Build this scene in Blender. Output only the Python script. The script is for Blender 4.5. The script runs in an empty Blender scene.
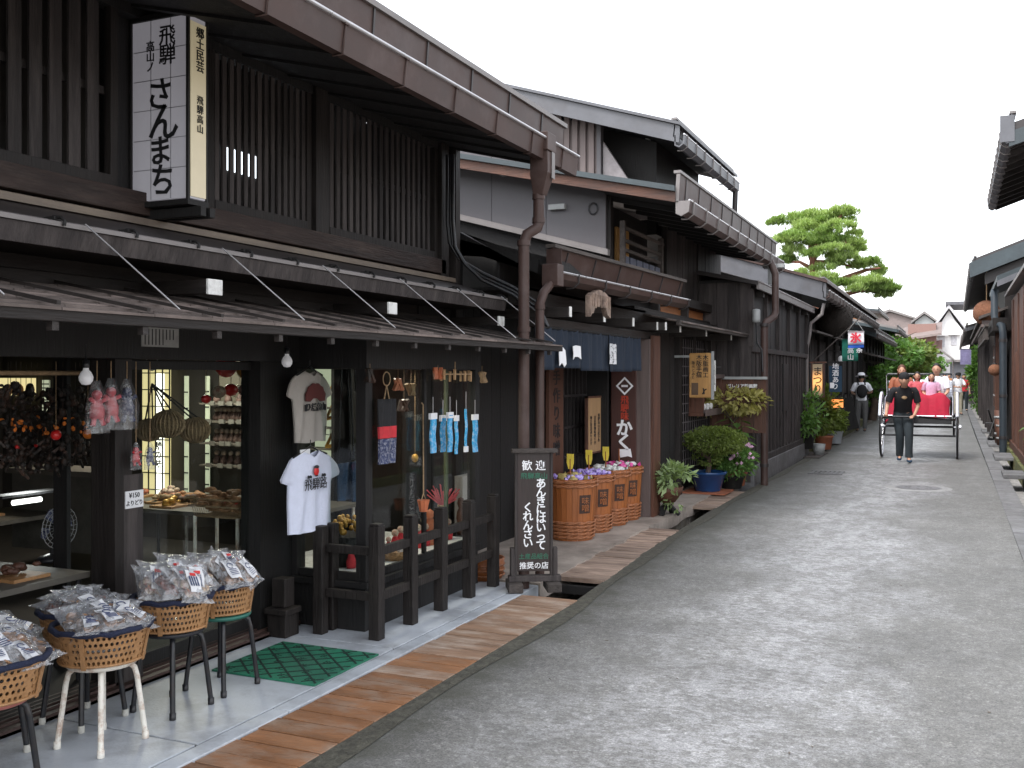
import bpy, bmesh, math, random
from mathutils import Vector, Matrix, noise as mnoise
R = math.radians
random.seed(7)
SC = bpy.context.scene
COL = SC.collection
ROOT_LOC = {}

# ---- surveying: a sight line through the camera met with a plane that runs along or across the street
CAM_H = 1.65
_S, _C = math.sin(R(23.893)), math.cos(R(23.893))
def on_x(px, X, py=375.0):
    u = (px-512)/1000.0; t = X/(-_S+u*_C)
    return Vector((X, t*(_C+u*_S), CAM_H+(375-py)/1000.0*t))
def on_y(px, Y, py=375.0):
    u = (px-512)/1000.0; t = Y/(_C+u*_S)
    return Vector((t*(-_S+u*_C), Y, CAM_H+(375-py)/1000.0*t))

# ---------------------------------------------------------------- materials
def _lin(c):
    return tuple((x/12.92 if x <= .04045 else ((x+.055)/1.055)**2.4) for x in c)
def new_mat(name):
    m = bpy.data.materials.new(name); m.use_nodes = True
    nt = m.node_tree; b = nt.nodes['Principled BSDF']
    return m, nt, b
def mat(name, col, rough=.7, metal=0.0, var=.3, scale=6.0, stretch=(1,1,1), bump=.15, bscale=None, island=0.0,
        dirt=None, dirt_amt=.4, dirt_scale=1.5, rvar=.12, spec=.5, sheen=0, dstretch=(1,1,1), emit=None, estr=0):
    m, nt, b = new_mat(name); N, L = nt.nodes, nt.links
    tc = N.new('ShaderNodeTexCoord')
    mp = N.new('ShaderNodeMapping'); mp.inputs['Scale'].default_value = stretch
    L.new(tc.outputs['Object'], mp.inputs['Vector'])
    n1 = N.new('ShaderNodeTexNoise'); n1.inputs['Scale'].default_value = scale; n1.inputs['Detail'].default_value = 8; n1.inputs['Roughness'].default_value = .65
    L.new(mp.outputs[0], n1.inputs['Vector'])
    rp = N.new('ShaderNodeMapRange'); rp.inputs[1].default_value = .3; rp.inputs[2].default_value = .7
    rp.inputs[3].default_value = 1-var; rp.inputs[4].default_value = 1+var
    L.new(n1.outputs['Fac'], rp.inputs[0])
    val = rp.outputs[0]
    if island:
        g = N.new('ShaderNodeNewGeometry')
        r2 = N.new('ShaderNodeMapRange'); r2.inputs[3].default_value = 1-island; r2.inputs[4].default_value = 1+island
        L.new(g.outputs['Random Per Island'], r2.inputs[0])
        mu = N.new('ShaderNodeMath'); mu.operation = 'MULTIPLY'; L.new(val, mu.inputs[0]); L.new(r2.outputs[0], mu.inputs[1]); val = mu.outputs[0]
    base = N.new('ShaderNodeVectorMath'); base.operation = 'SCALE'; base.inputs[0].default_value = col[:3]
    L.new(val, base.inputs['Scale'])
    out = base.outputs[0]
    if dirt:
        mp2 = N.new('ShaderNodeMapping'); mp2.inputs['Scale'].default_value = dstretch; mp2.inputs['Location'].default_value = (3.1,1.7,5.3)
        L.new(tc.outputs['Object'], mp2.inputs['Vector'])
        n2 = N.new('ShaderNodeTexNoise'); n2.inputs['Scale'].default_value = dirt_scale; n2.inputs['Detail'].default_value = 10; n2.inputs['Roughness'].default_value = .7
        L.new(mp2.outputs[0], n2.inputs['Vector'])
        r3 = N.new('ShaderNodeMapRange'); r3.inputs[1].default_value = .48; r3.inputs[2].default_value = .66; r3.inputs[3].default_value = 0; r3.inputs[4].default_value = dirt_amt
        L.new(n2.outputs['Fac'], r3.inputs[0])
        mx = N.new('ShaderNodeMix'); mx.data_type = 'RGBA'; mx.inputs['B'].default_value = (*dirt[:3], 1)
        L.new(r3.outputs[0], mx.inputs['Factor']); L.new(out, mx.inputs['A']); out = mx.outputs['Result']
    L.new(out, b.inputs['Base Color'])
    rr = N.new('ShaderNodeMapRange'); rr.inputs[3].default_value = max(.03, rough-rvar); rr.inputs[4].default_value = min(1, rough+rvar)
    L.new(n1.outputs['Fac'], rr.inputs[0]); L.new(rr.outputs[0], b.inputs['Roughness'])
    b.inputs['Metallic'].default_value = metal
    b.inputs['Specular IOR Level'].default_value = spec
    if bump:
        n3 = N.new('ShaderNodeTexNoise'); n3.inputs['Scale'].default_value = bscale or scale*4; n3.inputs['Detail'].default_value = 6
        L.new(mp.outputs[0], n3.inputs['Vector'])
        bp = N.new('ShaderNodeBump'); bp.inputs['Strength'].default_value = bump; bp.inputs['Distance'].default_value = .02
        L.new(n3.outputs['Fac'], bp.inputs['Height']); L.new(bp.outputs[0], b.inputs['Normal'])
    if emit:
        b.inputs['Emission Color'].default_value = (*emit, 1); b.inputs['Emission Strength'].default_value = estr
    return m
def emit_mat(name, col, s, base=(.8,.8,.8)):
    m, nt, b = new_mat(name)
    b.inputs['Base Color'].default_value = (*base, 1); b.inputs['Emission Color'].default_value = (*col, 1); b.inputs['Emission Strength'].default_value = s
    return m
def schlick(N, L, lo, hi, normal=None):
    lw = N.new('ShaderNodeLayerWeight'); lw.inputs[0].default_value = .5
    if normal: L.new(normal, lw.inputs['Normal'])
    p = N.new('ShaderNodeMath'); p.operation = 'POWER'; L.new(lw.outputs['Facing'], p.inputs[0]); p.inputs[1].default_value = 5
    r = N.new('ShaderNodeMapRange'); L.new(p.outputs[0], r.inputs[0]); r.inputs[3].default_value = lo; r.inputs[4].default_value = hi
    return r.outputs[0]
def glass_mat(name, tint=(.9,.93,.92), refl=.12, haze=0.0):
    m, nt, b = new_mat(name); N, L = nt.nodes, nt.links; N.remove(b)
    out = N['Material Output']
    tr = N.new('ShaderNodeBsdfTransparent'); tr.inputs[0].default_value = (*tint, 1)
    gl = N.new('ShaderNodeBsdfGlossy'); gl.inputs['Roughness'].default_value = .03
    mx = N.new('ShaderNodeMixShader'); L.new(schlick(N, L, .025, refl*6), mx.inputs[0]); L.new(tr.outputs[0], mx.inputs[1]); L.new(gl.outputs[0], mx.inputs[2])
    last = mx
    L.new(last.outputs[0], out.inputs[0])
    return m
def plastic_mat(name, base=(.75,.77,.8), clear=.5, bst=.65, lo=.09):
    m, nt, b = new_mat(name); N, L = nt.nodes, nt.links
    out = N['Material Output']
    b.inputs['Base Color'].default_value = (*base, 1); b.inputs['Roughness'].default_value = .12; b.inputs['Specular IOR Level'].default_value = .9
    tc = N.new('ShaderNodeTexCoord'); n = N.new('ShaderNodeTexNoise'); n.inputs['Scale'].default_value = 28; n.inputs['Detail'].default_value = 3
    L.new(tc.outputs['Object'], n.inputs['Vector'])
    bp = N.new('ShaderNodeBump'); bp.inputs['Strength'].default_value = bst; bp.inputs['Distance'].default_value = .03
    L.new(n.outputs['Fac'], bp.inputs['Height']); L.new(bp.outputs[0], b.inputs['Normal'])
    gl = N.new('ShaderNodeBsdfGlossy'); gl.inputs['Roughness'].default_value = .1; gl.inputs[0].default_value = (1,1,1,1); L.new(bp.outputs[0], gl.inputs['Normal'])
    tr = N.new('ShaderNodeBsdfTransparent'); tr.inputs[0].default_value = (.93,.94,.95,1)
    mx = N.new('ShaderNodeMixShader'); mx.inputs[0].default_value = clear
    L.new(b.outputs[0], mx.inputs[1]); L.new(tr.outputs[0], mx.inputs[2])
    m2 = N.new('ShaderNodeMixShader'); L.new(schlick(N, L, lo, .95, bp.outputs[0]), m2.inputs[0]); L.new(mx.outputs[0], m2.inputs[1]); L.new(gl.outputs[0], m2.inputs[2])
    L.new(m2.outputs[0], out.inputs[0])
    return m

V, H_, Yd = (6,6,.5), (1,1,1), (6,.5,6)     # grain stretched along z / none / along y
M = {}
M['wood_v'] = mat('dark_wood_upright', (0.0163,0.0130,0.0120), .62, var=.45, scale=3, stretch=V, bump=.3, island=.3, dirt=(.034,.028,.025), dirt_amt=.45, dirt_scale=2, dstretch=(3,3,.4), spec=.3)
M['wood_y'] = mat('dark_wood_along', (0.0181,0.0144,0.0131), .6, var=.45, scale=3, stretch=Yd, bump=.3, island=.2, dirt=(.042,.033,.03), dirt_amt=.5, dirt_scale=2, dstretch=(3,.4,3), spec=.3)
M['wood_x'] = mat('dark_wood_across', (0.0193,0.0149,0.0134), .6, var=.45, scale=3, stretch=(.5,6,6), bump=.3, island=.2, dirt=(.06,.05,.045), dirt_amt=.4)
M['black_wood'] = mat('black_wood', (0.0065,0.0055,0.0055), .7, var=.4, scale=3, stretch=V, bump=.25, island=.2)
M['grey_wood'] = mat('grey_weathered_wood', (0.0638,0.0527,0.0476), .8, var=.45, scale=3, stretch=Yd, bump=.4, island=.3, dirt=(.03,.024,.02), dirt_amt=.6)
M['grey_wood_v'] = mat('grey_brown_boards', (0.0365,0.0304,0.0297), .75, var=.4, scale=3, stretch=V, bump=.5, island=.4, dirt=(.10,.085,.08), dirt_amt=.55, dirt_scale=2.5, dstretch=(4,4,.35), spec=.35)
M['brown_wood_v'] = mat('brown_stained_wood', (0.0935,0.0374,0.0220), .6, var=.4, scale=3, stretch=V, bump=.3, island=.2, dirt=(.04,.018,.012), dirt_amt=.6, dstretch=(3,3,.5))
M['red_wood'] = mat('reddish_verge_board', (.085,.036,.022), .65, var=.5, scale=3, stretch=(.5,6,6), bump=.3, dirt=(.05,.025,.018), dirt_amt=.7, dirt_scale=4)
M['tan_post'] = mat('pinkish_brown_post', (0.1092,0.0808,0.0741), .65, var=.25, scale=3, stretch=V, bump=.2)
M['ledge'] = mat('ledge_flashing', (.16,.125,.095), .6, var=.25, scale=3, stretch=Yd, bump=.1, dirt=(.06,.045,.04), dirt_amt=.5)
M['metal_brown'] = mat('brown_coated_sheet', (.056,.033,.028), .5, spec=.3, metal=.0, var=.22, scale=2.5, bump=.06, bscale=3, dirt=(.12,.09,.085), dirt_amt=.35, dirt_scale=3)
M['metal_dark'] = mat('dark_roof_sheet', (0.0338,0.0285,0.0285), .5, metal=.1, var=.25, scale=2.5, bump=.05)
M['metal_pale'] = mat('pale_roof_trim', (0.1870,0.1700,0.1658), .5, var=.15, scale=3, bump=.05, dirt=(.1,.085,.08), dirt_amt=.4)
M['metal_grey'] = mat('grey_blue_trim', (.098,.100,.112), .5, var=.2, scale=3, bump=.05, dirt=(.07,.06,.06), dirt_amt=.4)
M['metal_blue'] = mat('blue_grey_trim', (.034,.046,.052), .5, var=.2, scale=3, bump=.05, dirt=(.06,.08,.09), dirt_amt=.5)
M['rail'] = mat('steel_rail', (.5,.49,.5), .3, metal=.7, var=.15, scale=5, bump=0)
M['wire'] = mat('steel_wire', (.4,.39,.4), .4, metal=.4, var=.1, bump=0)
M['white'] = mat('white_paint', (.78,.78,.76), .6, var=.08, scale=8, bump=.1, dirt=(.3,.28,.25), dirt_amt=.5, dirt_scale=12)
M['panel'] = mat('grey_mauve_panel', (.088,.083,.090), .6, var=.08, scale=2, bump=.05, dirt=(.075,.065,.07), dirt_amt=.4, dirt_scale=1.5)
M['shingle'] = mat('weathered_awning_boards', (.115,.090,.080), .8, var=.5, scale=3, stretch=(16,.9,1), bump=.9, island=.45, dirt=(.05,.038,.034), dirt_amt=.6, dirt_scale=3, dstretch=(8,.8,1))
M['soil'] = mat('dark_soil', (.03,.028,.022), .95, var=.4, scale=5, bump=.5)
M['asph_side'] = mat('road_edge_concrete', (.060,.057,.044), .8, var=.5, scale=14, bump=.9, bscale=60, dirt=(.12,.115,.09), dirt_amt=.7, dirt_scale=22)
M['slab'] = mat('blue_grey_paving', (.46,.49,.53), .42, var=.18, scale=2.2, bump=.12, bscale=60, dirt=(.20,.20,.21), dirt_amt=.65, dirt_scale=2.6, rvar=.2)
M['slab2'] = mat('beige_concrete', (.34,.29,.25), .75, var=.25, scale=3, bump=.35, bscale=50, dirt=(.10,.082,.07), dirt_amt=.6, dirt_scale=1.6)
M['stone'] = mat('rough_stone', (.17,.15,.13), .85, var=.45, scale=7, bump=.9, bscale=25, island=.2, dirt=(.10,.085,.03), dirt_amt=.8, dirt_scale=3)
M['granite'] = mat('granite_kerb', (.16,.16,.165), .65, var=.35, scale=9, bump=.5, bscale=80, island=.15, dirt=(.08,.08,.075), dirt_amt=.6)
M['tile'] = mat('rust_brown_boards', (.25,.115,.052), .55, var=.35, scale=2.5, stretch=(1,3,1), bump=.35, bscale=20, island=.12, dirt=(.30,.235,.185), dirt_amt=.7, dirt_scale=2.4, dstretch=(1.1,2.2,1))
M['plank'] = mat('old_grey_planks', (.31,.225,.175), .8, var=.4, scale=2.5, stretch=(1,7,1), bump=.6, island=.3, dirt=(.10,.06,.042), dirt_amt=.75, dirt_scale=2.2, dstretch=(1,4,1))
M['barrel'] = mat('orange_cedar_staves', (.31,.10,.027), .42, var=.2, scale=3, stretch=(5,5,.5), bump=.2, island=.13, dirt=(.2,.06,.02), dirt_amt=.4)
M['hoop'] = mat('twisted_bamboo_hoop', (.34,.13,.055), .5, var=.35, scale=40, bump=.5)
M['wicker'] = mat('split_bamboo', (.35,.185,.078), .5, var=.25, scale=20, bump=.3, dirt=(.2,.1,.04), dirt_amt=.4, dirt_scale=8)
M['navy_rim'] = mat('navy_cloth_binding', (.010,.015,.042), .85, var=.25, scale=40, bump=.5)
M['navy'] = mat('navy_indigo_cloth', (.012,.020,.036), .9, var=.2, scale=30, bump=.3, dirt=(.02,.03,.05), dirt_amt=.4, dirt_scale=3)
M['rust_white'] = mat('chipped_white_enamel', (.72,.69,.62), .4, var=.1, scale=8, bump=.2, dirt=(.3,.13,.05), dirt_amt=.8, dirt_scale=14)
M['black_tube'] = mat('black_steel_tube', (.012,.013,.016), .35, var=.3, bump=.05, dirt=(.05,.03,.02), dirt_amt=.4, dirt_scale=20)
M['rubber'] = mat('pale_rubber', (.45,.44,.40), .7, var=.1)
M['rubber_black'] = mat('black_rubber', (.015,.015,.016), .6, var=.2)
M['seat_pink'] = mat('faded_red_seat', (.35,.12,.10), .5, var=.2)
M['seat_green'] = mat('green_seat', (.02,.12,.09), .5, var=.2)
M['seat_dark'] = mat('black_seat', (.02,.02,.025), .5, var=.2)
M['mat_green'] = mat('green_rubber_mat', (.014,.19,.105), .65, var=.25, scale=30, bump=.6, bscale=160, dirt=(.02,.07,.05), dirt_amt=.6)
M['mat_line'] = mat('mat_grooves', (.004,.022,.015), .8, var=.2)
M['wrapper'] = plastic_mat('crinkled_cellophane', (.55,.55,.57), .80)
M['wrapper2'] = plastic_mat('thin_plastic_bag', (.5,.5,.52), .93, .35, .05)
M['paper'] = mat('white_label_paper', (.72,.72,.74), .6, var=.06, scale=10, bump=.05)
M['ink'] = mat('black_ink', (.012,.012,.014), .6, var=.1, bump=0)
M['ink_blue'] = mat('dark_blue_print', (.03,.05,.14), .6, var=.1, bump=0)
M['red'] = mat('red_print', (.6,.03,.03), .6, var=.1, bump=0)
M['snack_a'] = mat('brown_crackers', (.33,.17,.08), .7, var=.5, scale=30, bump=.5)
M['snack_b'] = mat('speckled_sweets', (.45,.36,.27), .7, var=.5, scale=40, bump=.5, dirt=(.3,.05,.04), dirt_amt=.8, dirt_scale=30)
M['glass'] = glass_mat('window_glass')
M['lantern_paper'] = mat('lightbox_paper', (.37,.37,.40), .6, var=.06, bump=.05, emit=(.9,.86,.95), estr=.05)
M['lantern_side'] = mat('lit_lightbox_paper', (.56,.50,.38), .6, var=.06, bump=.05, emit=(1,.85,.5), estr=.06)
M['shoji'] = emit_mat('lit_shoji_paper', (1,.86,.42), .30, (.5,.42,.25))
M['shoji_hot'] = emit_mat('lit_shoji_tube_glow', (1,.97,.80), 1.1)
M['cab_lit'] = emit_mat('lit_cabinet_lining', (.88,.95,.66), .17, (.4,.42,.32))
M['fluoro'] = emit_mat('fluorescent_tube', (.95,1,.93), 1.3)
M['bulb'] = mat('frosted_bulb', (.75,.75,.78), .3, var=.03, bump=0, emit=(1,1,1), estr=.04)
M['orange_lit'] = emit_mat('orange_lamp', (1,.30,.06), .45, (.5,.28,.14))
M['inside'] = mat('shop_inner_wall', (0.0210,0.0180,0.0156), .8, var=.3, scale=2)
M['shelf_back'] = mat('shelf_lining', (.12,.11,.085), .8, var=.2, scale=2)
M['shelf'] = mat('shelf_board', (.10,.09,.075), .6, var=.2)
M['red_gloss'] = mat('red_lacquer', (.55,.02,.02), .3, var=.2)
M['orange'] = mat('orange_felt', (.7,.18,.02), .7, var=.2, scale=20)
M['pink'] = mat('pink_cloth', (.55,.10,.12), .8, var=.3, scale=20)
M['gold'] = mat('gold_lacquer', (.45,.25,.05), .35, metal=.4, var=.2)
M['straw'] = mat('woven_straw', (.30,.20,.11), .8, var=.4, scale=30, bump=.5)
M['tshirt'] = mat('white_cotton', (.62,.65,.78), .9, var=.05, scale=20, bump=.2)
M['tshirt2'] = mat('cream_cotton', (.36,.33,.30), .9, var=.05, scale=20, bump=.2)
M['blackcloth'] = mat('black_cloth', (.012,.012,.014), .9, var=.3, scale=8, bump=.3)
M['bluecloth'] = mat('sky_blue_strap', (.03,.33,.62), .7, var=.25, scale=25, bump=.2, dirt=(.5,.6,.75), dirt_amt=.8, dirt_scale=40)
M['bluebag'] = mat('indigo_bag', (.015,.04,.085), .9, var=.3, scale=15, bump=.3)
M['bluecheck'] = mat('navy_patterned_cloth', (.03,.04,.10), .9, var=.3, scale=15, bump=.3, dirt=(.5,.5,.55), dirt_amt=.7, dirt_scale=70)
M['redcloth'] = mat('red_cloth_patch', (.5,.03,.04), .9, var=.2, scale=20, bump=.2)
M['copper'] = mat('orange_leather', (.42,.12,.05), .5, var=.3, scale=15, bump=.3)
M['tanboard'] = mat('pale_wood_plaque', (.36,.22,.11), .6, var=.2, scale=3, stretch=V, bump=.2)
M['tanboard2'] = mat('honey_wood_sign', (0.4560,0.2470,0.0808), .6, var=.2, scale=3, stretch=V, bump=.2, dirt=(.3,.15,.05), dirt_amt=.5)
M['kaku'] = mat('maroon_sign_board', (.060,.022,.017), .6, var=.25, scale=3, stretch=V, bump=.2)
M['kaku_red'] = mat('red_sign_letters', (.45,.045,.02), .6, var=.2)
M['signboard'] = mat('brown_standing_board', (.030,.018,.016), .5, var=.35, scale=3, stretch=V, bump=.3)
M['green_ink'] = mat('green_sign_letters', (.025,.15,.09), .6, var=.2)
M['white_ink'] = mat('white_sign_letters', (.85,.85,.87), .6, var=.05, bump=0)
M['pot_blue'] = mat('blue_glaze', (.012,.05,.15), .18, var=.25, scale=4, bump=.05)
M['terracotta'] = mat('terracotta', (0.2880,0.0960,0.0480), .7, var=.25, scale=8)
M['cedar_ball'] = mat('dried_cedar_ball', (0.0210,0.0156,0.0120), .95, var=.5, scale=40, bump=1, bscale=60)
M['cedar_ball2'] = mat('rust_cedar_ball', (.20,.085,.045), .95, var=.35, scale=40, bump=1, bscale=60)
M['flag_white'] = mat('white_flag_cloth', (.80,.80,.84), .8, var=.05)
M['flag_blue'] = mat('blue_flag_cloth', (.03,.13,.6), .8, var=.1)
M['flag_red'] = mat('red_flag_print', (.65,.02,.05), .8, var=.1)
M['teal'] = mat('teal_banner', (.02,.20,.14), .8, var=.15)
M['curtain'] = mat('dark_blue_banner', (.015,.045,.085), .8, var=.15)
M['skin'] = mat('skin', (.50,.28,.19), .55, var=.08, scale=8, bump=.05)
M['hair'] = mat('black_hair', (.012,.009,.008), .5, var=.4, scale=20, stretch=(1,1,.2), bump=.4)
M['hair_b'] = mat('brown_hair', (.10,.035,.018), .5, var=.4, scale=20, stretch=(1,1,.2), bump=.4)
M['eye'] = mat('dark_eye', (.01,.008,.008), .3, var=0, bump=0)
M['lip'] = mat('lip', (.3,.08,.07), .5, var=0, bump=0)
M['black_shirt'] = mat('black_tshirt', (.012,.012,.015), .85, var=.3, scale=8, bump=.3)
M['trousers_dark'] = mat('charcoal_trousers', (.02,.028,.034), .85, var=.3, scale=8, bump=.3)
M['white_shirt'] = mat('white_shirt', (.84,.85,.90), .85, var=.08, scale=6, bump=.3)
M['grey_trousers'] = mat('grey_trousers', (.10,.10,.10), .85, var=.2)
M['khaki'] = mat('khaki_trousers', (.40,.36,.28), .85, var=.2)
M['blanket'] = mat('crimson_blanket', (.36,.008,.032), .85, var=.15, scale=5, bump=.3)
M['chrome'] = mat('chrome', (.75,.75,.78), .15, metal=1, var=.05, bump=0)
M['lacquer'] = mat('black_lacquer', (.01,.01,.012), .2, var=.1, bump=0)
M['vinyl'] = mat('white_vinyl', (.70,.74,.82), .4, var=.08)
M['bark'] = mat('reddish_pine_bark', (.20,.085,.055), .9, var=.4, scale=6, stretch=(1,1,.4), bump=.8)
M['bark2'] = mat('brown_bark', (.08,.055,.04), .9, var=.4, scale=8, bump=.8)
def leaf_mat(name, col, hue=.25):
    m = mat(name, col, .55, var=.35, scale=1.3, island=.45, bump=0, spec=.35)
    b = m.node_tree.nodes['Principled BSDF']
    b.inputs['Subsurface Weight'].default_value = 0
    nt = m.node_tree; tl = nt.nodes.new('ShaderNodeBsdfTranslucent'); tl.inputs[0].default_value = (col[0]*1.6, col[1]*1.7, col[2]*.8, 1)
    mx = nt.nodes.new('ShaderNodeMixShader'); mx.inputs[0].default_value = .35
    nt.links.new(b.outputs[0], mx.inputs[1]); nt.links.new(tl.outputs[0], mx.inputs[2]); nt.links.new(mx.outputs[0], nt.nodes['Material Output'].inputs[0])
    return m
M['needle'] = leaf_mat('pine_needles', (.30,.39,.15))
M['needle_d'] = leaf_mat('older_pine_needles', (.20,.29,.09))
M['leaf'] = leaf_mat('bright_leaves', (.11,.21,.055))
M['leaf_d'] = leaf_mat('dense_small_leaves', (.14,.185,.045))
M['leaf_p'] = leaf_mat('pale_variegated_leaves', (.26,.34,.17))
M['leaf_y'] = leaf_mat('yellowing_maple_leaves', (.34,.31,.11))
M['petal'] = mat('pink_petals', (.6,.35,.5), .8, var=.2, island=.3)
M['plaster'] = mat('white_plaster', (.80,.80,.80), .8, var=.04, scale=2)
M['orange_wall'] = mat('orange_brown_siding', (.50,.22,.09), .7, var=.25, scale=3, stretch=V)
M['roof_brown'] = mat('faded_brown_roof', (.22,.13,.11), .7, var=.25, scale=3, stretch=Yd)
M['pink_roof'] = mat('faded_pink_roof', (.20,.160,.150), .7, var=.2, scale=3)
M['grey_metal'] = mat('grey_utility_metal', (.30,.31,.31), .5, var=.15)
M['iron'] = mat('cast_iron_cover', (.15,.15,.155), .45, metal=.3, var=.3, scale=12, bump=.5)
M['gravel'] = mat('pale_gravel', (.33,.32,.31), .9, var=.5, scale=30, bump=1, bscale=40, dirt=(.08,.08,.08), dirt_amt=.8, dirt_scale=9)
M['moss'] = mat('mossy_stone', (.09,.10,.035), .95, var=.5, scale=9, bump=.8, dirt=(.2,.13,.04), dirt_amt=.7, dirt_scale=3)
M['water'] = mat('ditch_water', (.01,.014,.012), .06, var=.2, bump=.1)

# asphalt: fine aggregate, worn lighter band in the wheel tracks
def asphalt():
    m, nt, b = new_mat('worn_asphalt'); N, L = nt.nodes, nt.links
    tc = N.new('ShaderNodeTexCoord')
    def noise(s, d, sc=(1,1,1), rough=.6):
        mp = N.new('ShaderNodeMapping'); mp.inputs['Scale'].default_value = sc; L.new(tc.outputs['Object'], mp.inputs[0])
        n = N.new('ShaderNodeTexNoise'); n.inputs['Scale'].default_value = s; n.inputs['Detail'].default_value = d; n.inputs['Roughness'].default_value = rough
        L.new(mp.outputs[0], n.inputs['Vector']); return n.outputs['Fac']
    def rng(f, a, b_, c, d, smooth=False):
        r = N.new('ShaderNodeMapRange'); r.inputs[1].default_value = a; r.inputs[2].default_value = b_; r.inputs[3].default_value = c; r.inputs[4].default_value = d
        L.new(f, r.inputs[0]); return r.outputs[0]
    def mth(op, a, b_):
        n = N.new('ShaderNodeMath'); n.operation = op
        for i, v in enumerate((a, b_)):
            if isinstance(v, (int, float)): n.inputs[i].default_value = v
            else: L.new(v, n.inputs[i])
        return n.outputs[0]
    def cell(sc):
        v = N.new('ShaderNodeTexVoronoi'); v.inputs['Scale'].default_value = sc; L.new(tc.outputs['Object'], v.inputs['Vector'])
        q = N.new('ShaderNodeSeparateColor'); L.new(v.outputs['Color'], q.inputs[0]); return q.outputs[0]
    sep = N.new('ShaderNodeSeparateXYZ'); L.new(tc.outputs['Object'], sep.inputs[0])
    # worn bands: distance from two wheel-track centres
    broad = noise(.55, 4)
    xw = mth('ADD', sep.outputs['X'], rng(broad, .3, .7, -.5, .5))
    d1 = mth('ABSOLUTE', mth('SUBTRACT', xw, -1.05), 0)
    band = rng(d1, .15, .95, 1, 0)
    fine = noise(24, 6, (.55, 1, 1), .8)
    mid = noise(5.5, 5, (1,.6,1), .7)
    spots = rng(mth('ADD', mth('MULTIPLY', fine, .75), mth('MULTIPLY', mid, .42)), .54, .63, 0, 1)
    wear = mth('MULTIPLY', band, rng(spots, 0, 1, .25, 1))
    wear = mth('ADD', wear, mth('MULTIPLY', rng(spots, 0, 1, 0, .22), rng(mid, .4, .7, 0, 1)))
    agg = noise(95, 4, (1,1,1), .85)
    mixc = N.new('ShaderNodeMix'); mixc.data_type = 'RGBA'; mixc.clamp_factor = True
    mixc.inputs['A'].default_value = (.138,.137,.131,1); mixc.inputs['B'].default_value = (.265,.267,.275,1)
    L.new(wear, mixc.inputs['Factor'])
    sc_ = N.new('ShaderNodeVectorMath'); sc_.operation = 'SCALE'; L.new(mixc.outputs['Result'], sc_.inputs[0])
    L.new(mth('MULTIPLY', mth('MULTIPLY', rng(agg, .40, .60, .62, 1.36), mth('MULTIPLY', mth('MULTIPLY', rng(cell(90), 0, 1, .80, 1.18), rng(cell(60), .92, .97, 1.0, 1.4)), rng(cell(32), 0, 1, .84, 1.16))), rng(noise(1.3, 6), .3, .7, .82, 1.16)), sc_.inputs['Scale'])
    # mossy dark edge along the left kerb
    edge = rng(mth('ADD', sep.outputs['X'], rng(noise(4, 4), .3, .7, -.18, .18)), -2.5, -2.12, 1, 0)
    me = N.new('ShaderNodeMix'); me.data_type = 'RGBA'; me.clamp_factor = True; me.inputs['B'].default_value = (.052,.052,.038,1)
    L.new(mth('MULTIPLY', edge, .75), me.inputs['Factor']); L.new(sc_.outputs[0], me.inputs['A'])
    L.new(me.outputs['Result'], b.inputs['Base Color'])
    L.new(rng(wear, 0, 1, .62, .42), b.inputs['Roughness'])
    bp = N.new('ShaderNodeBump'); bp.inputs['Strength'].default_value = .55; bp.inputs['Distance'].default_value = .008
    L.new(mth('ADD', agg, mth('MULTIPLY', fine, .6)), bp.inputs['Height']); L.new(bp.outputs[0], b.inputs['Normal'])
    return m
M['asphalt'] = asphalt()

# ---------------------------------------------------------------- mesh building
SPLIT = set('upper_post eave_hook outrigger_beam outrigger_cap awning_batten stay_wire rafter gutter_bracket rafter_end white_rafter_cap mullion post eave_beam seam shutter_fitting strut pane wall_panel corner_post downpipe_clamp clamp cable balcony_board price_card glass_shelf'.split())
M['sill_brown'] = mat('brown_sill_beam', (.026,.016,.0135), .65, var=.5, scale=3, stretch=Yd, bump=.4, dirt=(.07,.05,.042), dirt_amt=.6, dirt_scale=3, dstretch=(3,.5,3), spec=.3)
M['conc_ring'] = mat('pale_concrete_ring', (.26,.26,.26), .7, var=.3, scale=20, bump=.3)
M['tile_pale'] = mat('bleached_boards', (.255,.155,.10), .65, var=.35, scale=2.5, stretch=(1,6,1), bump=.4, bscale=20, island=.12, dirt=(.42,.34,.28), dirt_amt=.9, dirt_scale=2.6, dstretch=(1,3,1))
M['fence_wood'] = mat('black_brown_rail_wood', (.014,.0108,.0098), .6, var=.5, scale=3, stretch=V, bump=.4, dirt=(.03,.025,.022), dirt_amt=.6, dirt_scale=5, spec=.35)
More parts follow.
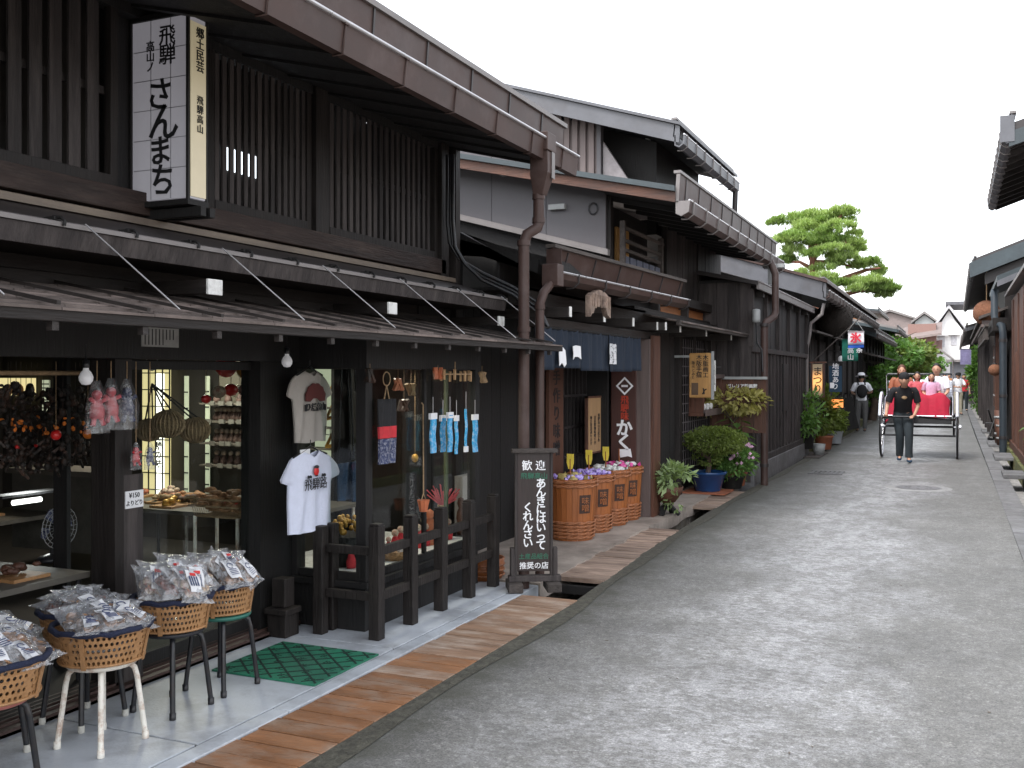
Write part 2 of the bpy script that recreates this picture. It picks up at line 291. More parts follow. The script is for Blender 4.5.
class MB:
    def __init__(s): s.v, s.f, s.m = [], [], []; s.smooth = []
    def add(s, vs, fs, mi=0, sm=False):
        o = len(s.v); s.v += [Vector(p) for p in vs]
        for f in fs: s.f.append([i+o for i in f]); s.m.append(mi); s.smooth.append(sm)
        return s
    def box(s, x0, x1, y0, y1, z0, z1, mi=0):
        if x1 < x0: x0, x1 = x1, x0
        if y1 < y0: y0, y1 = y1, y0
        if z1 < z0: z0, z1 = z1, z0
        vs = [(x0,y0,z0),(x1,y0,z0),(x1,y1,z0),(x0,y1,z0),(x0,y0,z1),(x1,y0,z1),(x1,y1,z1),(x0,y1,z1)]
        return s.add(vs, [(0,3,2,1),(4,5,6,7),(0,1,5,4),(1,2,6,5),(2,3,7,6),(3,0,4,7)], mi)
    def beam(s, a, b, w, h, mi=0, up=(0,0,1)):   # box section from a to b
        a, b = Vector(a), Vector(b); d = (b-a).normalized(); up = Vector(up)
        r = d.cross(up)
        if r.length < 1e-4: r = d.cross(Vector((1,0,0)))
        r.normalize(); u = r.cross(d).normalized(); r *= w/2; u *= h/2
        vs = [a-r-u, a+r-u, a+r+u, a-r+u, b-r-u, b+r-u, b+r+u, b-r+u]
        return s.add(vs, [(0,3,2,1),(4,5,6,7),(0,1,5,4),(1,2,6,5),(2,3,7,6),(3,0,4,7)], mi)
    def tube(s, pts, r, n=8, mi=0, cap=True, closed=False):
        pts = [Vector(p) for p in pts]; k = len(pts); rs = r if isinstance(r, (list, tuple)) else [r]*k
        vs, fs = [], []; prev = None
        for i, p in enumerate(pts):
            if closed: d = (pts[(i+1) % k]-pts[i-1])
            elif i == 0: d = pts[1]-p
            elif i == k-1: d = p-pts[i-1]
            else: d = (pts[i+1]-p).normalized()+(p-pts[i-1]).normalized()
            d.normalize()
            if prev is None:
                a = d.cross(Vector((0,0,1)))
                if a.length < .05: a = d.cross(Vector((0,1,0)))
            else:
                a = prev - d*prev.dot(d)
            a.normalize(); prev = a; b = d.cross(a)
            for j in range(n):
                t = 2*math.pi*j/n; vs.append(p+(a*math.cos(t)+b*math.sin(t))*rs[i])
        for i in range(k if closed else k-1):
            i2 = (i+1) % k
            for j in range(n): fs.append((i*n+j, i*n+(j+1) % n, i2*n+(j+1) % n, i2*n+j))
        s.add(vs, fs, mi, True)
        if cap and not closed:
            s.add(vs[:n], [tuple(range(n))[::-1]], mi); s.add(vs[-n:], [tuple(range(n))], mi)
        return s
    def lathe(s, prof, c=(0,0,0), n=20, mi=0, sm=True, a0=0, a1=2*math.pi, wob=0):
        c = Vector(c); k = len(prof); full = abs(a1-a0-2*math.pi) < 1e-6; m = n if full else n+1
        vs, fs = [], []
        for r, z in prof:
            for j in range(m):
                t = a0+(a1-a0)*j/n; rr = r*(1+wob*math.sin(3*t+z*9)); vs.append(c+Vector((rr*math.cos(t), rr*math.sin(t), z)))
        for i in range(k-1):
            for j in range(n):
                j2 = (j+1) % m
                fs.append((i*m+j, i*m+j2, (i+1)*m+j2, (i+1)*m+j))
        return s.add(vs, fs, mi, sm)
    def prism(s, poly, axis, a, b, mi=0):          # poly of 2d points, extruded along axis from a to b
        def P(p, t): return {'x': (t, p[0], p[1]), 'y': (p[0], t, p[1]), 'z': (p[0], p[1], t)}[axis]
        n = len(poly)
        vs = [P(p, a) for p in poly]+[P(p, b) for p in poly]
        fs = [tuple(range(n))[::-1], tuple(range(n, 2*n))]+[(i, (i+1) % n, n+(i+1) % n, n+i) for i in range(n)]
        return s.add(vs, fs, mi)
    def sphere(s, c, r, n=12, mi=0, sc=(1,1,1)):
        c = Vector(c); vs, fs = [], []; k = max(4, n*2//3)
        for i in range(k+1):
            ph = math.pi*i/k
            for j in range(n):
                t = 2*math.pi*j/n; vs.append(c+Vector((r*sc[0]*math.sin(ph)*math.cos(t), r*sc[1]*math.sin(ph)*math.sin(t), r*sc[2]*math.cos(ph))))
        for i in range(k):
            for j in range(n): fs.append((i*n+j, (i+1)*n+j, (i+1)*n+(j+1) % n, i*n+(j+1) % n))
        return s.add(vs, fs, mi, True)
    def xf(s, mt, start=0):
        for i in range(start, len(s.v)): s.v[i] = mt @ s.v[i]
        return s
    def boards_yz(s, x, y0, y1, z0, z1, w, th=.02, gap=.006, mi=0, jit=.004):   # upright boards on a wall that runs along y
        n = max(1, round((y1-y0)/w)); w = (y1-y0)/n
        for i in range(n):
            o = random.uniform(-jit, jit); s.box(x-th, x+o, y0+i*w+gap/2, y0+(i+1)*w-gap/2, z0, z1, mi)
        return s
    def boards_xz(s, y, x0, x1, z0f, z1f, w, th=.02, gap=.006, mi=0, jit=.004):  # boards facing -y
        n = max(1, round((x1-x0)/w)); w = (x1-x0)/n
        for i in range(n):
            o = random.uniform(-jit, jit); a, b = x0+i*w+gap/2, x0+(i+1)*w-gap/2
            z0 = z0f if not callable(z0f) else z0f((a+b)/2); z1 = z1f if not callable(z1f) else z1f((a+b)/2)
            s.box(a, b, y-o, y+th, z0, z1, mi)
        return s
    def build(s, name, mats, parent=None, local=False, bevel=0, merge=False):
        if name in SPLIT and parent is not None:
            last = None
            for piece in s.pieces(): last = piece._build(name, mats, parent, local, bevel, merge)
            return last
        return s._build(name, mats, parent, local, bevel, merge)
    def pieces(s):      # pieces that touch or overlap stay together, the rest become parts of their own
        n = len(s.v); par = list(range(n))
        def find(i):
            while par[i] != i: par[i] = par[par[i]]; i = par[i]
            return i
        key = {}
        for i, p in enumerate(s.v):
            k = (round(p.x,5), round(p.y,5), round(p.z,5))
            if k in key: par[find(i)] = find(key[k])
            else: key[k] = i
        for f in s.f:
            for a in f[1:]: par[find(a)] = find(f[0])
        comp = {}
        for i in range(n): comp.setdefault(find(i), []).append(i)
        bb = []
        for c in comp.values():
            xs = [s.v[i] for i in c]; bb.append([[min(p[k] for p in xs)-.001 for k in range(3)], [max(p[k] for p in xs)+.001 for k in range(3)], set(c)])
        ch = True
        while ch:
            ch = False; out = []
            for b in bb:
                for o in out:
                    if all(b[0][k] <= o[1][k] and o[0][k] <= b[1][k] for k in range(3)):
                        o[0] = [min(o[0][k], b[0][k]) for k in range(3)]; o[1] = [max(o[1][k], b[1][k]) for k in range(3)]; o[2] |= b[2]; ch = True; break
                else: out.append(b)
            bb = out
        res = []
        for b in bb:
            q = MB(); mp = {}
            for i in sorted(b[2]): mp[i] = len(q.v); q.v.append(s.v[i])
            for f, m, sm in zip(s.f, s.m, s.smooth):
                if f[0] in mp: q.f.append([mp[i] for i in f]); q.m.append(m); q.smooth.append(sm)
            res.append(q)
        return res
    def _build(s, name, mats, parent=None, local=False, bevel=0, merge=False):
        me = bpy.data.meshes.new(name)
        off = Vector((0,0,0))
        if parent is not None and not local: off = Vector(ROOT_LOC.get(parent.get('_r', parent.name), (0,0,0)))
        me.from_pydata([tuple(p-off) for p in s.v], [], s.f)
        if not isinstance(mats, (list, tuple)): mats = [mats]
        for m in mats: me.materials.append(M[m] if isinstance(m, str) else m)
        me.polygons.foreach_set('material_index', s.m); me.polygons.foreach_set('use_smooth', s.smooth)
        me.update()
        if merge or bevel:
            bm = bmesh.new(); bm.from_mesh(me); bmesh.ops.remove_doubles(bm, verts=bm.verts, dist=1e-5)
            if merge: bmesh.ops.recalc_face_normals(bm, faces=bm.faces)
            bm.to_mesh(me); bm.free()
        o = bpy.data.objects.new(name, me); COL.objects.link(o)
        if parent is not None:
            o.parent = parent; o['_r'] = parent.get('_r', parent.name)
        if bevel:
            bv = o.modifiers.new('edge', 'BEVEL'); bv.width = bevel; bv.segments = 2; bv.limit_method = 'ANGLE'
        return o
def props(o, label=None, cat=None, group=None, kind=None):
    for k, v in (('label', label), ('category', cat), ('group', group), ('kind', kind)):
        if v: o[k] = v
    return o
def thing(name, label, cat, loc=(0,0,0), group=None):
    o = bpy.data.objects.new(name, None); COL.objects.link(o); o.location = loc; o.empty_display_size = .1
    o['_r'] = o.name; ROOT_LOC[o.name] = tuple(loc)
    return props(o, label, cat, group)
def kids(o): return [c for c in bpy.data.objects if c.parent is o]
def copy_tree(o, loc=None, rz=None, label=None, group=None, scale=None):
    def rec(x, par):
        c = x.copy(); COL.objects.link(c)
        if par is not None: c.parent = par
        for ch in CH.get(x.name, []): rec(ch, c)
        return c
    CH = {}
    st = [o]
    allk = {}
    for b in bpy.data.objects:
        if b.parent is not None: allk.setdefault(b.parent.name, []).append(b)
    while st:
        x = st.pop()
        CH[x.name] = allk.get(x.name, []); st += CH[x.name]
    c = rec(o, None)
    if loc is not None: c.location = loc
    if rz is not None:
        if isinstance(rz, (int, float)): c.rotation_euler = (0,0,rz)
        else: c.rotation_euler = rz
    if label: c['label'] = label
    if group: c['group'] = group
    if scale: c.scale = (scale,)*3 if isinstance(scale, (int, float)) else scale
    return c

# ---- lettering: real raised letters from the built-in typeface
def text_mb(s, size, origin, right, up, vertical=False, bold=.012, ext=.002, lead=1.02, condense=1.0, mi=0, mb=None):
    cu = bpy.data.curves.new('lettering', 'FONT')
    cu.body = '\n'.join(s) if vertical else s
    cu.align_x = 'CENTER'; cu.align_y = 'CENTER'; cu.size = 1; cu.offset = bold; cu.extrude = ext/size; cu.space_line = lead
    cu.resolution_u = 2
    o = bpy.data.objects.new('lettering', cu); COL.objects.link(o)
    dg = bpy.context.evaluated_depsgraph_get()
    me = bpy.data.meshes.new_from_object(o.evaluated_get(dg))
    mb = mb or MB()
    r, u = Vector(right).normalized(), Vector(up).normalized(); n = r.cross(u); O = Vector(origin)
    if len(me.vertices):
        ys = [v.co.y for v in me.vertices]; xs = [v.co.x for v in me.vertices]
        cy, cx = (max(ys)+min(ys))/2, (max(xs)+min(xs))/2
        vs = [O + r*((v.co.x-cx)*size*condense) + u*((v.co.y-cy)*size) + n*(v.co.z*size) for v in me.vertices]
        mb.add(vs, [tuple(p.vertices) for p in me.polygons], mi)
    bpy.data.objects.remove(o); bpy.data.curves.remove(cu); bpy.data.meshes.remove(me)
    return mb
# ================================================================ GROUND
g = MB()
# big sheet to the horizon, cut away nowhere; ditches are open down to it
g.add([(-400,-60,-.42),(400,-60,-.42),(400,900,-.42),(-400,900,-.42)], [(0,1,2,3)])
props(g.build('ground', 'soil'), kind='structure')
def sheet(name, pts, z0, z1, m, kind='structure'):
    b = MB(); b.prism(pts, 'z', z0, z1); return props(b.build(name, m), kind=kind)
RL = [(-2.50,-6),(-2.50,6.8),(-2.62,9.0),(-2.69,12.0),(-2.69,130)]
RR = [(.46,130),(.50,30),(.55,14),(.56,-6)]
b = MB()
pts = RL+RR; b.prism(pts, 'z', -.4, 0)
road = props(b.build('road', 'asphalt'), kind='structure')
# rough concrete shoulder of the road along the ditch
b = MB(); random.seed(3)
ys = [i*.35 for i in range(-6, 110)]
def rlx(y):
    for (xa, ya), (xb, yb) in zip(RL, RL[1:]):
        if ya <= y <= yb: return xa+(xb-xa)*(y-ya)/(yb-ya)
    return RL[-1][0]
for i in range(len(ys)-1):
    y0, y1 = ys[i], ys[i+1]
    w0, w1 = .10+.03*math.sin(y0*2.3), .10+.03*math.sin(y1*2.3)
    h = .006
    b.add([(rlx(y0)-.02,y0,-.4),(rlx(y0)-.02,y0,h),(rlx(y0)+w0,y0,.004),(rlx(y1)-.02,y1,-.4),(rlx(y1)-.02,y1,h),(rlx(y1)+w1,y1,.004)], [(0,1,4,3),(1,2,5,4)])
props(b.build('kerb_edge', 'asph_side', merge=True), kind='structure')
# pavement in front of the souvenir shop: big slabs and a narrow border strip
b = MB()
for y0, y1 in ((-4,-2),(-2,-.1),(-.1,1.7),(1.7,3.47),(3.47,5.17),(5.17,6.2),(6.2,7.18)):
    b.box(-4.2,-3.062,y0+.006,y1-.006,-.4,.02)
for y0 in (-4,-2,0,2,4,6):
    b.box(-3.05,-2.955,y0+.003,min(y0+2,7.18)-.003,-.4,.0195)
props(b.build('pavement', 'slab', bevel=.004), kind='structure')
b = MB(); b.box(-4.2,-2.96,-4,7.17,-.4,.012)
props(b.build('pavement_bed', 'soil'), kind='structure')
# second pavement in front of the next shop, broken stone edge
b = MB(); random.seed(5)
e = [(-2.95,7.2)]
y = 7.2
while y < 15.2:
    y += random.uniform(.12,.3); e.append((-2.96-.05*(y-7)/8+random.uniform(-.022,.022), y))
b.prism([(-4.6,7.2)]+e+[(-4.6,y)], 'z', -.1, .03)
props(b.build('pavement_concrete', 'slab2'), kind='structure')
b = MB()
y = 7.2
while y < 15.2:
    l = random.uniform(.25,.5); x = -3.0-.05*(y-7)/8
    for z in (-.4,-.25):
        b.box(x-.3+random.uniform(-.02,.02), x+random.uniform(-.015,.01), y, y+l-.012, z, z+.143)
    y += l
props(b.build('ditch_wall', 'stone', bevel=.012), kind='structure')
b = MB(); b.add([(-3.1,7,-.36),(-2.6,7,-.36),(-2.6,60,-.36),(-3.1,60,-.36)], [(0,1,2,3)])
props(b.build('ditch_water', 'water'), kind='structure')
# board covers over the ditch
def cover(y0, y1, xo, w, m, label, warp=0.0, cx=None):
    b = MB(); y = y0
    while y < y1-.05:
        l = min(w*random.uniform(.85,1.15), y1-y); x0 = xo+random.uniform(-.02,.02)*warp
        rx = rlx(y)-.012
        z = .012+random.uniform(-.006,.006)*warp
        mi_ = 1 if len(m) > 1 and not isinstance(m, str) and random.random() < max(0, min(.8, (y-3.6)/3.2)) else 0
        b.prism([(x0,y+.005),(rx-.0,y+.005),(rx,y+l-.005),(x0,y+l-.005)], 'z', z-.035, z, mi_)
        y += l
    return props(b.build('ditch_cover', m, bevel=.003), label, 'ditch cover')
cover(-4, 6.85, -2.952, .15, ['tile','tile_pale'], 'long row of rust brown boards over the ditch beside the grey shop pavement', .4)
cover(7.55, 10.35, -3.02, .21, 'plank', 'weathered grey plank cover over the ditch in front of the wooden barrels', 1.5)
cover(12.3, 14.2, -3.03, .2, 'plank', 'small plank cover over the ditch in front of the blue glazed pot', 1.2)
# stone joists that carry the covers
b = MB()
for y in (7.5,10.32): b.box(-3.0,-2.6,y,y+.05,-.1,-.035)
props(b.build('ditch_joist', 'black_wood'), kind='structure')
# right-hand gutter: granite kerb strip, gravelly channel, slabs bridging it
b = MB(); random.seed(8)
y = -4
while y < 70:
    l = random.uniform(.55,.75)
    b.box(.565-.0012*y, .80-.0012*y, y+.004, y+l-.004, -.4, .008+random.uniform(-.004,.004)); y += l
props(b.build('kerb', 'granite', bevel=.006), kind='structure')
b = MB(); b.box(.79,1.06,-4,70,-.4,-.20); props(b.build('gutter_bed', 'gravel'), kind='structure')
b = MB(); y = -4
while y < 60:
    l = random.uniform(.4,.8); b.box(1.02,1.30,y,y+l-.01,-.4,.10+random.uniform(-.02,.02)); y += l
props(b.build('foundation_stones', 'moss', bevel=.015), kind='structure')
for k, (y0, y1, lab) in enumerate(((17.6,18.5,'nearest'),(21.3,22.6,'middle'),(25.2,26.8,'farther'),(31,32.5,'farthest'))):
    b = MB(); b.box(.70,1.12,y0,y1,.01,.075)
    props(b.build('gutter_bridge', 'granite', bevel=.01), f'{lab} of the four grey stone slabs bridging the right gutter', 'stone slab', 'stone slabs over the gutter')
# ground behind the right buildings, far cross street
b = MB(); b.box(1.28,60,-4,130,-.4,.02); props(b.build('lot_right', 'slab2'), kind='structure')
b = MB(); b.box(-60,-2.98,15.25,130,-.4,.02); props(b.build('lot_left', 'slab2'), kind='structure')
b = MB(); b.box(-60,-4.62,-4,15.24,-.4,.02); props(b.build('lot_left_near', 'slab2'), kind='structure')
b = MB(); b.box(-60,60,130,160,-.4,-.001); props(b.build('cross_street', 'asphalt'), kind='structure')
# iron covers set in the road
def manhole(x, y, r, lab):
    b = MB(); b.lathe([(r+.16,.0),(r+.15,.005),(r+.02,.006),(r+.02,.002)], (x,y,0), 30, sm=False); ring = b
    b = MB(); b.lathe([(r+.02,.002),(r+.02,.007),(r,.008),(r-.005,.005),(r-.02,.005),(r-.02,.009),(0.0,.009)], (x,y,0), 28, sm=False)
    for a in range(8):
        t = a*math.pi/4; b.box(x+math.cos(t)*r*.55-.02, x+math.cos(t)*r*.55+.02, y+math.sin(t)*r*.55-.02, y+math.sin(t)*r*.55+.02, .008,.014)
    o = props(b.build('manhole_cover', 'iron'), lab, 'manhole cover'); q = ring.build('concrete_ring', 'conc_ring', o, local=True)
manhole(-.49, 15.75, .30, 'round grey iron manhole cover in the middle of the road')
b = MB()
for i in range(7): b.box(-2.22+i*.075,-2.17+i*.075,17.3,17.75,.003,.012)
b.box(-2.25,-1.7,17.25,17.3,.003,.014); b.box(-2.25,-1.7,17.75,17.8,.003,.014)
props(b.build('drain_grate', 'iron'), 'rectangular iron drain grate near the left road edge', 'drain grate')

# ================================================================ SOUVENIR SHOP (near left)
shop = thing('shop_house', 'dark wooden two storey souvenir shop with slatted upper windows and board awning', 'building', (-4,4.5,0))
P = shop
Yn = -1.5     # near end of the built front
# room
b = MB()
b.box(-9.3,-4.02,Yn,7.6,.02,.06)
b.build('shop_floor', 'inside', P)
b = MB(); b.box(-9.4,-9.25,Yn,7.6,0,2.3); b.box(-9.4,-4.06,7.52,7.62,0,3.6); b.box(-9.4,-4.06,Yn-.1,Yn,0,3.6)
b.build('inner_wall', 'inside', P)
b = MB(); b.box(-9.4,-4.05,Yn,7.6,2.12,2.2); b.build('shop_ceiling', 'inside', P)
# header beam and fascia boards above the openings
b = MB(); b.box(-4.06,-3.90,Yn,7.55,1.735,2.0); b.build('lintel', 'black_wood', P, bevel=.004)
b = MB(); b.box(-4.1,-3.93,Yn,7.55,2.0,2.14); b.build('fascia_board', 'wood_y', P, bevel=.004)
b = MB(); b.box(-4.1,-3.96,Yn,7.55,2.145,2.21); b.box(-4.0,-3.62,Yn,7.62,2.21,2.235); b.build('eave_beam', 'wood_y', P)
# door posts
yp0, yp1 = on_x(108,-4).y, on_x(128,-4).y
b = MB(); b.box(-4.12,-3.95,yp0,yp1-.02,.02,1.735); b.build('door_post', 'wood_v', P, bevel=.004)
b = MB(); b.box(-4.12,-3.97,on_x(263,-3.95).y,5.55,.02,1.735); b.build('wall_panel', 'black_wood', P)
b = MB(); b.boards_yz(-3.93,7.07,7.6,.02,1.9,.18); b.box(-4.1,-3.95,7.06,7.62,.02,2.4); b.build('wall_panel', 'black_wood', P)
b = MB(); b.box(-4.1,-3.9,7.62,7.7,.02,3.7); b.build('corner_post', 'wood_v', P)
# sill with sliding tracks
b = MB(); b.box(-4.12,-3.9,Yn,5.4,.02,.05)
for i in range(4): b.box(-4.10+i*.045,-4.085+i*.045,Yn,5.4,.05,.062)
b.build('door_track', 'metal_brown', P)
b = MB(); b.box(-4.02,-3.90,Yn,5.4,-.1,.035); b.build('threshold', 'slab2', P)
# sliding glass door seen between the posts (right half of the opening)
def glass_door(y0, y1, x, nm='glass_door'):
    d = MB()
    for (a, c_) in ((y0,y0+.05),(y1-.05,y1)): d.box(x-.015,x+.015,a,c_,.06,1.73)
    d.box(x-.015,x+.015,y0+.05,y1-.05,.06,.13); d.box(x-.015,x+.015,y0+.05,y1-.05,1.68,1.73)
    o = d.build(nm, 'black_wood', P, bevel=.003)
    q = MB(); q.box(x-.003,x+.003,y0+.05,y1-.05,.13,1.68); q.build('pane', 'glass', o)
glass_door(on_x(128,-4).y, on_x(262,-4).y, -4.06)
# display bay behind the rail
bx, by0, by1 = -3.42, 5.42, 7.06
b = MB(); b.box(-3.98,bx,by0,by1,.02,.30)
b.box(-3.98,bx+.04,by0-.04,by1,.30,.34)
b.build('display_bay_base', 'black_wood', P, bevel=.003)
b = MB()
b.box(bx-.06,bx+.015,by0-.015,by0+.065,.34,1.735); b.box(bx-.06,bx+.015,by1-.07,by1,.34,1.735)
b.box(-3.99,-3.93,by0-.015,by0+.04,.34,1.735)
b.box(-3.98,bx+.03,by0-.03,by1,1.69,1.90)
b.box(-3.93,bx-.06,by0,by0+.03,.34,.39); b.box(bx-.03,bx,by0+.065,by1-.07,.34,.39); b.box(bx-.03,bx,6.2,6.23,.39,1.69)
b.build('display_bay_frame', 'black_wood', P, bevel=.003)
b = MB(); b.box(-3.93,bx-.06,by0+.012,by0+.018,.39,1.69); b.box(bx-.018,bx-.012,by0+.065,by1-.07,.39,1.69); b.build('display_glass', 'glass', P)
b = MB(); b.box(-4.3,bx-.03,by0+.04,by1,.35,.37); b.build('display_shelf', 'white', P)
# ledge, lower eave with rail and hooks
b = MB(); b.prism([(-4.0,2.50),(-3.90,2.475),(-3.90,2.44),(-4.0,2.44)], 'y', Yn, 7.62); b.build('ledge', 'ledge', P)
b = MB(); b.prism([(-4.0,2.44),(-3.93,2.44),(-3.5,2.30),(-3.5,2.275),(-4.0,2.42)], 'y', Yn, 7.66); b.build('lower_roof', 'metal_dark', P)
b = MB(); b.prism([(-3.5,2.31),(-3.44,2.295),(-3.44,2.275),(-3.5,2.275)], 'y', Yn, 7.68); b.build('eave_strip', 'metal_pale', P)
b = MB(); b.prism([(-3.49,2.272),(-3.45,2.272),(-3.47,2.19),(-3.50,2.19)], 'y', Yn, 7.68); b.build('eave_fascia', 'grey_wood_v', P)
b = MB()
for i in range(21):
    y = -.6+i*.41; b.tube([(-3.50,y,2.32),(-3.45,y,2.315),(-3.43,y,2.30),(-3.435,y,2.28)], .008, 5); b.box(-3.53,-3.47,y-.02,y+.02,2.305,2.32)
b.build('eave_hook', 'black_wood', P)
# white-capped outrigger beams
b, w = MB(), MB()
for y in (.45,2.25,on_x(213,-3.5).y,on_x(391,-3.5).y,on_x(500,-3.5).y):
    b.box(-3.96,-3.5,y-.05,y+.05,2.07,2.14); w.box(-3.4995,-3.482,y-.055,y+.055,2.062,2.143)
b.build('outrigger_beam', 'wood_x', P); w.build('outrigger_cap', 'white', P, bevel=.004)
# board awning
za, zb, xa, xb = 2.085, 1.885, -3.99, -2.95
def zw(x): return za+(zb-za)*(x-xa)/(xb-xa)
b = MB(); random.seed(2)
for k in range(11):      # overlapping courses of thin boards, butt edges stepping down
    x0 = xa+(xb-xa)*k/11; x1 = xa+(xb-xa)*(k+1)/11+.02
    y = Yn
    while y < 7.62:
        l = random.uniform(.3,.5); y2 = min(y+l, 7.64)
        zz = random.uniform(0,.004)
        b.add([(x0,y,zw(x0)+.002+zz),(x1,y,zw(x1)+.012+zz),(x1,y2-.004,zw(x1)+.012+zz),(x0,y2-.004,zw(x0)+.002+zz),
               (x0,y,zw(x0)-.006),(x1,y,zw(x1)+.002),(x1,y2-.004,zw(x1)+.002),(x0,y2-.004,zw(x0)-.006)],
              [(0,1,2,3),(7,6,5,4),(1,0,4,5),(2,1,5,6),(3,2,6,7),(0,3,7,4)])
        y = y2
b.build('awning_boards', 'shingle', P)
b = MB()
n = 0; y = -1.32
while y < 7.7:
    b.beam((xa,y,zw(xa)+.024),(xb+.02,y,zw(xb)+.024),.018,.014)
    b.beam((xa,y,zw(xa)-.03),(xb,y,zw(xb)-.03),.035,.04)
    b.beam((xb-.01,y,zw(xb)+.012),(xb-.01,y,zw(xb)-.075),.03,.028)
    y += .437
b.build('awning_batten', 'wood_x', P)
b = MB(); b.box(xb-.03,xb+.012,Yn,7.66,zb-.042,zb+.004); b.build('awning_edge', 'wood_y', P, bevel=.003)
b = MB()
for y in (-1.1,-.25,.6,1.5,2.43,3.28,4.16,5.05,5.95,6.8,7.6):
    b.tube([(-3.43,y-.08,2.30),(-2.98,y,1.925)], .0038, 5)
b.build('stay_wire', 'wire', P)
# upper storey wall: sill, posts, slatted windows
b = MB(); b.box(-4.06,-3.93,Yn,7.5,2.50,2.62); b.build('window_sill', 'sill_brown', P, bevel=.004)
b = MB(); b.box(-4.05,-3.965,Yn,7.5,3.55,3.9); b.build('upper_wall', 'black_wood', P)
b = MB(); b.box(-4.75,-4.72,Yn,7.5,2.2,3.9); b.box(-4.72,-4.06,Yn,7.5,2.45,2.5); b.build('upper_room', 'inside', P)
def slats(y0, y1, pitch, w, nm='window_lattice', z0=2.62, z1=3.56, x=-3.985):
    f = MB(); f.box(x-.03,x+.015,y0,y0+.05,z0,z1); f.box(x-.03,x+.015,y1-.05,y1,z0,z1); f.box(x-.03,x+.02,y0+.05,y1-.05,z0,z0+.06)
    fr = f.build('window_frame', 'wood_v', P, bevel=.003)
    s = MB(); y = y0+.05+pitch*.3
    while y < y1-.05-w*.5:
        s.box(x-.014,x+.0,y,y+w*.92,z0+.06,z1); y += pitch
    s.box(x-.05,x-.032,y0,y1,3.1,3.14)
    s.build('slats', 'grey_wood_v', fr)
slats(Yn, .6, .11, .07); slats(.66, 2.1, .11, .07); slats(2.15, on_x(114,-4).y, .115, .078)
b = MB(); b.box(-4.10,-4.045,on_x(114,-4).y,on_x(135,-4).y+.15,2.62,3.6); b.build('upper_post', 'black_wood', P)
slats(on_x(205,-4).y, on_x(308,-4).y, .066, .040)
b = MB(); b.box(-4.05,-3.94,on_x(309,-4).y,on_x(321,-4).y,2.62,3.6); b.box(-4.05,-3.93,7.42,7.55,2.3,3.6); b.build('upper_post', 'wood_v', P, bevel=.004)
slats(on_x(322,-4).y, 7.42, .083, .048)
b = MB()
for px in (211,): b.box(-4.2,-4.1,0,0,0,0)
# daylight slits glimpsed through the slats (a far window of the upper room)
b = MB(); b.box(-4.715,-4.705,5.62,6.02,3.10,3.26); b.box(-4.715,-4.705,5.3,5.42,3.05,3.30); b.build('far_window', emit_mat('daylight_through_window', (.85,.92,1), 1.0), P)
# upper eave: soffit, rafters, gutter, snow guard, roof
ye = 7.77
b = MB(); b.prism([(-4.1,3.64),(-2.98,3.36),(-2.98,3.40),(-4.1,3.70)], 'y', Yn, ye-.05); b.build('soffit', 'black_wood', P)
b = MB(); y = Yn+.1
while y < 7.7: b.prism([(-4.0,3.60),(-3.0,3.345),(-3.0,3.365),(-4.0,3.64)], 'y', y, y+.05); y += .45
b.build('rafter', 'black_wood', P)
b = MB(); b.prism([(-2.99,3.44),(-2.99,3.36),(-2.92,3.295),(-2.865,3.295),(-2.845,3.44),(-2.855,3.44),(-2.875,3.31),(-2.915,3.31),(-2.975,3.37),(-2.975,3.44)], 'y', Yn, ye)
gut = b.build('gutter', 'metal_brown', P)
b = MB(); b.prism([(-2.99,3.44),(-2.99,3.36),(-2.92,3.295),(-2.865,3.295),(-2.845,3.44)], 'y', ye, ye+.006); b.build('gutter_end', 'metal_brown', gut)
b = MB(); b.tube([(-2.838,Yn,3.452),(-2.838,ye,3.452)], .012, 8); b.build('gutter_rail', 'rail', gut)
b = MB()
y = .6
while y < 7.7:
    b.tube([(-2.92,y,3.288),(-2.860,y,3.288),(-2.840,y,3.44),(-2.85,y,3.465)], .006, 5)
    b.box(-2.87,-2.83,y-.02,y+.02,3.435,3.465); y += .62
b.build('gutter_bracket', 'metal_brown', gut)
b = MB(); b.prism([(-3.01,3.40),(-2.985,3.40),(-2.965,3.70),(-2.99,3.70)], 'y', Yn, ye-.02)
sg = b.build('snow_guard', 'metal_brown', P)
b = MB()
y = .45
while y < 7.7: b.beam((-2.982,y,3.42),(-2.962,y,3.70),.012,.016,up=(0,1,0)); y += .62
b.build('seam', 'metal_dark', sg)
b = MB(); b.prism([(-3.06,3.70),(-2.945,3.70),(-2.945,3.735),(-3.06,3.75)], 'y', Yn, ye+.02); b.build('guard_cap', 'metal_pale', sg)
b = MB(); b.prism([(-2.99,3.72),(-7.5,4.85),(-7.5,4.75),(-2.99,3.60)], 'y', Yn, ye-.02); b.prism([(-7.5,4.85),(-11.5,3.8),(-11.5,3.7),(-7.5,4.75)], 'y', Yn, ye-.02)
b.build('roof', 'metal_dark', P)
b = MB(); b.prism([(-4.1,3.0),(-4.1,3.66),(-7.5,4.75),(-9.4,4.2),(-9.4,3.0)], 'y', 7.5, 7.6); b.build('gable_wall', 'black_wood', P)
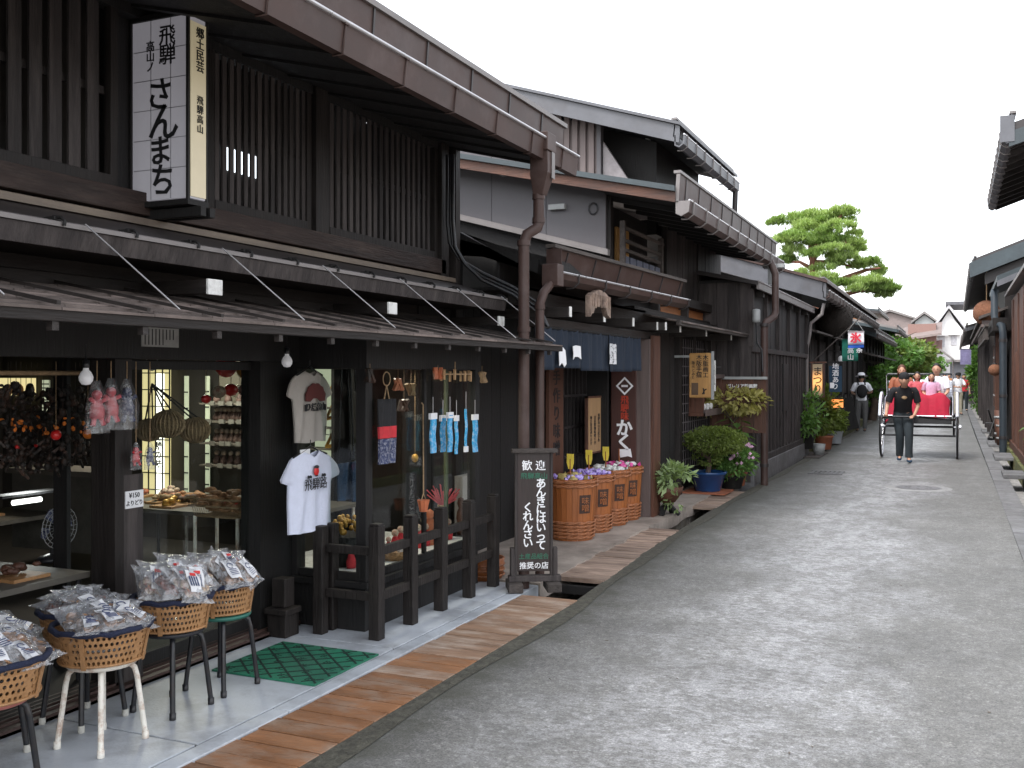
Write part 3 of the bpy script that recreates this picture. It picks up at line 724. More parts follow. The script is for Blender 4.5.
# collector box, funnel and downpipe
X = -2.93; yq = 7.12
b = MB()
b.box(X-.05,X+.11,yq-.09,yq+.09,3.36,3.50)
b.box(X-.045,X+.10,yq-.07,yq+.07,3.18,3.36)
b.add([(X-.045,yq-.07,3.18),(X+.10,yq-.07,3.18),(X+.10,yq+.07,3.18),(X-.045,yq+.07,3.18),(X-.03,yq-.045,3.03),(X+.05,yq-.045,3.03),(X+.05,yq+.045,3.03),(X-.03,yq+.045,3.03)],
      [(0,1,5,4),(1,2,6,5),(2,3,7,6),(3,0,4,7),(4,5,6,7)])
b.build('collector_box', 'metal_brown', P, bevel=.006)
b = MB(); b.box(X+.103,X+.108,yq+.01,yq+.07,3.16,3.40); b.build('collector_strap', 'metal_pale', P)
b = MB(); b.tube([(X,yq,3.06),(X,yq,2.82),(X-.01,yq-.01,2.78),(X-.07,yq-.06,2.73),(X-.09,yq-.08,2.66),(X-.09,yq-.08,.02)], .043, 14)
for z in (3.02,2.84,2.66,2.0,.9): b.tube([(X if z>2.8 else X-.09, yq if z>2.8 else yq-.08, z-.02),(X if z>2.8 else X-.09, yq if z>2.8 else yq-.08, z+.02)], .050, 14)
b.build('downpipe', 'metal_brown', P)
# electric cables down the corner
b = MB()
for k, (dx, r) in enumerate(((0,.014),(.03,.011),(.055,.016))):
    b.tube([(-3.90+dx,7.46,3.5),(-3.90+dx,7.46,2.95),(-3.88+dx,7.46,2.76-.02*k),(-3.80+dx,7.48,2.62-.02*k),(-3.6,7.52,2.50-.03*k),(-3.35,7.58,2.38-.03*k),(-3.15,7.62,2.25-.04*k),(-3.06,7.64,2.05)], r, 7)
b.build('cable', 'black_tube', P)

# lightbox sign at the first floor
A = Vector((-4.0,4.06,2.56)); x1 = -3.635; zt = 3.52; yd = 4.22
sg = thing('shop_sign', 'tall white tiled lightbox sign with black brush writing on the upper front', 'sign', (-3.8,4.1,2.5))
b = MB(); b.box(-4.03,x1-.012,4.075,yd-.012,2.575,3.535); b.build('lightbox', 'lantern_paper', sg)
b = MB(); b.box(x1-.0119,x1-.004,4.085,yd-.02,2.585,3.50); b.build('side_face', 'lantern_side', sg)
b = MB()
for (xx, yy) in ((-4.035,4.07),(x1-.01,4.07),(x1-.01,yd-.01),(-4.035,yd-.01)): b.box(xx-.008,xx+.008,yy-.008,yy+.008,2.55,3.555)
for z in (2.55,3.54): b.box(-4.04,x1,4.06,yd,z-.012,z+.018)
b.box(-4.0,x1+.05,4.10,4.14,2.48,2.53); b.box(-4.0,x1+.05,4.17,4.21,2.48,2.53)
b.build('frame', 'black_wood', sg, bevel=.002)
b = MB()
for x in (-3.90,-3.765): b.box(x-.002,x+.002,4.0735,4.0752,2.58,3.53)
for i in range(1,6): b.box(-4.02,x1-.02,4.0735,4.0752,2.58+i*.158-.002,2.58+i*.158+.002)
b.build('tile_joint', mat('tile_joint_grey', (.25,.25,.27), bump=0), sg)
b = MB()
for ch, sz, xx, zz, rot, bd in (('さ',.185,-3.835,3.135,-.12,.014),('ん',.215,-3.805,2.985,-.10,.012),('ま',.165,-3.83,2.835,.05,.018),('ち',.185,-3.82,2.68,-.14,.014)):
    text_mb(ch, sz, (xx,4.070,zz), (math.cos(rot),0,math.sin(rot)), (-math.sin(rot),0,math.cos(rot)), False, bd, .002, mb=b)
text_mb('飛騨', .115, (-3.785,4.070,3.385), (1,0,0), (0,0,1), True, .006, .002, .88, mb=b)
text_mb('高山ノ', .06, (-3.90,4.070,3.34), (1,0,0), (0,0,1), True, .006, .002, .9, mb=b)
text_mb('郷土民芸', .062, (x1+.001,4.15,3.36), (0,1,0), (0,0,1), True, .006, .002, .95, mb=b)
text_mb('飛騨高山', .05, (x1+.001,4.15,3.02), (0,1,0), (0,0,1), True, 0, .002, 1.0, mb=b)
b.build('lettering', 'ink', sg)

# notice paper under the awning, price card on the post, alarm bulbs
n = thing('notice_sheet', 'small grey printed notice pinned to the beam under the awning', 'notice', (-3.89,3.95,1.8))
y0, y1 = on_x(143,-3.885).y, on_x(180,-3.885).y
b = MB(); b.box(-3.899,-3.893,y0,y1,1.80,1.915); b.build('sheet', mat('greyed_paper', (.28,.28,.27), bump=0), n)
b = MB()
for i in range(9): b.box(-3.893,-3.8915,y0+.02+i*(y1-y0-.04)/9,y0+.026+i*(y1-y0-.04)/9,1.81+.03*(i>5),1.895)
b.build('print', 'ink', n)
n = thing('price_card', 'white handwritten price card on the dark door post', 'card', (-3.93,4.0,1.2))
pc = on_x(136,-3.94,499)
b = MB(); b.box(-3.948,-3.942,pc.y-.07,pc.y+.055,pc.z-.045,pc.z+.045); b.build('card', 'paper', n)
b = MB(); text_mb('¥150', .036, (-3.941,pc.y-.01,pc.z+.022), (0,1,0), (0,0,1), False, .01, .001, mb=b); text_mb('よりどり', .03, (-3.941,pc.y-.01,pc.z-.018), (0,1,0), (0,0,1), False, .01, .001, mb=b); b.build('lettering', 'ink', n)
b = MB(); b.box(-3.96,-3.949,pc.y-.075,pc.y+.06,.05,pc.z+.13); b.build('board', 'grey_wood_v', n)
def bulb(px, py, X, lab):
    p = on_x(px, X, py); o = thing('light_bulb', lab, 'light bulb', p, 'unlit bulbs under the lintel')
    q = MB(); q.lathe([(0,-.04),(.02,-.036),(.032,-.018),(.034,.0),(.026,.02),(.014,.034),(.013,.045)], p, 16); q.build('globe', 'bulb', o)
    q = MB(); q.lathe([(.015,.044),(.018,.05),(.018,.08),(.006,.085),(.003,.09),(.003,.16)], p, 12); q.build('socket', 'black_tube', o)
bulb(86, 377, -3.87, 'round white bulb hanging above the pink doll bags')
bulb(287, 361, -3.80, 'small white bulb hanging above the cream T-shirt')

random.seed(14)
for k in range(9):
    x, y = random.uniform(-2.3,.3), random.uniform(3.3,11); o = props(None or thing('fallen_leaf', 'tiny pale fallen leaf or scrap lying on the road', 'leaf', (x,y,.0), 'scraps on the road'))
    q = MB(); a_ = random.uniform(0,3); q.prism([(x,y),(x+.012*math.cos(a_)+.006,y+.012*math.sin(a_)),(x+.02*math.cos(a_),y+.02*math.sin(a_)),(x+.008*math.cos(a_)-.006,y+.01*math.sin(a_)+.006)], 'z', .006, .009); q.build('leaf', 'ledge', o)
# ================================================================ SHOP GOODS
# ---- snack bags
M['snack_c'] = mat('dark_red_beans', (.16,.05,.035), .6, var=.6, scale=30, bump=.5)
def make_bag(kind, seed, lab=True):
    rnd = random.Random(seed)
    o = thing('snack_bag', 'x', 'snack bag', (0,0,0))
    def pillow(w, h, t, n, m, wob, fan):
        vs, fs = [], []
        for sgn in (1,-1):
            for i in range(n+1):
                for j in range(m+1):
                    u, v = -1+2*j/m, -1+2*i/n
                    e = max(0, (1-u*u))**.5*max(0, (1-v**4))**.6
                    ww = w*(1+fan*max(0, abs(v)-.75)*2)
                    d = mnoise.noise(Vector((u*2.7+seed, v*2.7, sgn*3)))
                    d2 = mnoise.noise(Vector((u*7+seed, v*7, sgn*3)))
                    x, y, z = u*ww/2, v*h/2, sgn*(t/2*e*(1+d*wob)+d2*.004*min(1, e*3))
                    vs.append((x+d2*.004, y+d*.005, z+t/2))
        k = (n+1)*(m+1)
        for s0 in (0, k):
            for i in range(n):
                for j in range(m):
                    a = s0+i*(m+1)+j; q = (a, a+1, a+m+2, a+m+1)
                    fs.append(q if s0 == 0 else q[::-1])
        return vs, fs
    b = MB(); vs, fs = pillow(.13, .20, .05, 12, 9, .8, .5); b.add(vs, fs, 0, False)
    b.build('wrapper', 'wrapper', o, local=True)
    b = MB()
    for i in range(16):
        b.lathe([(0,-.003),(.02,-.003),(.024,0),(.02,.004),(0,.004)], (0,0,0), 9)
        k = 5*9
        mt = Matrix.Translation((rnd.uniform(-.035,.035), rnd.uniform(-.06,.05), .024+rnd.uniform(-.010,.010))) @ Matrix.Rotation(rnd.uniform(-.7,.7),4,'X') @ Matrix.Rotation(rnd.uniform(-.7,.7),4,'Y')
        b.xf(mt, len(b.v)-k)
    b.build('crackers', kind, o, local=True)
    if not lab: return o
    b = MB()
    nn = 6
    vs = [(-.030+.060*j, -.058+.116*i/nn, .0545+.004*math.sin(i*1.3+seed)*(1 if j else -1)-.006*abs(i/nn-.5)*2) for i in range(nn+1) for j in range(2)]
    vs += [(x, y, z-.0012) for x, y, z in vs]; q = 2*(nn+1)
    b.add(vs, [(2*i,2*i+1,2*i+3,2*i+2) for i in range(nn)]+[(q+2*i+2,q+2*i+3,q+2*i+1,q+2*i) for i in range(nn)])
    lb = b.build('label', 'paper', o, local=True)
    b = MB(); pr = 'ink_blue'
    if kind == 'snack_a':
        b.tube([(.016*math.cos(t*.5)-.002, .016*math.sin(t*.5)+.012, .0575) for t in range(11)], .0022, 4)
        for i in range(4): b.box(-.020,.020,-.012-i*.010,-.0095-i*.010,.0560,.0580)
    else:
        for i in range(4): b.box(-.024+i*.012,-.019+i*.012,-.03,.02,.0555,.0578)
    b.build('print', pr, lb, local=True)
    if kind == 'snack_b':
        b = MB(); b.box(-.014,.014,.024,.038,.0555,.058); b.build('stamp', 'red', lb, local=True)
    return o
bags = [make_bag('snack_a', 1.3), make_bag('snack_a', 5.1), make_bag('snack_b', 9.7), make_bag('snack_a', 14.2, False), make_bag('snack_c', 21.7, False)]
bag_used = [False]*5
def put_bag(k, loc, rot, label, group, sc=1.0):
    if not bag_used[k]:
        o = bags[k]; bag_used[k] = True; o.location = loc; o.rotation_euler = rot; o['label'] = label; o['group'] = group; o.scale = (sc,)*3; return o
    return copy_tree(bags[k], loc, rot, label, group, sc)

def make_basket(r, h, cx, cy, z, label):
    o = thing('bamboo_basket', label, 'basket', (cx, cy, z), 'bamboo baskets of snack bags on stools')
    b = MB(); nu, nv = 56, 5; rb = r*.86
    def P_(u, v, dr=0):
        t = 2*math.pi*u/nu; rr = rb+(r-rb)*v/nv+dr; rr *= 1+.012*math.cos(4*t)
        return Vector((cx+rr*math.cos(t), cy+rr*math.sin(t), z+.012+(h-.02)*v/nv))
    for i in range(nu):
        for j in range(nv):
            of = .5*(j % 2); u0 = i+of
            C = [P_(u0, j), P_(u0+1, j), P_(u0+1, j+1), P_(u0, j+1)]
            if i % 14 == 0:
                b.add(C, [(0,1,2,3)]); continue
            hol = [P_(u0+.5+.33*math.cos(a), j+.5+.33*math.sin(a)) for a in [(-3*math.pi/4)+k*math.pi/4 for k in range(8)]]
            # ring between the square cell and its octagonal opening
            vs = C+hol
            b.add(vs, [(0,1,6,5,4),(1,2,8,7,6),(2,3,10,9,8),(3,0,4,11,10)])
    w = b.build('woven_side', 'wicker', o)
    sm = w.modifiers.new('thick', 'SOLIDIFY'); sm.thickness = .005
    b = MB()
    for v in (0, nv): b.tube([P_(u*.999, v, .003) for u in range(nu)], .006, 6, closed=True)
    b.lathe([(0,.006),(rb*.5,.006),(rb,.010),(rb,.016),(rb*.5,.012),(0,.012)], (cx,cy,z), 24)
    for k in range(4):
        t = k*math.pi/2+.4; 
        b.beam((cx+rb*math.cos(t)*1.03, cy+rb*math.sin(t)*1.03, z), (cx+r*math.cos(t)*1.03, cy+r*math.sin(t)*1.03, z+h), .02, .006, up=(math.cos(t),math.sin(t),0))
    b.build('base_and_ribs', 'wicker', o)
    b = MB(); b.tube([(cx+(r+.002)*math.cos(2*math.pi*k/32), cy+(r+.002)*math.sin(2*math.pi*k/32), z+h+.004*math.sin(k*2.1)) for k in range(32)], [.0135+.0012*math.sin(k*3.3) for k in range(32)], 9, closed=True)
    b.build('rim_binding', 'navy_rim', o)
    return o
def make_stool(cx, cy, r, zs, m_leg, m_seat, label, rot=.75, tip=None):
    o = thing('stool', label, 'stool', (cx, cy, .02), 'round four legged stools under the baskets')
    b = MB(); b.lathe([(0,zs-.02),(r*.97,zs-.02),(r,zs-.012),(r,zs-.004),(r*.95,zs),(0,zs)], (cx,cy,0), 26); b.build('seat', m_seat, o)
    for k in range(4):
        t = rot+k*math.pi/2; c_, s_ = math.cos(t), math.sin(t)
        q = MB(); q.tube([(cx+c_*r*.35, cy+s_*r*.35, zs-.028),(cx+c_*r*.75, cy+s_*r*.75, zs-.03),(cx+c_*r*.90, cy+s_*r*.90, zs-.05),(cx+c_*r*.97, cy+s_*r*.97, zs-.09),(cx+c_*r*1.2, cy+s_*r*1.2, .045)], .0125, 10)
        L_ = q.build('leg', m_leg, o)
        q = MB(); q.lathe([(.0145,.0),(.0155,.004),(.0155,.032),(.0,.034)], (cx+c_*r*1.205, cy+s_*r*1.205, .021), 10); q.build('foot_cap', tip or m_leg, L_)
    return o
sets = [ # cx, cy, r_basket, rim z, stool leg, seat, tip, bag kinds, desc
 (-3.45,2.74,.215,.55,'black_tube','seat_pink',None,(0,1,0,3),'nearest the shop corner at the left edge','black stool with faded red seat under the basket at the left edge'),
 (-3.45,3.31,.205,.55,'rust_white','rust_white',None,(0,1,3,0,1),'on the chipped white stool','chipped white enamel stool with rust spots'),
 (-3.76,3.50,.20,.55,'black_tube','seat_dark','rubber',(4,0,3,4),'against the door behind the white stool','black stool with white foot caps behind the white stool'),
 (-3.50,3.80,.185,.57,'black_tube','seat_dark',None,(2,2,4,2),'heaped high, right of the white stool','tall black stool right of the white stool'),
 (-3.50,4.16,.165,.57,'black_tube','seat_green',None,(2,3,1),'smallest, on the green seated stool by the mat','black legged stool with green seat beside the green mat'),
 (-3.80,2.98,.195,.55,'black_tube','seat_dark','rubber',(4,3,0),'at the back left behind the red seated stool','black stool with white foot caps behind the red seated stool')]
for si, (cx, cy, r, zr, ml, ms, tip, kinds, desc, sdesc) in enumerate(sets):
    h = .155; zs = zr-h
    make_stool(cx, cy, .15, zs, ml, ms, sdesc, rot=.75 if si != 1 else .78, tip=tip)
    make_basket(r, h, cx, cy, zs, f'round bamboo basket with navy rim {desc}')
    rnd = random.Random(si*17+3)
    lab = f'crinkled clear snack bag with white label in the basket {desc}'[:200]
    lab = {0:'crinkled snack bag with white label in the basket at the left edge',1:'crinkled snack bag with white label in the basket on the white stool',
           2:'crinkled snack bag in the basket against the door behind the white stool',3:'upright snack bag with red stamped label in the high heaped basket',
           4:'snack bag heaped in the small basket on the green seated stool',5:'snack bag in the back left basket behind the red seated stool'}[si]
    gp = f'snack bags in basket {desc}'
    n = [12,12,10,14,9,9][si]
    z0 = zr-.105
    for i in range(6):     # lower layer seen through the weave
        t = i*math.pi/3; rr = r*.47
        put_bag(kinds[i % len(kinds)], (cx+rr*math.cos(t), cy+rr*math.sin(t), z0-.02), (rnd.uniform(-.2,.2), rnd.uniform(-.2,.2), t), lab, gp, .72)
    for i in range(n):
        t = i*2.399; rr = r*.68*math.sqrt((i+.5)/n)
        up = si in (3, 4)
        tilt = rnd.uniform(.15,.55) if not up else rnd.uniform(.5,1.15)
        z = z0+.065+(.055*(1-rr/r)+rnd.uniform(0,.03)+(.05 if up else 0))
        face = rnd.uniform(-.5,.5)-.15+math.pi/2     # labels mostly face the street
        if up: rot = (tilt, 0, face)
        else: rot = (tilt*.7, rnd.uniform(-.25,.25), face)
        m_ = Matrix.Rotation(rot[2],4,'Z') @ Matrix.Rotation(tilt,4,'X') @ Matrix.Rotation(rnd.uniform(-.35,.35),4,'Z')
        put_bag(kinds[i % len(kinds)], (cx+rr*math.cos(t), cy+rr*math.sin(t), z), m_.to_euler(), lab, gp, rnd.uniform(.98,1.18))

# ---- green rubber mat
o = thing('door_mat', 'green rubber mat with diamond grooves on the grey paving', 'mat', (-3.4,4.68,.02))
b = MB(); b.box(-3.74,-3.06,4.36,5.0,.020,.031); b.build('mat', 'mat_green', o, bevel=.003)
b = MB()
random.seed(11)
def clipseg(a, c_):
    return a, c_
x0, x1, y0, y1 = -3.73,-3.07,4.37,4.99
for k in range(-8, 12):
    for sgn in (1,-1):
        # lines y = sgn*x*0.9 + c
        ptsl = []
        c0 = (y0+y1)/2+(k-2)*.13 - sgn*.9*((x0+x1)/2)
        for i in range(61):
            x = x0+(x1-x0)*i/60; y = sgn*.9*x+c0
            if y0 < y < y1: ptsl.append((x,y))
        if len(ptsl) > 2:
            b.beam((ptsl[0][0],ptsl[0][1],.0315),(ptsl[-1][0],ptsl[-1][1],.0318),.011,.003)
for i in range(7):
    for j in range(6):
        if (i+j) % 2: continue
        cx, cy = x0+.07+i*.088, y0+.06+j*.1
        for q in (0,.018): b.box(cx-.03+q,cx-.026+q,cy-.02,cy+.02,.0312,.0328); b.box(cx-.03,cx+.02,cy-.02+q*1.4,cy-.017+q*1.4,.0312,.0328)
b.build('grooves', 'mat_line', o)

# ---- low timber rail round the display bay
o = thing('timber_rail', 'low dark timber rail of square posts round the display window', 'railing', (-3.4,6.2,.02))
fy = [5.30,5.72,6.14,6.58,7.0]
fx = -3.26
for y in fy:
    b = MB(); b.box(fx-.038,fx+.038,y-.038,y+.038,.02,.72); b.prism([(fx-.038,.72),(fx+.038,.72),(fx+.03,.735),(fx-.03,.735)],'y',y-.034,y+.034); b.build('post', 'fence_wood', o, bevel=.006)
for (x, y) in ((-3.66,5.28),(-3.66,5.40)):
    b = MB(); b.box(x-.036,x+.036,y-.036,y+.036,.02,.70); b.build('post', 'fence_wood', o, bevel=.006)
for z in (.56,.28):
    b = MB()
    for a, c_ in zip(fy, fy[1:]): b.box(fx-.02,fx+.02,a+.038,c_-.038,z-.028,z+.028)
    b.build('rail', 'fence_wood', o, bevel=.004)
    b = MB(); b.box(-3.622,fx-.04,5.28,5.32,z-.026,z+.026); b.build('rail', 'fence_wood', o, bevel=.004)
o = thing('wooden_block', 'stacked brown wooden blocks against the wall left of the timber rail', 'blocks', (-3.8,5.2,.02))
b = MB(); b.box(-3.92,-3.78,5.08,5.22,.02,.16); b.box(-3.93,-3.76,5.06,5.22,.163,.20); b.box(-3.90,-3.80,5.10,5.20,.203,.38); b.build('block', 'wood_v', o, bevel=.006)

# ---- T-shirts on hangers, facing the street
def tshirt(pxl, pxr, pyt, pyb, X, m, name_label, art):
    a, c_ = on_x(pxl, X, pyt), on_x(pxr, X, pyb); cy = (a.y+c_.y)/2; w = c_.y-a.y
    zt = on_x((pxl+pxr)/2, X, pyt).z; zb = on_x((pxl+pxr)/2, X, pyb).z; h = zt-zb
    o = thing('t_shirt', name_label, 't-shirt', (X, cy, zb))
    # outline (half) in units: x 0..0.5 , z 0..1 from the top
    half = [(.08,0),(.16,.02),(.27,.055),(.34,.10),(.42,.20),(.50,.33),(.40,.385),(.345,.30),(.345,.6),(.35,1.0)]
    rows = 26; cols = 16
    def xs(v):   # half-width of the body/sleeve silhouette at depth v
        if v < .33: return [(.0,.10),(.02,.16),(.055,.27),(.10,.34),(.20,.42),(.33,.50)]
        return None
    def hw(v):
        tab = [(0,.12),(.03,.20),(.06,.28),(.10,.345),(.20,.425),(.33,.49),(.37,.44),(.385,.36),(.40,.345),(1.0,.355)]
        for (v0,w0),(v1,w1) in zip(tab, tab[1:]):
            if v0 <= v <= v1: return w0+(w1-w0)*(v-v0)/(v1-v0)
        return .35
    vs, fs = [], []
    for sd in (0, 1):
        for i in range(rows+1):
            v = (i/rows)**1.1
            for j in range(cols+1):
                u = -1+2*j/cols; y = u*hw(v)*w
                drop = 0
                if v < .08: drop = max(0, .075-abs(u*hw(v))*.62)*(1-v/.08)*(1 if sd == 0 else .55)     # neckline
                fold = .012*math.sin(y*46+v*2.3)*min(1, v*1.6)+.008*math.sin(y*21+1+v*5)
                vs.append((X+.004*(1 if sd == 0 else -1)+fold+(.022 if sd == 0 else -.012)*(1-u*u), cy+y, zt-h*(v+drop)+.01*h*math.sin(u*5)*(v > .95)))
    k = (rows+1)*(cols+1)
    for s0 in (0, k):
        for i in range(rows):
            for j in range(cols):
                q = (s0+i*(cols+1)+j, s0+(i+1)*(cols+1)+j, s0+(i+1)*(cols+1)+j+1, s0+i*(cols+1)+j+1); fs.append(q if s0 == 0 else q[::-1])
    for i in range(rows):
        for j in (0, cols): a1 = i*(cols+1)+j; a2 = a1+cols+1; fs.append((a1, a2, a2+k, a1+k))
    b = MB(); b.add(vs, fs, 0, True); b.build('fabric', m, o)
    b = MB(); b.tube([(X, cy-w*.28, zt-h*.06),(X, cy-w*.1, zt+.005),(X, cy, zt+.03),(X, cy+w*.1, zt+.005),(X, cy+w*.28, zt-h*.06)], .006, 6); b.tube([(X,cy,zt+.03),(X,cy,zt+.07)], .003, 5); b.build('hanger', 'black_tube', o)
    art(o, X+.052, cy, zt, w, h)
    return o
def art_low(o, x, cy, zt, w, h):
    b = MB(); b.sphere((x-.006, cy, zt-h*.25), .030, 14, sc=(.25,.9,1)); b.build('red_figure', 'red_gloss', o)
    b = MB(); b.sphere((x-.006, cy+.002, zt-h*.20), .026, 12, sc=(.28,1,.5)); b.box(x-.008,x-.002,cy-.012,cy+.012,zt-h*.315,zt-h*.30)
    text_mb('飛騨路', .080, (x-.008, cy, zt-h*.405), (0,1,0), (0,0,1), False, .004, .001, mb=b)
    text_mb('高山', .022, (x-.004, cy-.075, zt-h*.31), (0,1,0), (0,0,1), False, .01, .003, mb=b)
    text_mb('高山', .022, (x-.004, cy+.075, zt-h*.31), (0,1,0), (0,0,1), False, .01, .003, mb=b)
    b.build('print', 'ink', o)
def art_up(o, x, cy, zt, w, h):
    b = MB(); n = 18
    pl = []
    for i in range(n+1):
        t = math.pi*i/n; pl.append((cy+.105*math.cos(t)*(1+.05*math.sin(9*t)), zt-h*.36+.085*math.sin(t)*(1+.06*math.sin(11*t))))
    pl += [(cy-.105, zt-h*.42),(cy-.06, zt-h*.43),(cy-.03, zt-h*.385),(cy+.02, zt-h*.385),(cy+.05, zt-h*.43),(cy+.10, zt-h*.42)]
    b.prism([(p[0], p[1]) for p in pl], 'x', x-.012, x-.004); b.build('printed_shape', mat('dull_red_print', (.10,.02,.018), bump=0), o)
    b = MB(); text_mb('ひだ高山', .055, (x-.004, cy, zt-h*.50), (0,1,0), (0,0,1), False, .008, .003, mb=b)
    for s_ in (-1,1): b.box(x-.010,x-.004,cy+s_*.105-.008,cy+s_*.105+.008,zt-h*.56,zt-h*.47)
    b.box(x-.010,x-.004,cy-.03,cy+.03,zt-h*.56,zt-h*.55); b.build('print', 'ink', o)
    b = MB(); b.tube([(x-.002, cy+.10, zt-h*.90),(x-.002, cy+.155, zt-h*.92),(x-.002, cy+.155, zt-h*.81),(x-.002, cy+.10, zt-h*.79)], .003, 4, closed=True); b.build('size_tag', 'ink', o)
tshirt(279, 339, 451, 531, -3.70, 'tshirt', 'white T-shirt with a red figure and big black characters, lower of the two', art_low)
tshirt(286, 332, 371, 442, -3.78, 'tshirt2', 'cream T-shirt with dark red printed shape, upper of the two', art_up)
tc = on_x(306, -3.69, 455)
o = thing('price_tag', 'small white price tag on the hanger of the lower T-shirt', 'tag', tc)
b = MB(); b.box(-3.70,-3.695,tc.y-.05,tc.y+.05,tc.z-.012,tc.z+.035); b.build('tag', 'paper', o)

# ---- bags and cloths hung along the bay
def hanging_cloth(px0, px1, py0, py1, X, m, name, label, cat, th=.02, wav=.008, taper=1.0, parts=()):
    a, c_ = on_x(px0, X, py0), on_x(px1, X, py1); zt = on_x((px0+px1)/2, X, py0).z; zb = on_x((px0+px1)/2, X, py1).z
    o = thing(name, label, cat, (X, (a.y+c_.y)/2, zb))
    def piece(nm, f0, f1, mm, d=0, par=None):
        n, r_ = 14, 10; vs, fs = [], []
        cy, w = (a.y+c_.y)/2, (c_.y-a.y)
        for sd in (0,1):
            for i in range(r_+1):
                v = f0+(f1-f0)*i/r_
                for j in range(n+1):
                    u = -1+2*j/n; ww = w/2*(taper+(1-taper)*v)
                    vs.append((X+(th/2+d)*(1 if sd == 0 else -1)*(1-.6*abs(u)**3)+wav*math.sin(u*7+v*3), cy+u*(ww+d), zt+(zb-zt)*v))
        k = (r_+1)*(n+1)
        for s0 in (0, k):
            for i in range(r_):
                for j in range(n):
                    q = (s0+i*(n+1)+j, s0+(i+1)*(n+1)+j, s0+(i+1)*(n+1)+j+1, s0+i*(n+1)+j+1); fs.append(q if s0 == 0 else q[::-1])
        for i in range(r_):
            for j in (0,n): a1 = i*(n+1)+j; fs.append((a1,a1+n+1,a1+n+1+k,a1+k))
        for j in range(n):
            for i in (0,r_): a1 = i*(n+1)+j; fs.append((a1,a1+1,a1+1+k,a1+k))
        q = MB(); q.add(vs, fs, 0, True); return q.build(nm, mm, par or o)
    piece('cloth', 0, 1, m)
    for nm, f0, f1, mm in parts: piece(nm, f0, f1, mm, .003)
    return o, a, c_, zt, zb
o, a, c_, zt, zb = hanging_cloth(337, 352, 463, 500, -3.72, 'bluebag', 'shoulder_bag', 'plain indigo cloth bag on long straps, left of the pair', 'bag')
b = MB(); b.tube([(-3.72,a.y+.02,zt),(-3.72,a.y+.06,1.70)], .006, 5); b.tube([(-3.72,c_.y-.01,zt),(-3.72,c_.y-.05,1.70)], .006, 5); b.build('strap', 'blackcloth', o)
o, a, c_, zt, zb = hanging_cloth(352, 363, 461, 501, -3.68, 'bluebag', 'shoulder_bag', 'indigo cloth bag on long straps, right of the pair beside the bay post', 'bag')
b = MB(); b.tube([(-3.68,a.y+.02,zt),(-3.70,a.y+.01,1.70)], .006, 5); b.tube([(-3.68,c_.y-.01,zt),(-3.70,c_.y-.07,1.70)], .006, 5); b.build('strap', 'blackcloth', o)
o, a, c_, zt, zb = hanging_cloth(378, 395, 399, 464, -3.36, 'blackcloth', 'hanging_pouch', 'long black and navy pouch with a red band hung from a ring', 'pouch', parts=(('red_band',.42,.60,'redcloth'),('patterned_cloth',.61,.99,'bluecheck')))
b = MB(); cy = (a.y+c_.y)/2; b.tube([(-3.36,cy-.03,zt),(-3.36,cy,zt+.09),(-3.36,cy+.03,zt)], .005, 5); b.tube([(-3.36,cy+.045*math.cos(t*.45),zt+.13+.045*math.sin(t*.45)) for t in range(14)], .004, 5, closed=True); b.build('ring', 'straw', o)
# black garment hanging at the glass door
o, a, c_, zt, zb = hanging_cloth(252, 266, 380, 498, -4.2, 'blackcloth', 'hanging_garment', 'long black garment hanging inside the glass door', 'garment', th=.05, wav=.02, taper=.6)

# blue straps with clips on a round hanger
hp = on_x(455, -3.30, 377)
o = thing('clip_hanger', 'round drying hanger with wooden clips above the blue straps', 'clip hanger', hp)
b = MB(); b.tube([(hp.x+.08*math.cos(t*.4), hp.y+.20*math.sin(t*.4), hp.z+.02) for t in range(16)], .006, 6, closed=True); b.tube([(hp.x,hp.y-.2,hp.z+.02),(hp.x,hp.y+.2,hp.z+.02)], .005, 5); b.tube([(hp.x,hp.y,hp.z+.02),(hp.x,hp.y,hp.z+.11)], .004, 5); b.build('hoop', 'straw', o)
rnd = random.Random(4)
for k in range(9):
    t = k*.7; cx, cy = hp.x+.08*math.cos(t), hp.y+.20*math.sin(t)
    b = MB(); zz = rnd.uniform(-.005,.015); b.prism([(cy-.008,hp.z-.03+zz),(cy+.008,hp.z-.03+zz),(cy+.012,hp.z+.045+zz),(cy+.002,hp.z+.03+zz),(cy-.010,hp.z+.045+zz)], 'x', cx-.006, cx+.006); b.build('clip', 'tanboard', o)
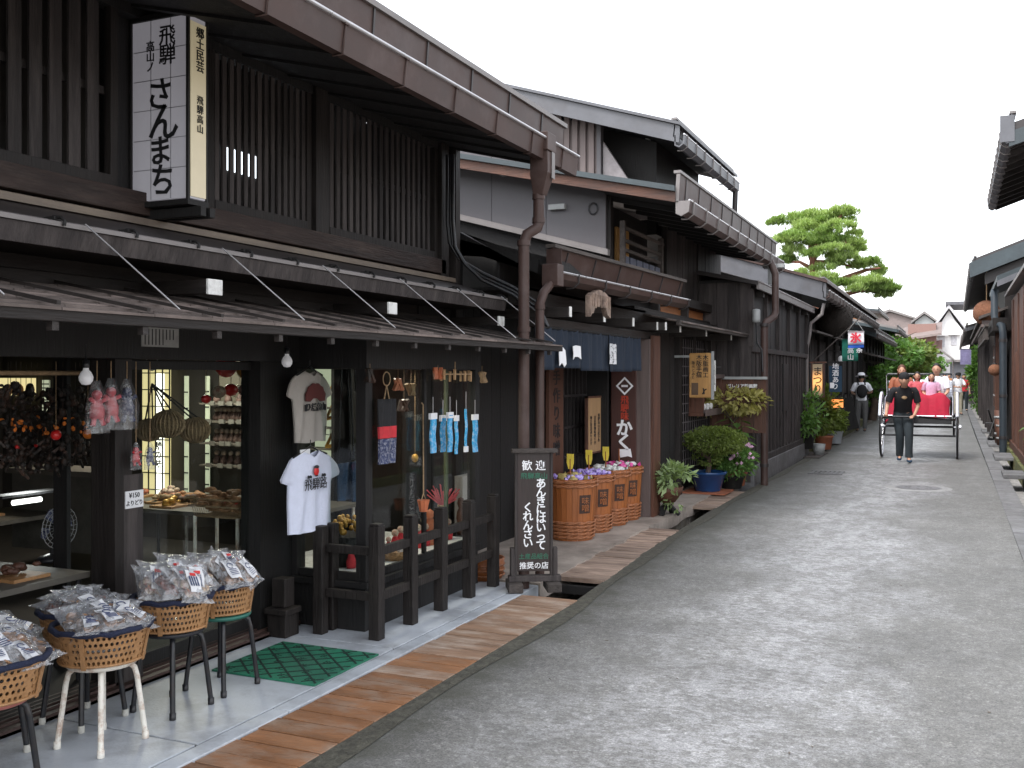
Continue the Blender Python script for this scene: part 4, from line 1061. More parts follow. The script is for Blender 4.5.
for k, (px, pt, pb, lab) in enumerate(((433,416,453,'leftmost bright blue strap with white pattern under the clip hanger'),(443,418,452,'second blue strap from the left, set slightly back under the clip hanger'),(450,415,452,'third bright blue strap from the left under the clip hanger'),
                        (456.5,418,454,'thin dull blue strap, fourth from the left under the clip hanger'),(466,409,449,'narrow blue strap turned edge-on with a white end'),(475,417,452,'rightmost blue strap with white pattern under the clip hanger'))):
    X = -3.30+(.03 if k in (0,2) else -.03); p = on_x(px, X, pt); q_ = on_x(px, X, pb)
    w = {0:.034,1:.03,2:.028,3:.016,4:.010,5:.034}[k]
    o = thing('blue_strap', lab, 'strap', q_, 'blue straps under the clip hanger')
    b = MB()
    nseg = 8
    for i in range(nseg):
        z0, z1 = p.z+(q_.z-p.z)*i/nseg, p.z+(q_.z-p.z)*(i+1)/nseg
        d0, d1 = .004*math.sin(i*1.1+k), .004*math.sin((i+1)*1.1+k)
        b.add([(X-.006+d0,p.y-w,z0),(X+.006+d0,p.y-w,z0),(X+.006+d0,p.y+w,z0),(X-.006+d0,p.y+w,z0),(X-.006+d1,p.y-w,z1),(X+.006+d1,p.y-w,z1),(X+.006+d1,p.y+w,z1),(X-.006+d1,p.y+w,z1)],
              [(0,1,2,3),(7,6,5,4),(0,4,5,1),(1,5,6,2),(2,6,7,3),(3,7,4,0)])
    b.build('strap', 'bluecloth', o)
    b = MB(); b.box(X-.009,X+.009,p.y-w-.012,p.y+w+.012,(q_.z if k == 4 else p.z)-.022,(q_.z if k == 4 else p.z)+.02); b.build('white_card', 'paper', o)
    b = MB(); b.tube([(X,p.y,p.z),(X,p.y,p.z+.13)], .0025, 4); b.build('string', 'wire', o)
# small bucket on a long cord
pb = on_x(423.5, -3.34, 505)
o = thing('hanging_bucket', 'small orange leather bucket hanging on a long pale cord', 'bucket', pb)
b = MB(); b.lathe([(.026,-.045),(.045,.035),(.040,.035),(.022,-.04),(0,-.04)], pb, 8, sm=False); b.lathe([(0,-.045),(.026,-.045)], pb, 8, sm=False); b.build('bucket', 'copper', o)
b = MB(); b.tube([(pb.x,pb.y-.03,pb.z+.035),(pb.x,pb.y,pb.z+.08),(pb.x,pb.y+.03,pb.z+.035)], .004, 5); b.tube([(pb.x,pb.y,pb.z+.08),(pb.x,pb.y-.005,pb.z+.69),(pb.x-.03,pb.y+.03,pb.z+.70)], .005, 5); b.build('cord', 'straw', o)

# items inside the bay
def bay_item(name, label, cat, px, py, X, builder):
    p = on_x(px, X, py); o = thing(name, label, cat, p); builder(o, p)
zf = .372
def vase(o, p):
    b = MB(); b.lathe([(0,0),(.05,0),(.055,.05),(.04,.2),(.045,.24),(.035,.24),(0,.05)], (p.x,p.y,zf), 16); b.build('vase', 'straw', o)
    b = MB(); r_ = random.Random(2)
    for i in range(40):
        a_ = r_.uniform(0,6.28); l = r_.uniform(.05,.15); b.tube([(p.x,p.y,zf+.22),(p.x+l*math.cos(a_),p.y+l*math.sin(a_),zf+.24+r_.uniform(.05,.15))], [.003,.006], 4)
    b.build('dried_flowers', 'pink', o)
bay_item('flower_vase', 'bark vase of dried flowers in the display window', 'vase', 443, 520, -3.75, vase)
def whitebox(o, p):
    b = MB(); b.box(p.x-.04,p.x+.04,p.y-.16,p.y+.16,zf,zf+.42); b.build('panel', 'tshirt2', o, bevel=.004)
bay_item('backing_board', 'plain cream board standing in the display window', 'board', 467, 530, -3.85, whitebox)
def figure(o, p):
    b = MB(); b.lathe([(0,0),(.035,0),(.04,.05),(.025,.08),(.04,.13),(.03,.19),(.018,.21),(.03,.25),(.022,.29),(0,.3)], (p.x,p.y,zf), 12, wob=.08); b.build('carving', 'brown_wood_v', o)
bay_item('wood_carving', 'brown carved wooden figure in front of the cream panel', 'carving', 461, 550, -3.62, figure)
bay_item('bead_stand', 'dark beaded stand beside the vase in the display window', 'stand', 430, 545, -3.62, lambda o, p: MB().lathe([(0,0),(.05,0),(.02,.03),(.05,.08),(.025,.12),(.05,.16),(.02,.2),(.045,.24),(.0,.27)], (p.x,p.y,zf), 12, wob=.1).build('stand', 'copper', o))
def trug(o, p):
    b = MB(); b.lathe([(.0,0),(.09,0),(.12,.06),(.115,.06),(.085,.01),(0,.01)], (p.x,p.y,zf), 20)
    for i in range(9): b.tube([(p.x+(.09+.0033*i)*math.cos(t*.35),p.y+(.09+.0033*i)*math.sin(t*.35),zf+.005+i*.007) for t in range(18)], .0045, 5, closed=True)
    b.build('weave', 'wicker', o); b = MB(); b.box(p.x-.01,p.x+.01,p.y+.05,p.y+.1,zf+.03,zf+.12); b.build('card', 'paper', o)
bay_item('small_basket', 'small round woven basket with a white card in the display window', 'basket', 395, 575, -3.56, trug)
def vase2(o, p):
    b = MB(); r_ = random.Random(6)
    for i in range(46):
        q = Vector((p.x+r_.uniform(-.12,.12), p.y+r_.uniform(-.12,.12), zf+.20+r_.uniform(0,.11))); b.sphere(q, r_.uniform(.012,.022), 6)
    b.build('sweets', 'gold', o); b = MB(); b.lathe([(0,0),(.14,0),(.16,.2),(.15,.2),(.13,.02),(0,.02)], (p.x,p.y,zf), 18); b.build('bowl', 'black_wood', o)
bay_item('sweets_bowl', 'dark bowl heaped with golden wrapped sweets behind the bay corner', 'bowl', 350, 560, -3.75, vase2)
o = thing('wall_scroll', 'narrow dark banner with white brush characters inside the display window', 'banner', (-4.1,6.3,.7))
p = on_x(412, -3.9, 490); b = MB(); b.box(-3.915,-3.905,p.y-.09,p.y+.09,p.z-.2,p.z+.14); b.build('cloth', 'blackcloth', o)
b = MB(); text_mb('りんご', .085, (-3.903,p.y,p.z-.03), (0,1,0), (0,0,1), True, .015, .002, mb=b); b.build('lettering', 'panel', o)
o = thing('yellow_lemon_charm', 'round yellow charm hanging in the display window', 'charm', on_x(415,-3.7,458)); b = MB(); b.sphere(on_x(415,-3.7,458), .028, 12, sc=(1,.8,1.15)); b.build('charm', 'gold', o)
p = on_x(415, -3.7, 458); b = MB(); b.tube([p+Vector((0,0,.03)),(p.x,p.y,1.72)], .002, 4); b.build('string', 'straw', o)
# bamboo canes standing behind the bay glass
for k, px in enumerate((446, 475)):
    a = on_x(px, -3.60, 500); o = thing('bamboo_cane', ('green bamboo cane behind the leftmost blue straps','green bamboo cane behind the rightmost blue strap')[k], 'bamboo cane', (a.x,a.y,zf))
    b = MB(); b.tube([(a.x,a.y,zf+.0),(a.x,a.y,1.69)], .018, 10)
    for z in (.6,.9,1.2,1.5): b.tube([(a.x,a.y,z-.006),(a.x,a.y,z+.006)], .021, 10)
    b.build('cane', mat('dull_green_bamboo', (.07,.085,.045), .5), o)

# ================================================================ SHOP INTERIOR (seen through the openings)
EY = 7.42     # end wall of the room
# lit paper screen in the end wall with muntins
p0, p1 = on_y(143, EY, 373), on_y(171, EY, 507)
o = thing('paper_screen', 'glowing paper screen with a thin black grid at the back of the shop', 'paper screen', ((p0.x+p1.x)/2, EY, .4))
b = MB(); b.box(p0.x,p1.x,EY-.01,EY,p1.z,p0.z+.05); b.build('paper', 'shoji', o)
xm = on_y(156, EY).x; xm2 = on_y(165, EY).x
b = MB(); b.box(xm,xm2,EY-.014,EY-.0101,p1.z+.02,p0.z); b.build('tube_glow', 'shoji_hot', o)
b = MB()
for i in range(5): x = p0.x+(p1.x-p0.x)*i/4; b.box(x-.006,x+.006,EY-.022,EY-.0141,p1.z,p0.z+.05)
for i in range(9): z = p1.z+(p0.z-p1.z)*i/8; b.box(p0.x,p1.x,EY-.021,EY-.0142,z-.005,z+.005)
b.build('muntin', 'black_wood', o)
b = MB(); text_mb('飛騨の味', .085, (xm*.5+xm2*.5, EY-.03, on_y(160,EY,450).z), (1,0,0), (0,0,1), True, .02, .002, mb=b); b.build('lettering', 'ink', o)
for k, (pxa, pxb, lab) in enumerate(((185,189,'narrow glowing paper screen left of the goods shelves'),(206,210,'thin strip of lit paper beside the goods shelves'),(0,36,'warm lit niche high at the far left of the shop'),(43,50,'small lit slit with a ring beside the far left niche'))):
    pt, pbm = ((376,505),(376,500),(378,396),(380,412))[k]
    a, c_ = on_y(pxa, EY, pt), on_y(pxb, EY, pbm)
    o = thing('paper_screen', lab, 'paper screen', ((a.x+c_.x)/2, EY, c_.z))
    b = MB(); b.box(a.x,c_.x,EY-.01,EY,c_.z,a.z); b.build('paper', 'cab_lit' if k != 2 else 'shoji', o)
    b = MB()
    for i in range(8): z = c_.z+(a.z-c_.z)*i/8; b.box(a.x,c_.x,EY-.018,EY-.011,z-.006,z+.006)
    if k != 2: b.build('muntin', 'black_wood', o)
    else:
        b2 = MB(); 
        for i in range(3): b2.sphere(on_y(8+i*11, EY-.06, 390), .06, 10, sc=(1,.5,1.1))
        b2.build('jar', 'snack_a', o)
# goods shelves on the end wall
a, c_ = on_y(203, EY-.25, 385), on_y(252, EY-.25, 505)
o = thing('goods_shelf', 'dark shelf unit with rows of small dolls and white price cards', 'shelves', ((a.x+c_.x)/2, EY-.1, c_.z))
b = MB(); b.box(a.x,c_.x,EY-.03,EY-.02,c_.z-.1,a.z+.25); b.build('back_panel', 'shelf_back', o)
pys = [403, 421, 443, 465]
for k, py in enumerate(pys):
    z = on_y(228, EY-.25, py).z; b = MB(); b.box(a.x,c_.x,EY-.30,EY-.03,z-.015,z+.0); b.build('shelf', 'shelf', o)
    q = MB(); rr = random.Random(k)
    for i in range(4): x = a.x+.08+i*(c_.x-a.x-.1)/4+rr.uniform(0,.05); q.box(x,x+.06,EY-.318,EY-.31,z-.022,z+.018)
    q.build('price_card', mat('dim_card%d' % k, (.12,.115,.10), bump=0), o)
proto = thing('small_doll', 'x', 'doll', (0,0,0))
b = MB(); b.lathe([(0,0),(.032,0),(.036,.03),(.02,.07),(.012,.08)], (0,0,0), 10); b.build('body', mat('doll_body', (.10,.06,.05), bump=0), proto, local=True)
b = MB(); b.sphere((0,0,.1), .024, 10); b.build('head', mat('doll_head', (.35,.28,.22), bump=0), proto, local=True)
first = True
for k, (row, n) in enumerate((('top shelf',3),('second shelf',8),('third shelf',7),('lowest shelf',5))):
    z = on_y(228, EY-.25, pys[k]).z
    for i in range(n):
        loc = (a.x+.1+i*(c_.x-a.x-.16)/n, EY-.18, z+.001); lab = f'small dark doll with pale head on the {row} of the goods shelves'
        if first: proto.location = loc; proto['label'] = lab; proto['group'] = 'small dolls on the shelves'; first = False
        else: copy_tree(proto, loc, 0, lab, 'small dolls on the shelves')
# pale lit cabinet seen through the side of the bay
for k, (pxa, pxb, lab) in enumerate(((311,343,'pale lit glass cabinet behind the cream T-shirt'),(366,378,'pale lit cabinet panel behind the bay post'))):
    a, c_ = on_y(pxa, EY-.1, 362), on_y(pxb, EY-.1, 482 if k == 0 else 390)
    o = thing('display_cabinet', lab, 'cabinet', ((a.x+c_.x)/2, EY, c_.z))
    b = MB(); b.box(a.x,c_.x,EY-.04,EY-.02,c_.z,a.z); b.build('lit_back', 'cab_lit', o)
    if k == 0:
        b = MB()
        for py in (389, 408, 428, 449): z = on_y(327, EY-.2, py).z; b.box(a.x,c_.x,EY-.26,EY-.04,z-.006,z+.004)
        b.build('glass_shelf', 'shelf', o)
        for j, (px, py) in enumerate(((336,389),(331,419),(331,447))):
            q = on_y(px, EY-.15, py); w = thing('wooden_trinket', ('tall gold trinket on the top cabinet shelf','middle gold trinket on the cabinet shelf','lowest gold trinket on the cabinet shelf')[j], 'trinket', q)
            bb = MB(); bb.beam((q.x-.05,q.y,q.z),(q.x+.04,q.y,q.z+.16),.02,.02); bb.beam((q.x-.05,q.y,q.z+.0),(q.x+.05,q.y,q.z+.02),.03,.03); bb.beam((q.x+.05,q.y,q.z),(q.x+.04,q.y,q.z+.15),.015,.015); bb.build('trinket', 'gold', w)
    # frame
    b = MB(); b.box(a.x-.03,a.x,EY-.28,EY-.02,c_.z-.4,a.z+.1); b.box(c_.x,c_.x+.03,EY-.28,EY-.02,c_.z-.4,a.z+.1); b.box(a.x,c_.x,EY-.28,EY-.02,c_.z-.4,c_.z-.01); b.build('frame', 'black_wood', o)
# goods table inside the glass door
def goods_table(x0, x1, y0, y1, zt, label, n, seed, metal='rust_white'):
    o = thing('goods_table', label, 'table', ((x0+x1)/2,(y0+y1)/2,.06))
    b = MB(); b.box(x0,x1,y0,y1,zt-.03,zt); b.build('tabletop', 'shelf', o)
    for (x, y) in ((x0+.04,y0+.04),(x1-.04,y0+.04),(x0+.04,y1-.04),(x1-.04,y1-.04)):
        b = MB(); b.tube([(x,y,.06),(x,y,zt-.03)], .014, 8); b.build('leg', metal, o)
    r_ = random.Random(seed); cols = ['snack_a','copper','gold','redcloth','straw','snack_b','brown_wood_v','bluecheck']
    k = 0
    for i in range(n):
        x, y = r_.uniform(x0+.1,x1-.1), r_.uniform(y0+.1,y1-.1); m = cols[i % len(cols)]
        q = thing('goods_pile', ['tray of brown crackers','pile of orange leather','pile of golden packets','stack of red pouches','heap of straw charms','tray of speckled sweets','pile of wooden charms','stack of patterned cloths'][i % 8]+' on the '+label.split(' with')[0].split(' of packets')[0]+('' if i < 8 else ', farther back'), 'goods', (x,y,zt), 'goods on the '+label)
        bb = MB()
        for j in range(10):
            c0 = Vector((x+r_.uniform(-.08,.08), y+r_.uniform(-.08,.08), zt+.02+r_.uniform(0,.05))); bb.sphere(c0, r_.uniform(.02,.04), 7, sc=(1,1,.6))
        bb.build('heap', m, q)
        bb = MB(); bb.box(x-.11,x+.11,y-.11,y+.11,zt+.001,zt+.018); bb.build('tray', 'wicker', q)
    return o
goods_table(-6.2,-4.4,5.9,6.9,.62,'low table of packets at the back of the shop', 12, 3)
goods_table(-6.9,-6.25,5.0,6.7,.60,'dark side table along the shop wall', 7, 6, 'black_tube')
# wire rack with a basket behind the glass (white tubes)
pA = on_x(213, -4.45, 520); pB = on_x(268, -4.25, 520)
o = thing('wire_rack', 'white tube rack with a wire basket of goods behind the glass door', 'rack', ((pA.x+pB.x)/2,(pA.y+pB.y)/2,.06))
b = MB(); zt = pA.z+.02
X0, X1, Y0, Y1 = -4.60,-4.25,pA.y,pB.y-.1
b.tube([(X1,Y0,.07),(X1,Y0,zt)], .012, 8); b.tube([(X1,Y1,.12),(X1,Y1,zt)], .012, 8); b.tube([(X0,Y0,.07),(X0,Y0,zt)], .012, 8); b.tube([(X0,Y1,.07),(X0,Y1,zt)], .012, 8)
b.tube([(X1,Y0+.1,.08),(X1,Y1-.04,.08),(X1,Y1,.12)], .012, 8)
b.build('tube_frame', 'rust_white', o)
b = MB()
for z, g_ in ((zt,0),(zt+.07,.03),(zt+.12,.045)): b.tube([(X0-g_,Y0-g_,z),(X1+g_,Y0-g_,z),(X1+g_,Y1+g_,z),(X0-g_,Y1+g_,z)], .006, 6, closed=True)
for i in range(12): y = Y0+(Y1-Y0)*i/11; b.tube([(X1+.045,y,zt+.12),(X1,y,zt),(X0,y,zt),(X0-.045,y,zt+.12)], .003, 4)
b.build('wire_basket', 'straw', o)
r_ = random.Random(12)
q = thing('packet_heap', 'heap of brown packets in clear wrap in the wire rack basket', 'packets', ((X0+X1)/2,(Y0+Y1)/2,zt)); b = MB()
for i in range(60): b.sphere((r_.uniform(X0,X1), r_.uniform(Y0,Y1), zt+.03+r_.uniform(0,.13)), r_.uniform(.02,.045), 6, sc=(1,1,.5))
b.build('heap', 'snack_a', q)
# hanging straw gourd baskets
for k, (px, py, r0, lab) in enumerate(((168,424,15,'round ribbed straw basket hanging nearest the lit screen'),(195,430,14,'round ribbed straw basket hanging right of the other two'),(149,430,12,'dark straw basket hanging half hidden at the left of the other two'))):
    X = -4.35 if k < 2 else -4.5; p = on_x(px, X, py); t_ = (p-Vector((0,0,CAM_H))).length; r = r0*t_/1000
    o = thing('straw_basket', lab, 'basket', p, 'straw baskets hanging in the doorway')
    b = MB()
    for i in range(12):
        a_ = i*math.pi/12
        b.tube([(p.x+r*math.cos(a_)*math.sin(f*math.pi/9), p.y+r*math.sin(a_)*math.sin(f*math.pi/9), p.z+r*.85*math.cos(f*math.pi/9)) for f in range(18)], .006, 5, closed=True)
    b.sphere(p, r*.93, 14, sc=(1,1,.85)); b.build('weave', 'straw', o)
    b = MB(); b.tube([(p.x,p.y-.03,p.z+r*.8),(-4.2,on_x(152,-4.2).y,1.60)], .005, 5); b.tube([(p.x,p.y+.03,p.z+r*.8),(-4.2,on_x(152,-4.2).y,1.60)], .005, 5); b.build('cord', 'blackcloth', o)
p = on_x(152, -4.2, 366); o = thing('iron_ring', 'thin ring that carries the straw baskets', 'ring', p); b = MB(); b.tube([(p.x,p.y+.045*math.cos(t*.4),p.z+.02+.045*math.sin(t*.4)) for t in range(16)], .004, 5, closed=True); b.build('ring', 'grey_metal', o)
# red and gold lanterns and wrapped toys hung high at the right of the door
for k, (px, py, r0, m, lab) in enumerate(((226,366,11,'red_gloss','large red ball ornament under the lintel'),(246,369,10,'gold','golden drum ornament under the lintel'),(219,392,7,'snack_b','speckled wrapped toy hanging under the red ball'),(231,390,7,'red_gloss','small red wrapped toy hanging under the red ball'),(240,392,8,'wrapper2','clear wrapped toy hanging by the golden drum'),(206,399,5,'red_gloss','flat red pouch hanging at the left of the toys'),(245,390,7,'snack_b','checked wrapped toy hanging under the golden drum'))):
    X = -4.4; p = on_x(px, X, py); r = r0*(p-Vector((0,0,CAM_H))).length/1000
    o = thing('hanging_ornament', lab, 'ornament', p); b = MB(); b.sphere(p, r, 14, sc=(.8,1.15,.85 if k > 1 else 1)); b.build('ornament', m, o)
    b = MB(); b.tube([(p.x,p.y,p.z+r*.8),(p.x,p.y,2.0)], .003, 4); b.build('string', 'straw', o)
# ------- left opening
M['dark_charm'] = mat('dark_charms', (.012,.009,.007), .7, var=.9, scale=9, bump=.3, dirt=(.10,.04,.02), dirt_amt=.6, dirt_scale=14)
r_ = random.Random(31)
strings = []
for k in range(17):
    px = 1+k*5.2+r_.uniform(-2,2); strings.append(px)
    X = -4.30-r_.uniform(0,.35); p = on_x(px, X, r_.uniform(450,474))
    lab = 'string of small dark and orange ornaments hanging in the open shop front'
    o = thing('ornament_string', lab, 'ornament string', p, 'strings of small ornaments in the shop front')
    b, c1, c2 = MB(), MB(), MB(); z = p.z
    zt = on_x(px, X, 385).z
    b.tube([(p.x,p.y,p.z),(p.x,p.y,1.72)], .002, 4)
    while z < zt:
        q = Vector((p.x+r_.uniform(-.03,.03), p.y+r_.uniform(-.035,.035), z)); v = r_.random(); py = 375-(z-CAM_H)/((p-Vector((0,0,CAM_H))).length)*1000
        hot = abs(py-421) < 8 and v < .55
        s_ = r_.uniform(.008,.018)
        (c1 if hot else c2 if v > .96 and 430 < py < 445 else b).sphere(q, s_*(.8 if hot else 1.2), 7, sc=(1,1,r_.uniform(.6,1.4)))
        if r_.random() < .5: b.beam(q, q+Vector((r_.uniform(-.05,.05), r_.uniform(-.05,.05), -.04)), .01, .012)
        z += r_.uniform(.016,.035)
    b.build('dark_charm', 'dark_charm', o)
    if c1.v: c1.build('orange_charm', 'orange', o)
    if c2.v: c2.build('red_charm', 'red_gloss', o)
for k, (px, py) in enumerate(((56,435),(88,434))):
    p = on_x(px, -4.25, py); o = thing('red_charm', ('bright red round charm low in the ornament strings','bright orange-red charm right of the ornament strings')[k], 'charm', p); b = MB(); b.sphere(p, .027, 12); b.build('charm', 'red_gloss' if k == 0 else 'orange', o); b = MB(); b.tube([(p.x,p.y,p.z),(p.x,p.y,1.72)], .002, 4); b.build('string', 'straw', o)
# pink dolls in clear bags
for k, (px, py, m, lab) in enumerate(((97,405,'pink','pink doll in a clear bag, left of the two hanging by the post'),(111,402,'pink','pink doll in a clear bag, right of the two hanging by the post'),(127,402,'bluecheck','blue doll in a clear bag hanging on the door post'),(136,455,'redcloth','red and blue packet hanging lowest on the door post'),(150,455,'bluecheck','small blue wrapped ball packet beside the red packet'))):
    X = -3.87 if k < 3 else -3.90; p = on_x(px, X, py); s_ = 1 if k < 3 else .55
    o = thing('wrapped_doll', lab, 'wrapped doll', p)
    b = MB(); b.sphere((p.x,p.y,p.z+.05*s_), .026*s_, 10); b.lathe([(0,-.07*s_),(.035*s_,-.065*s_),(.036*s_,-.02*s_),(.018*s_,.03*s_),(0,.035*s_)], p, 10)
    for sx in (-1,1): b.tube([(p.x,p.y+sx*.01,p.z+.01),(p.x+.01,p.y+sx*.05*s_,p.z+.03*s_)], .011*s_, 6); b.tube([(p.x,p.y+sx*.015,p.z-.05*s_),(p.x+.01,p.y+sx*.035*s_,p.z-.10*s_)], .013*s_, 6)
    b.build('doll', m, o)
    b = MB(); vs, fs = [], []
    n_, m_ = 8, 8
    for i in range(n_+1):
        for j in range(m_):
            t = 2*math.pi*j/m_; v = i/n_; rr = (.020+.05*math.sin(min(1, v*1.3)*math.pi*.62))*s_*(1+.25*mnoise.noise(Vector((math.cos(t)*2, v*5, k*3+math.sin(t)*2))))
            vs.append((p.x+rr*.6*math.cos(t), p.y+rr*math.sin(t), p.z+(.12-.26*v)*s_))
    for i in range(n_):
        for j in range(m_): fs.append((i*m_+j,(i+1)*m_+j,(i+1)*m_+(j+1) % m_,i*m_+(j+1) % m_))
    b.add(vs, fs); b.build('clear_bag', 'wrapper2', o)
    b = MB(); b.tube([(p.x,p.y,p.z+.12*s_),(p.x,p.y,1.72)], .003, 4); b.build('string', 'straw', o)
# a pole with clips under the lintel
a, c_ = on_x(0, -4.25, 371), on_x(108, -4.25, 369)
o = thing('hanging_pole', 'bamboo pole under the lintel carrying the ornament strings', 'pole', a); b = MB(); b.tube([(-4.25,Yn+.5,1.66),(-4.25,c_.y,1.66)], .012, 8); b.build('pole', 'straw', o)
# fluorescent desk lamp, fan, counters
p = on_x(27, -5.2, 501); o = thing('desk_lamp', 'glowing white fluorescent lamp low over the counter', 'lamp', p)
b = MB(); b.tube([(p.x,p.y-.10,p.z),(p.x,p.y+.10,p.z)], .016, 12); b.build('tube', 'fluoro', o); b = MB(); b.box(p.x-.09,p.x+.03,p.y-.2,p.y+.24,p.z+.035,p.z+.05); b.tube([(p.x-.1,p.y-.2,.7),(p.x-.12,p.y-.2,p.z+.06)], .010, 6); b.build('arm_and_hood', 'blackcloth', o)
p = on_x(56, -4.55, 527); o = thing('electric_fan', 'dark electric fan with round wire guard in the shop front', 'fan', (p.x,p.y,.62))
t_ = .115
b = MB()
for rr in (.02,.045,.07,.095,.118): b.tube([(p.x+.03,p.y+rr*math.cos(t*.314),p.z+rr*math.sin(t*.314)) for t in range(20)], .0025, 4, closed=True)
for i in range(24): a_ = i*2*math.pi/24; b.tube([(p.x+.035,p.y+.015*math.cos(a_),p.z+.015*math.sin(a_)),(p.x+.03,p.y+.118*math.cos(a_),p.z+.118*math.sin(a_))], .0015, 3)
b.build('guard', 'grey_metal', o)
b = MB()
for i in range(4):
    a_ = i*math.pi/2+.3; b.add([(p.x-.01,p.y+.02*math.cos(a_),p.z+.02*math.sin(a_)),(p.x+.01,p.y+.105*math.cos(a_-.4),p.z+.105*math.sin(a_-.4)),(p.x,p.y+.11*math.cos(a_+.1),p.z+.11*math.sin(a_+.1)),(p.x-.015,p.y+.09*math.cos(a_+.5),p.z+.09*math.sin(a_+.5))], [(0,1,2,3)])
b.build('blade', 'bluecheck', o)
b = MB(); b.lathe([(.025,-.02),(.025,.03),(0,.035)], (0,0,0), 12); b.xf(Matrix.Translation((p.x,p.y,p.z)) @ Matrix.Rotation(math.pi/2,4,'Y'), 0); b.tube([(p.x-.02,p.y,p.z),(p.x-.03,p.y,.66)], .012, 8); b.lathe([(0,.62),(.08,.62),(.075,.64),(.02,.66),(0,.66)], (p.x-.03,p.y,0), 16); b.build('motor_and_stand', 'black_tube', o)
goods_table(-5.3,-4.15,1.0,on_x(105,-4.15).y-.1,.62,'front counter of the shop with packets', 10, 9, 'black_tube')
a = on_x(2, -5.35, 545)
o = thing('side_cabinet', 'pale grey cabinet standing behind the counter lamp', 'cabinet', (-6,5.2,.06)); a, c_ = on_y(12, 5.6, 470), on_y(96, 5.6, 540)
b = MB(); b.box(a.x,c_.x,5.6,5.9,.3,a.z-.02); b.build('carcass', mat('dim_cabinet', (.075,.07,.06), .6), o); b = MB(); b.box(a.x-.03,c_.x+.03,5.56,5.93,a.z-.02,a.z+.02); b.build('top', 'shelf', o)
bpost = MB(); bpost.box(-4.5,-4.4,on_x(60,-4.45).y,on_x(64,-4.45).y,.06,2.1); bpost.build('inner_post', 'black_wood', P)

o = thing('added_shelf_light', 'added unseen light tube high above the goods shelves', 'lamp', (-5.9,6.6,2.0))  # added light source, out of sight above the lintel, to brighten the shelves
b = MB(); b.tube([(-6.3,6.6,2.02),(-5.5,6.6,2.02)], .014, 8); b.build('tube', 'fluoro', o)
b = MB(); b.box(-6.35,-5.45,6.56,6.64,2.04,2.08); b.build('fitting', 'grey_metal', o)
def lamp(nm, loc, w, col, size=.3):
    l_ = bpy.data.lights.new(nm, 'AREA'); l_.energy = w; l_.color = col; l_.size = size; q = bpy.data.objects.new(nm, l_); COL.objects.link(q); q.location = loc
lamp('shelf_fill_light', (-5.9,6.6,2.0), 15.0, (1,.93,.78), .5)  # fill light added for the shelves
lamp('lamp_over_counter', (-5.2,on_x(27,-5.2).y,.98), 1.6, (.95,1,.95), .2)
lamp('light_in_display', (-3.75,6.3,1.68), 3.6, (1,.9,.75), .2)  # area light on its own, no lamp body modelled

# more goods standing on the display shelf
proto2 = thing('souvenir_doll', 'x', 'doll', (0,0,0))
b = MB(); b.lathe([(0,0),(.03,0),(.034,.04),(.018,.09),(.012,.10)], (0,0,0), 10); b.build('robe', 'redcloth', proto2, local=True); b = MB(); b.sphere((0,0,.12), .024, 10); b.build('head', 'snack_b', proto2, local=True)
r_ = random.Random(41)
for k in range(13):
    loc = (-3.60-r_.uniform(0,.14)-(.03 if k % 3 else 0), 5.62+k*.108, zf+.001); lab = 'small red robed doll standing in the row along the display window shelf'
    if k == 0: proto2.location = loc; proto2['label'] = lab; proto2['group'] = 'red robed dolls in the display window'
    else: copy_tree(proto2, loc, r_.uniform(0,3), lab, 'red robed dolls in the display window', r_.uniform(.8,1.3))
for k, (px, py, m, lab) in enumerate(((398,383,'copper','orange leather charm hanging high behind the pouch'),(404,404,'brown_wood_v','brown wooden charm hanging behind the long cord'),(411,388,'straw','pale straw charm hanging left of the clip hanger'),(438,372,'copper','small orange charm hanging at the left end of the clip hanger'),(482,376,'straw','pale charm hanging at the right end of the clip hanger'),(370,374,'dark_charm','dark bunch of charms hanging at the bay post'))):
    X = -3.55 if k < 3 else -3.32; p = on_x(px, X, py); o = thing('hanging_charm', lab, 'charm', p)
    b = MB(); 
    for j in range(5): b.beam((p.x+r_.uniform(-.02,.02),p.y+r_.uniform(-.04,.04),p.z+.03),(p.x+r_.uniform(-.02,.02),p.y+r_.uniform(-.05,.05),p.z-.05),.025,.02)
    b.build('charm', m, o); b = MB(); b.tube([(p.x,p.y,p.z),(p.x,p.y,1.72)], .002, 4); b.build('string', 'straw', o)
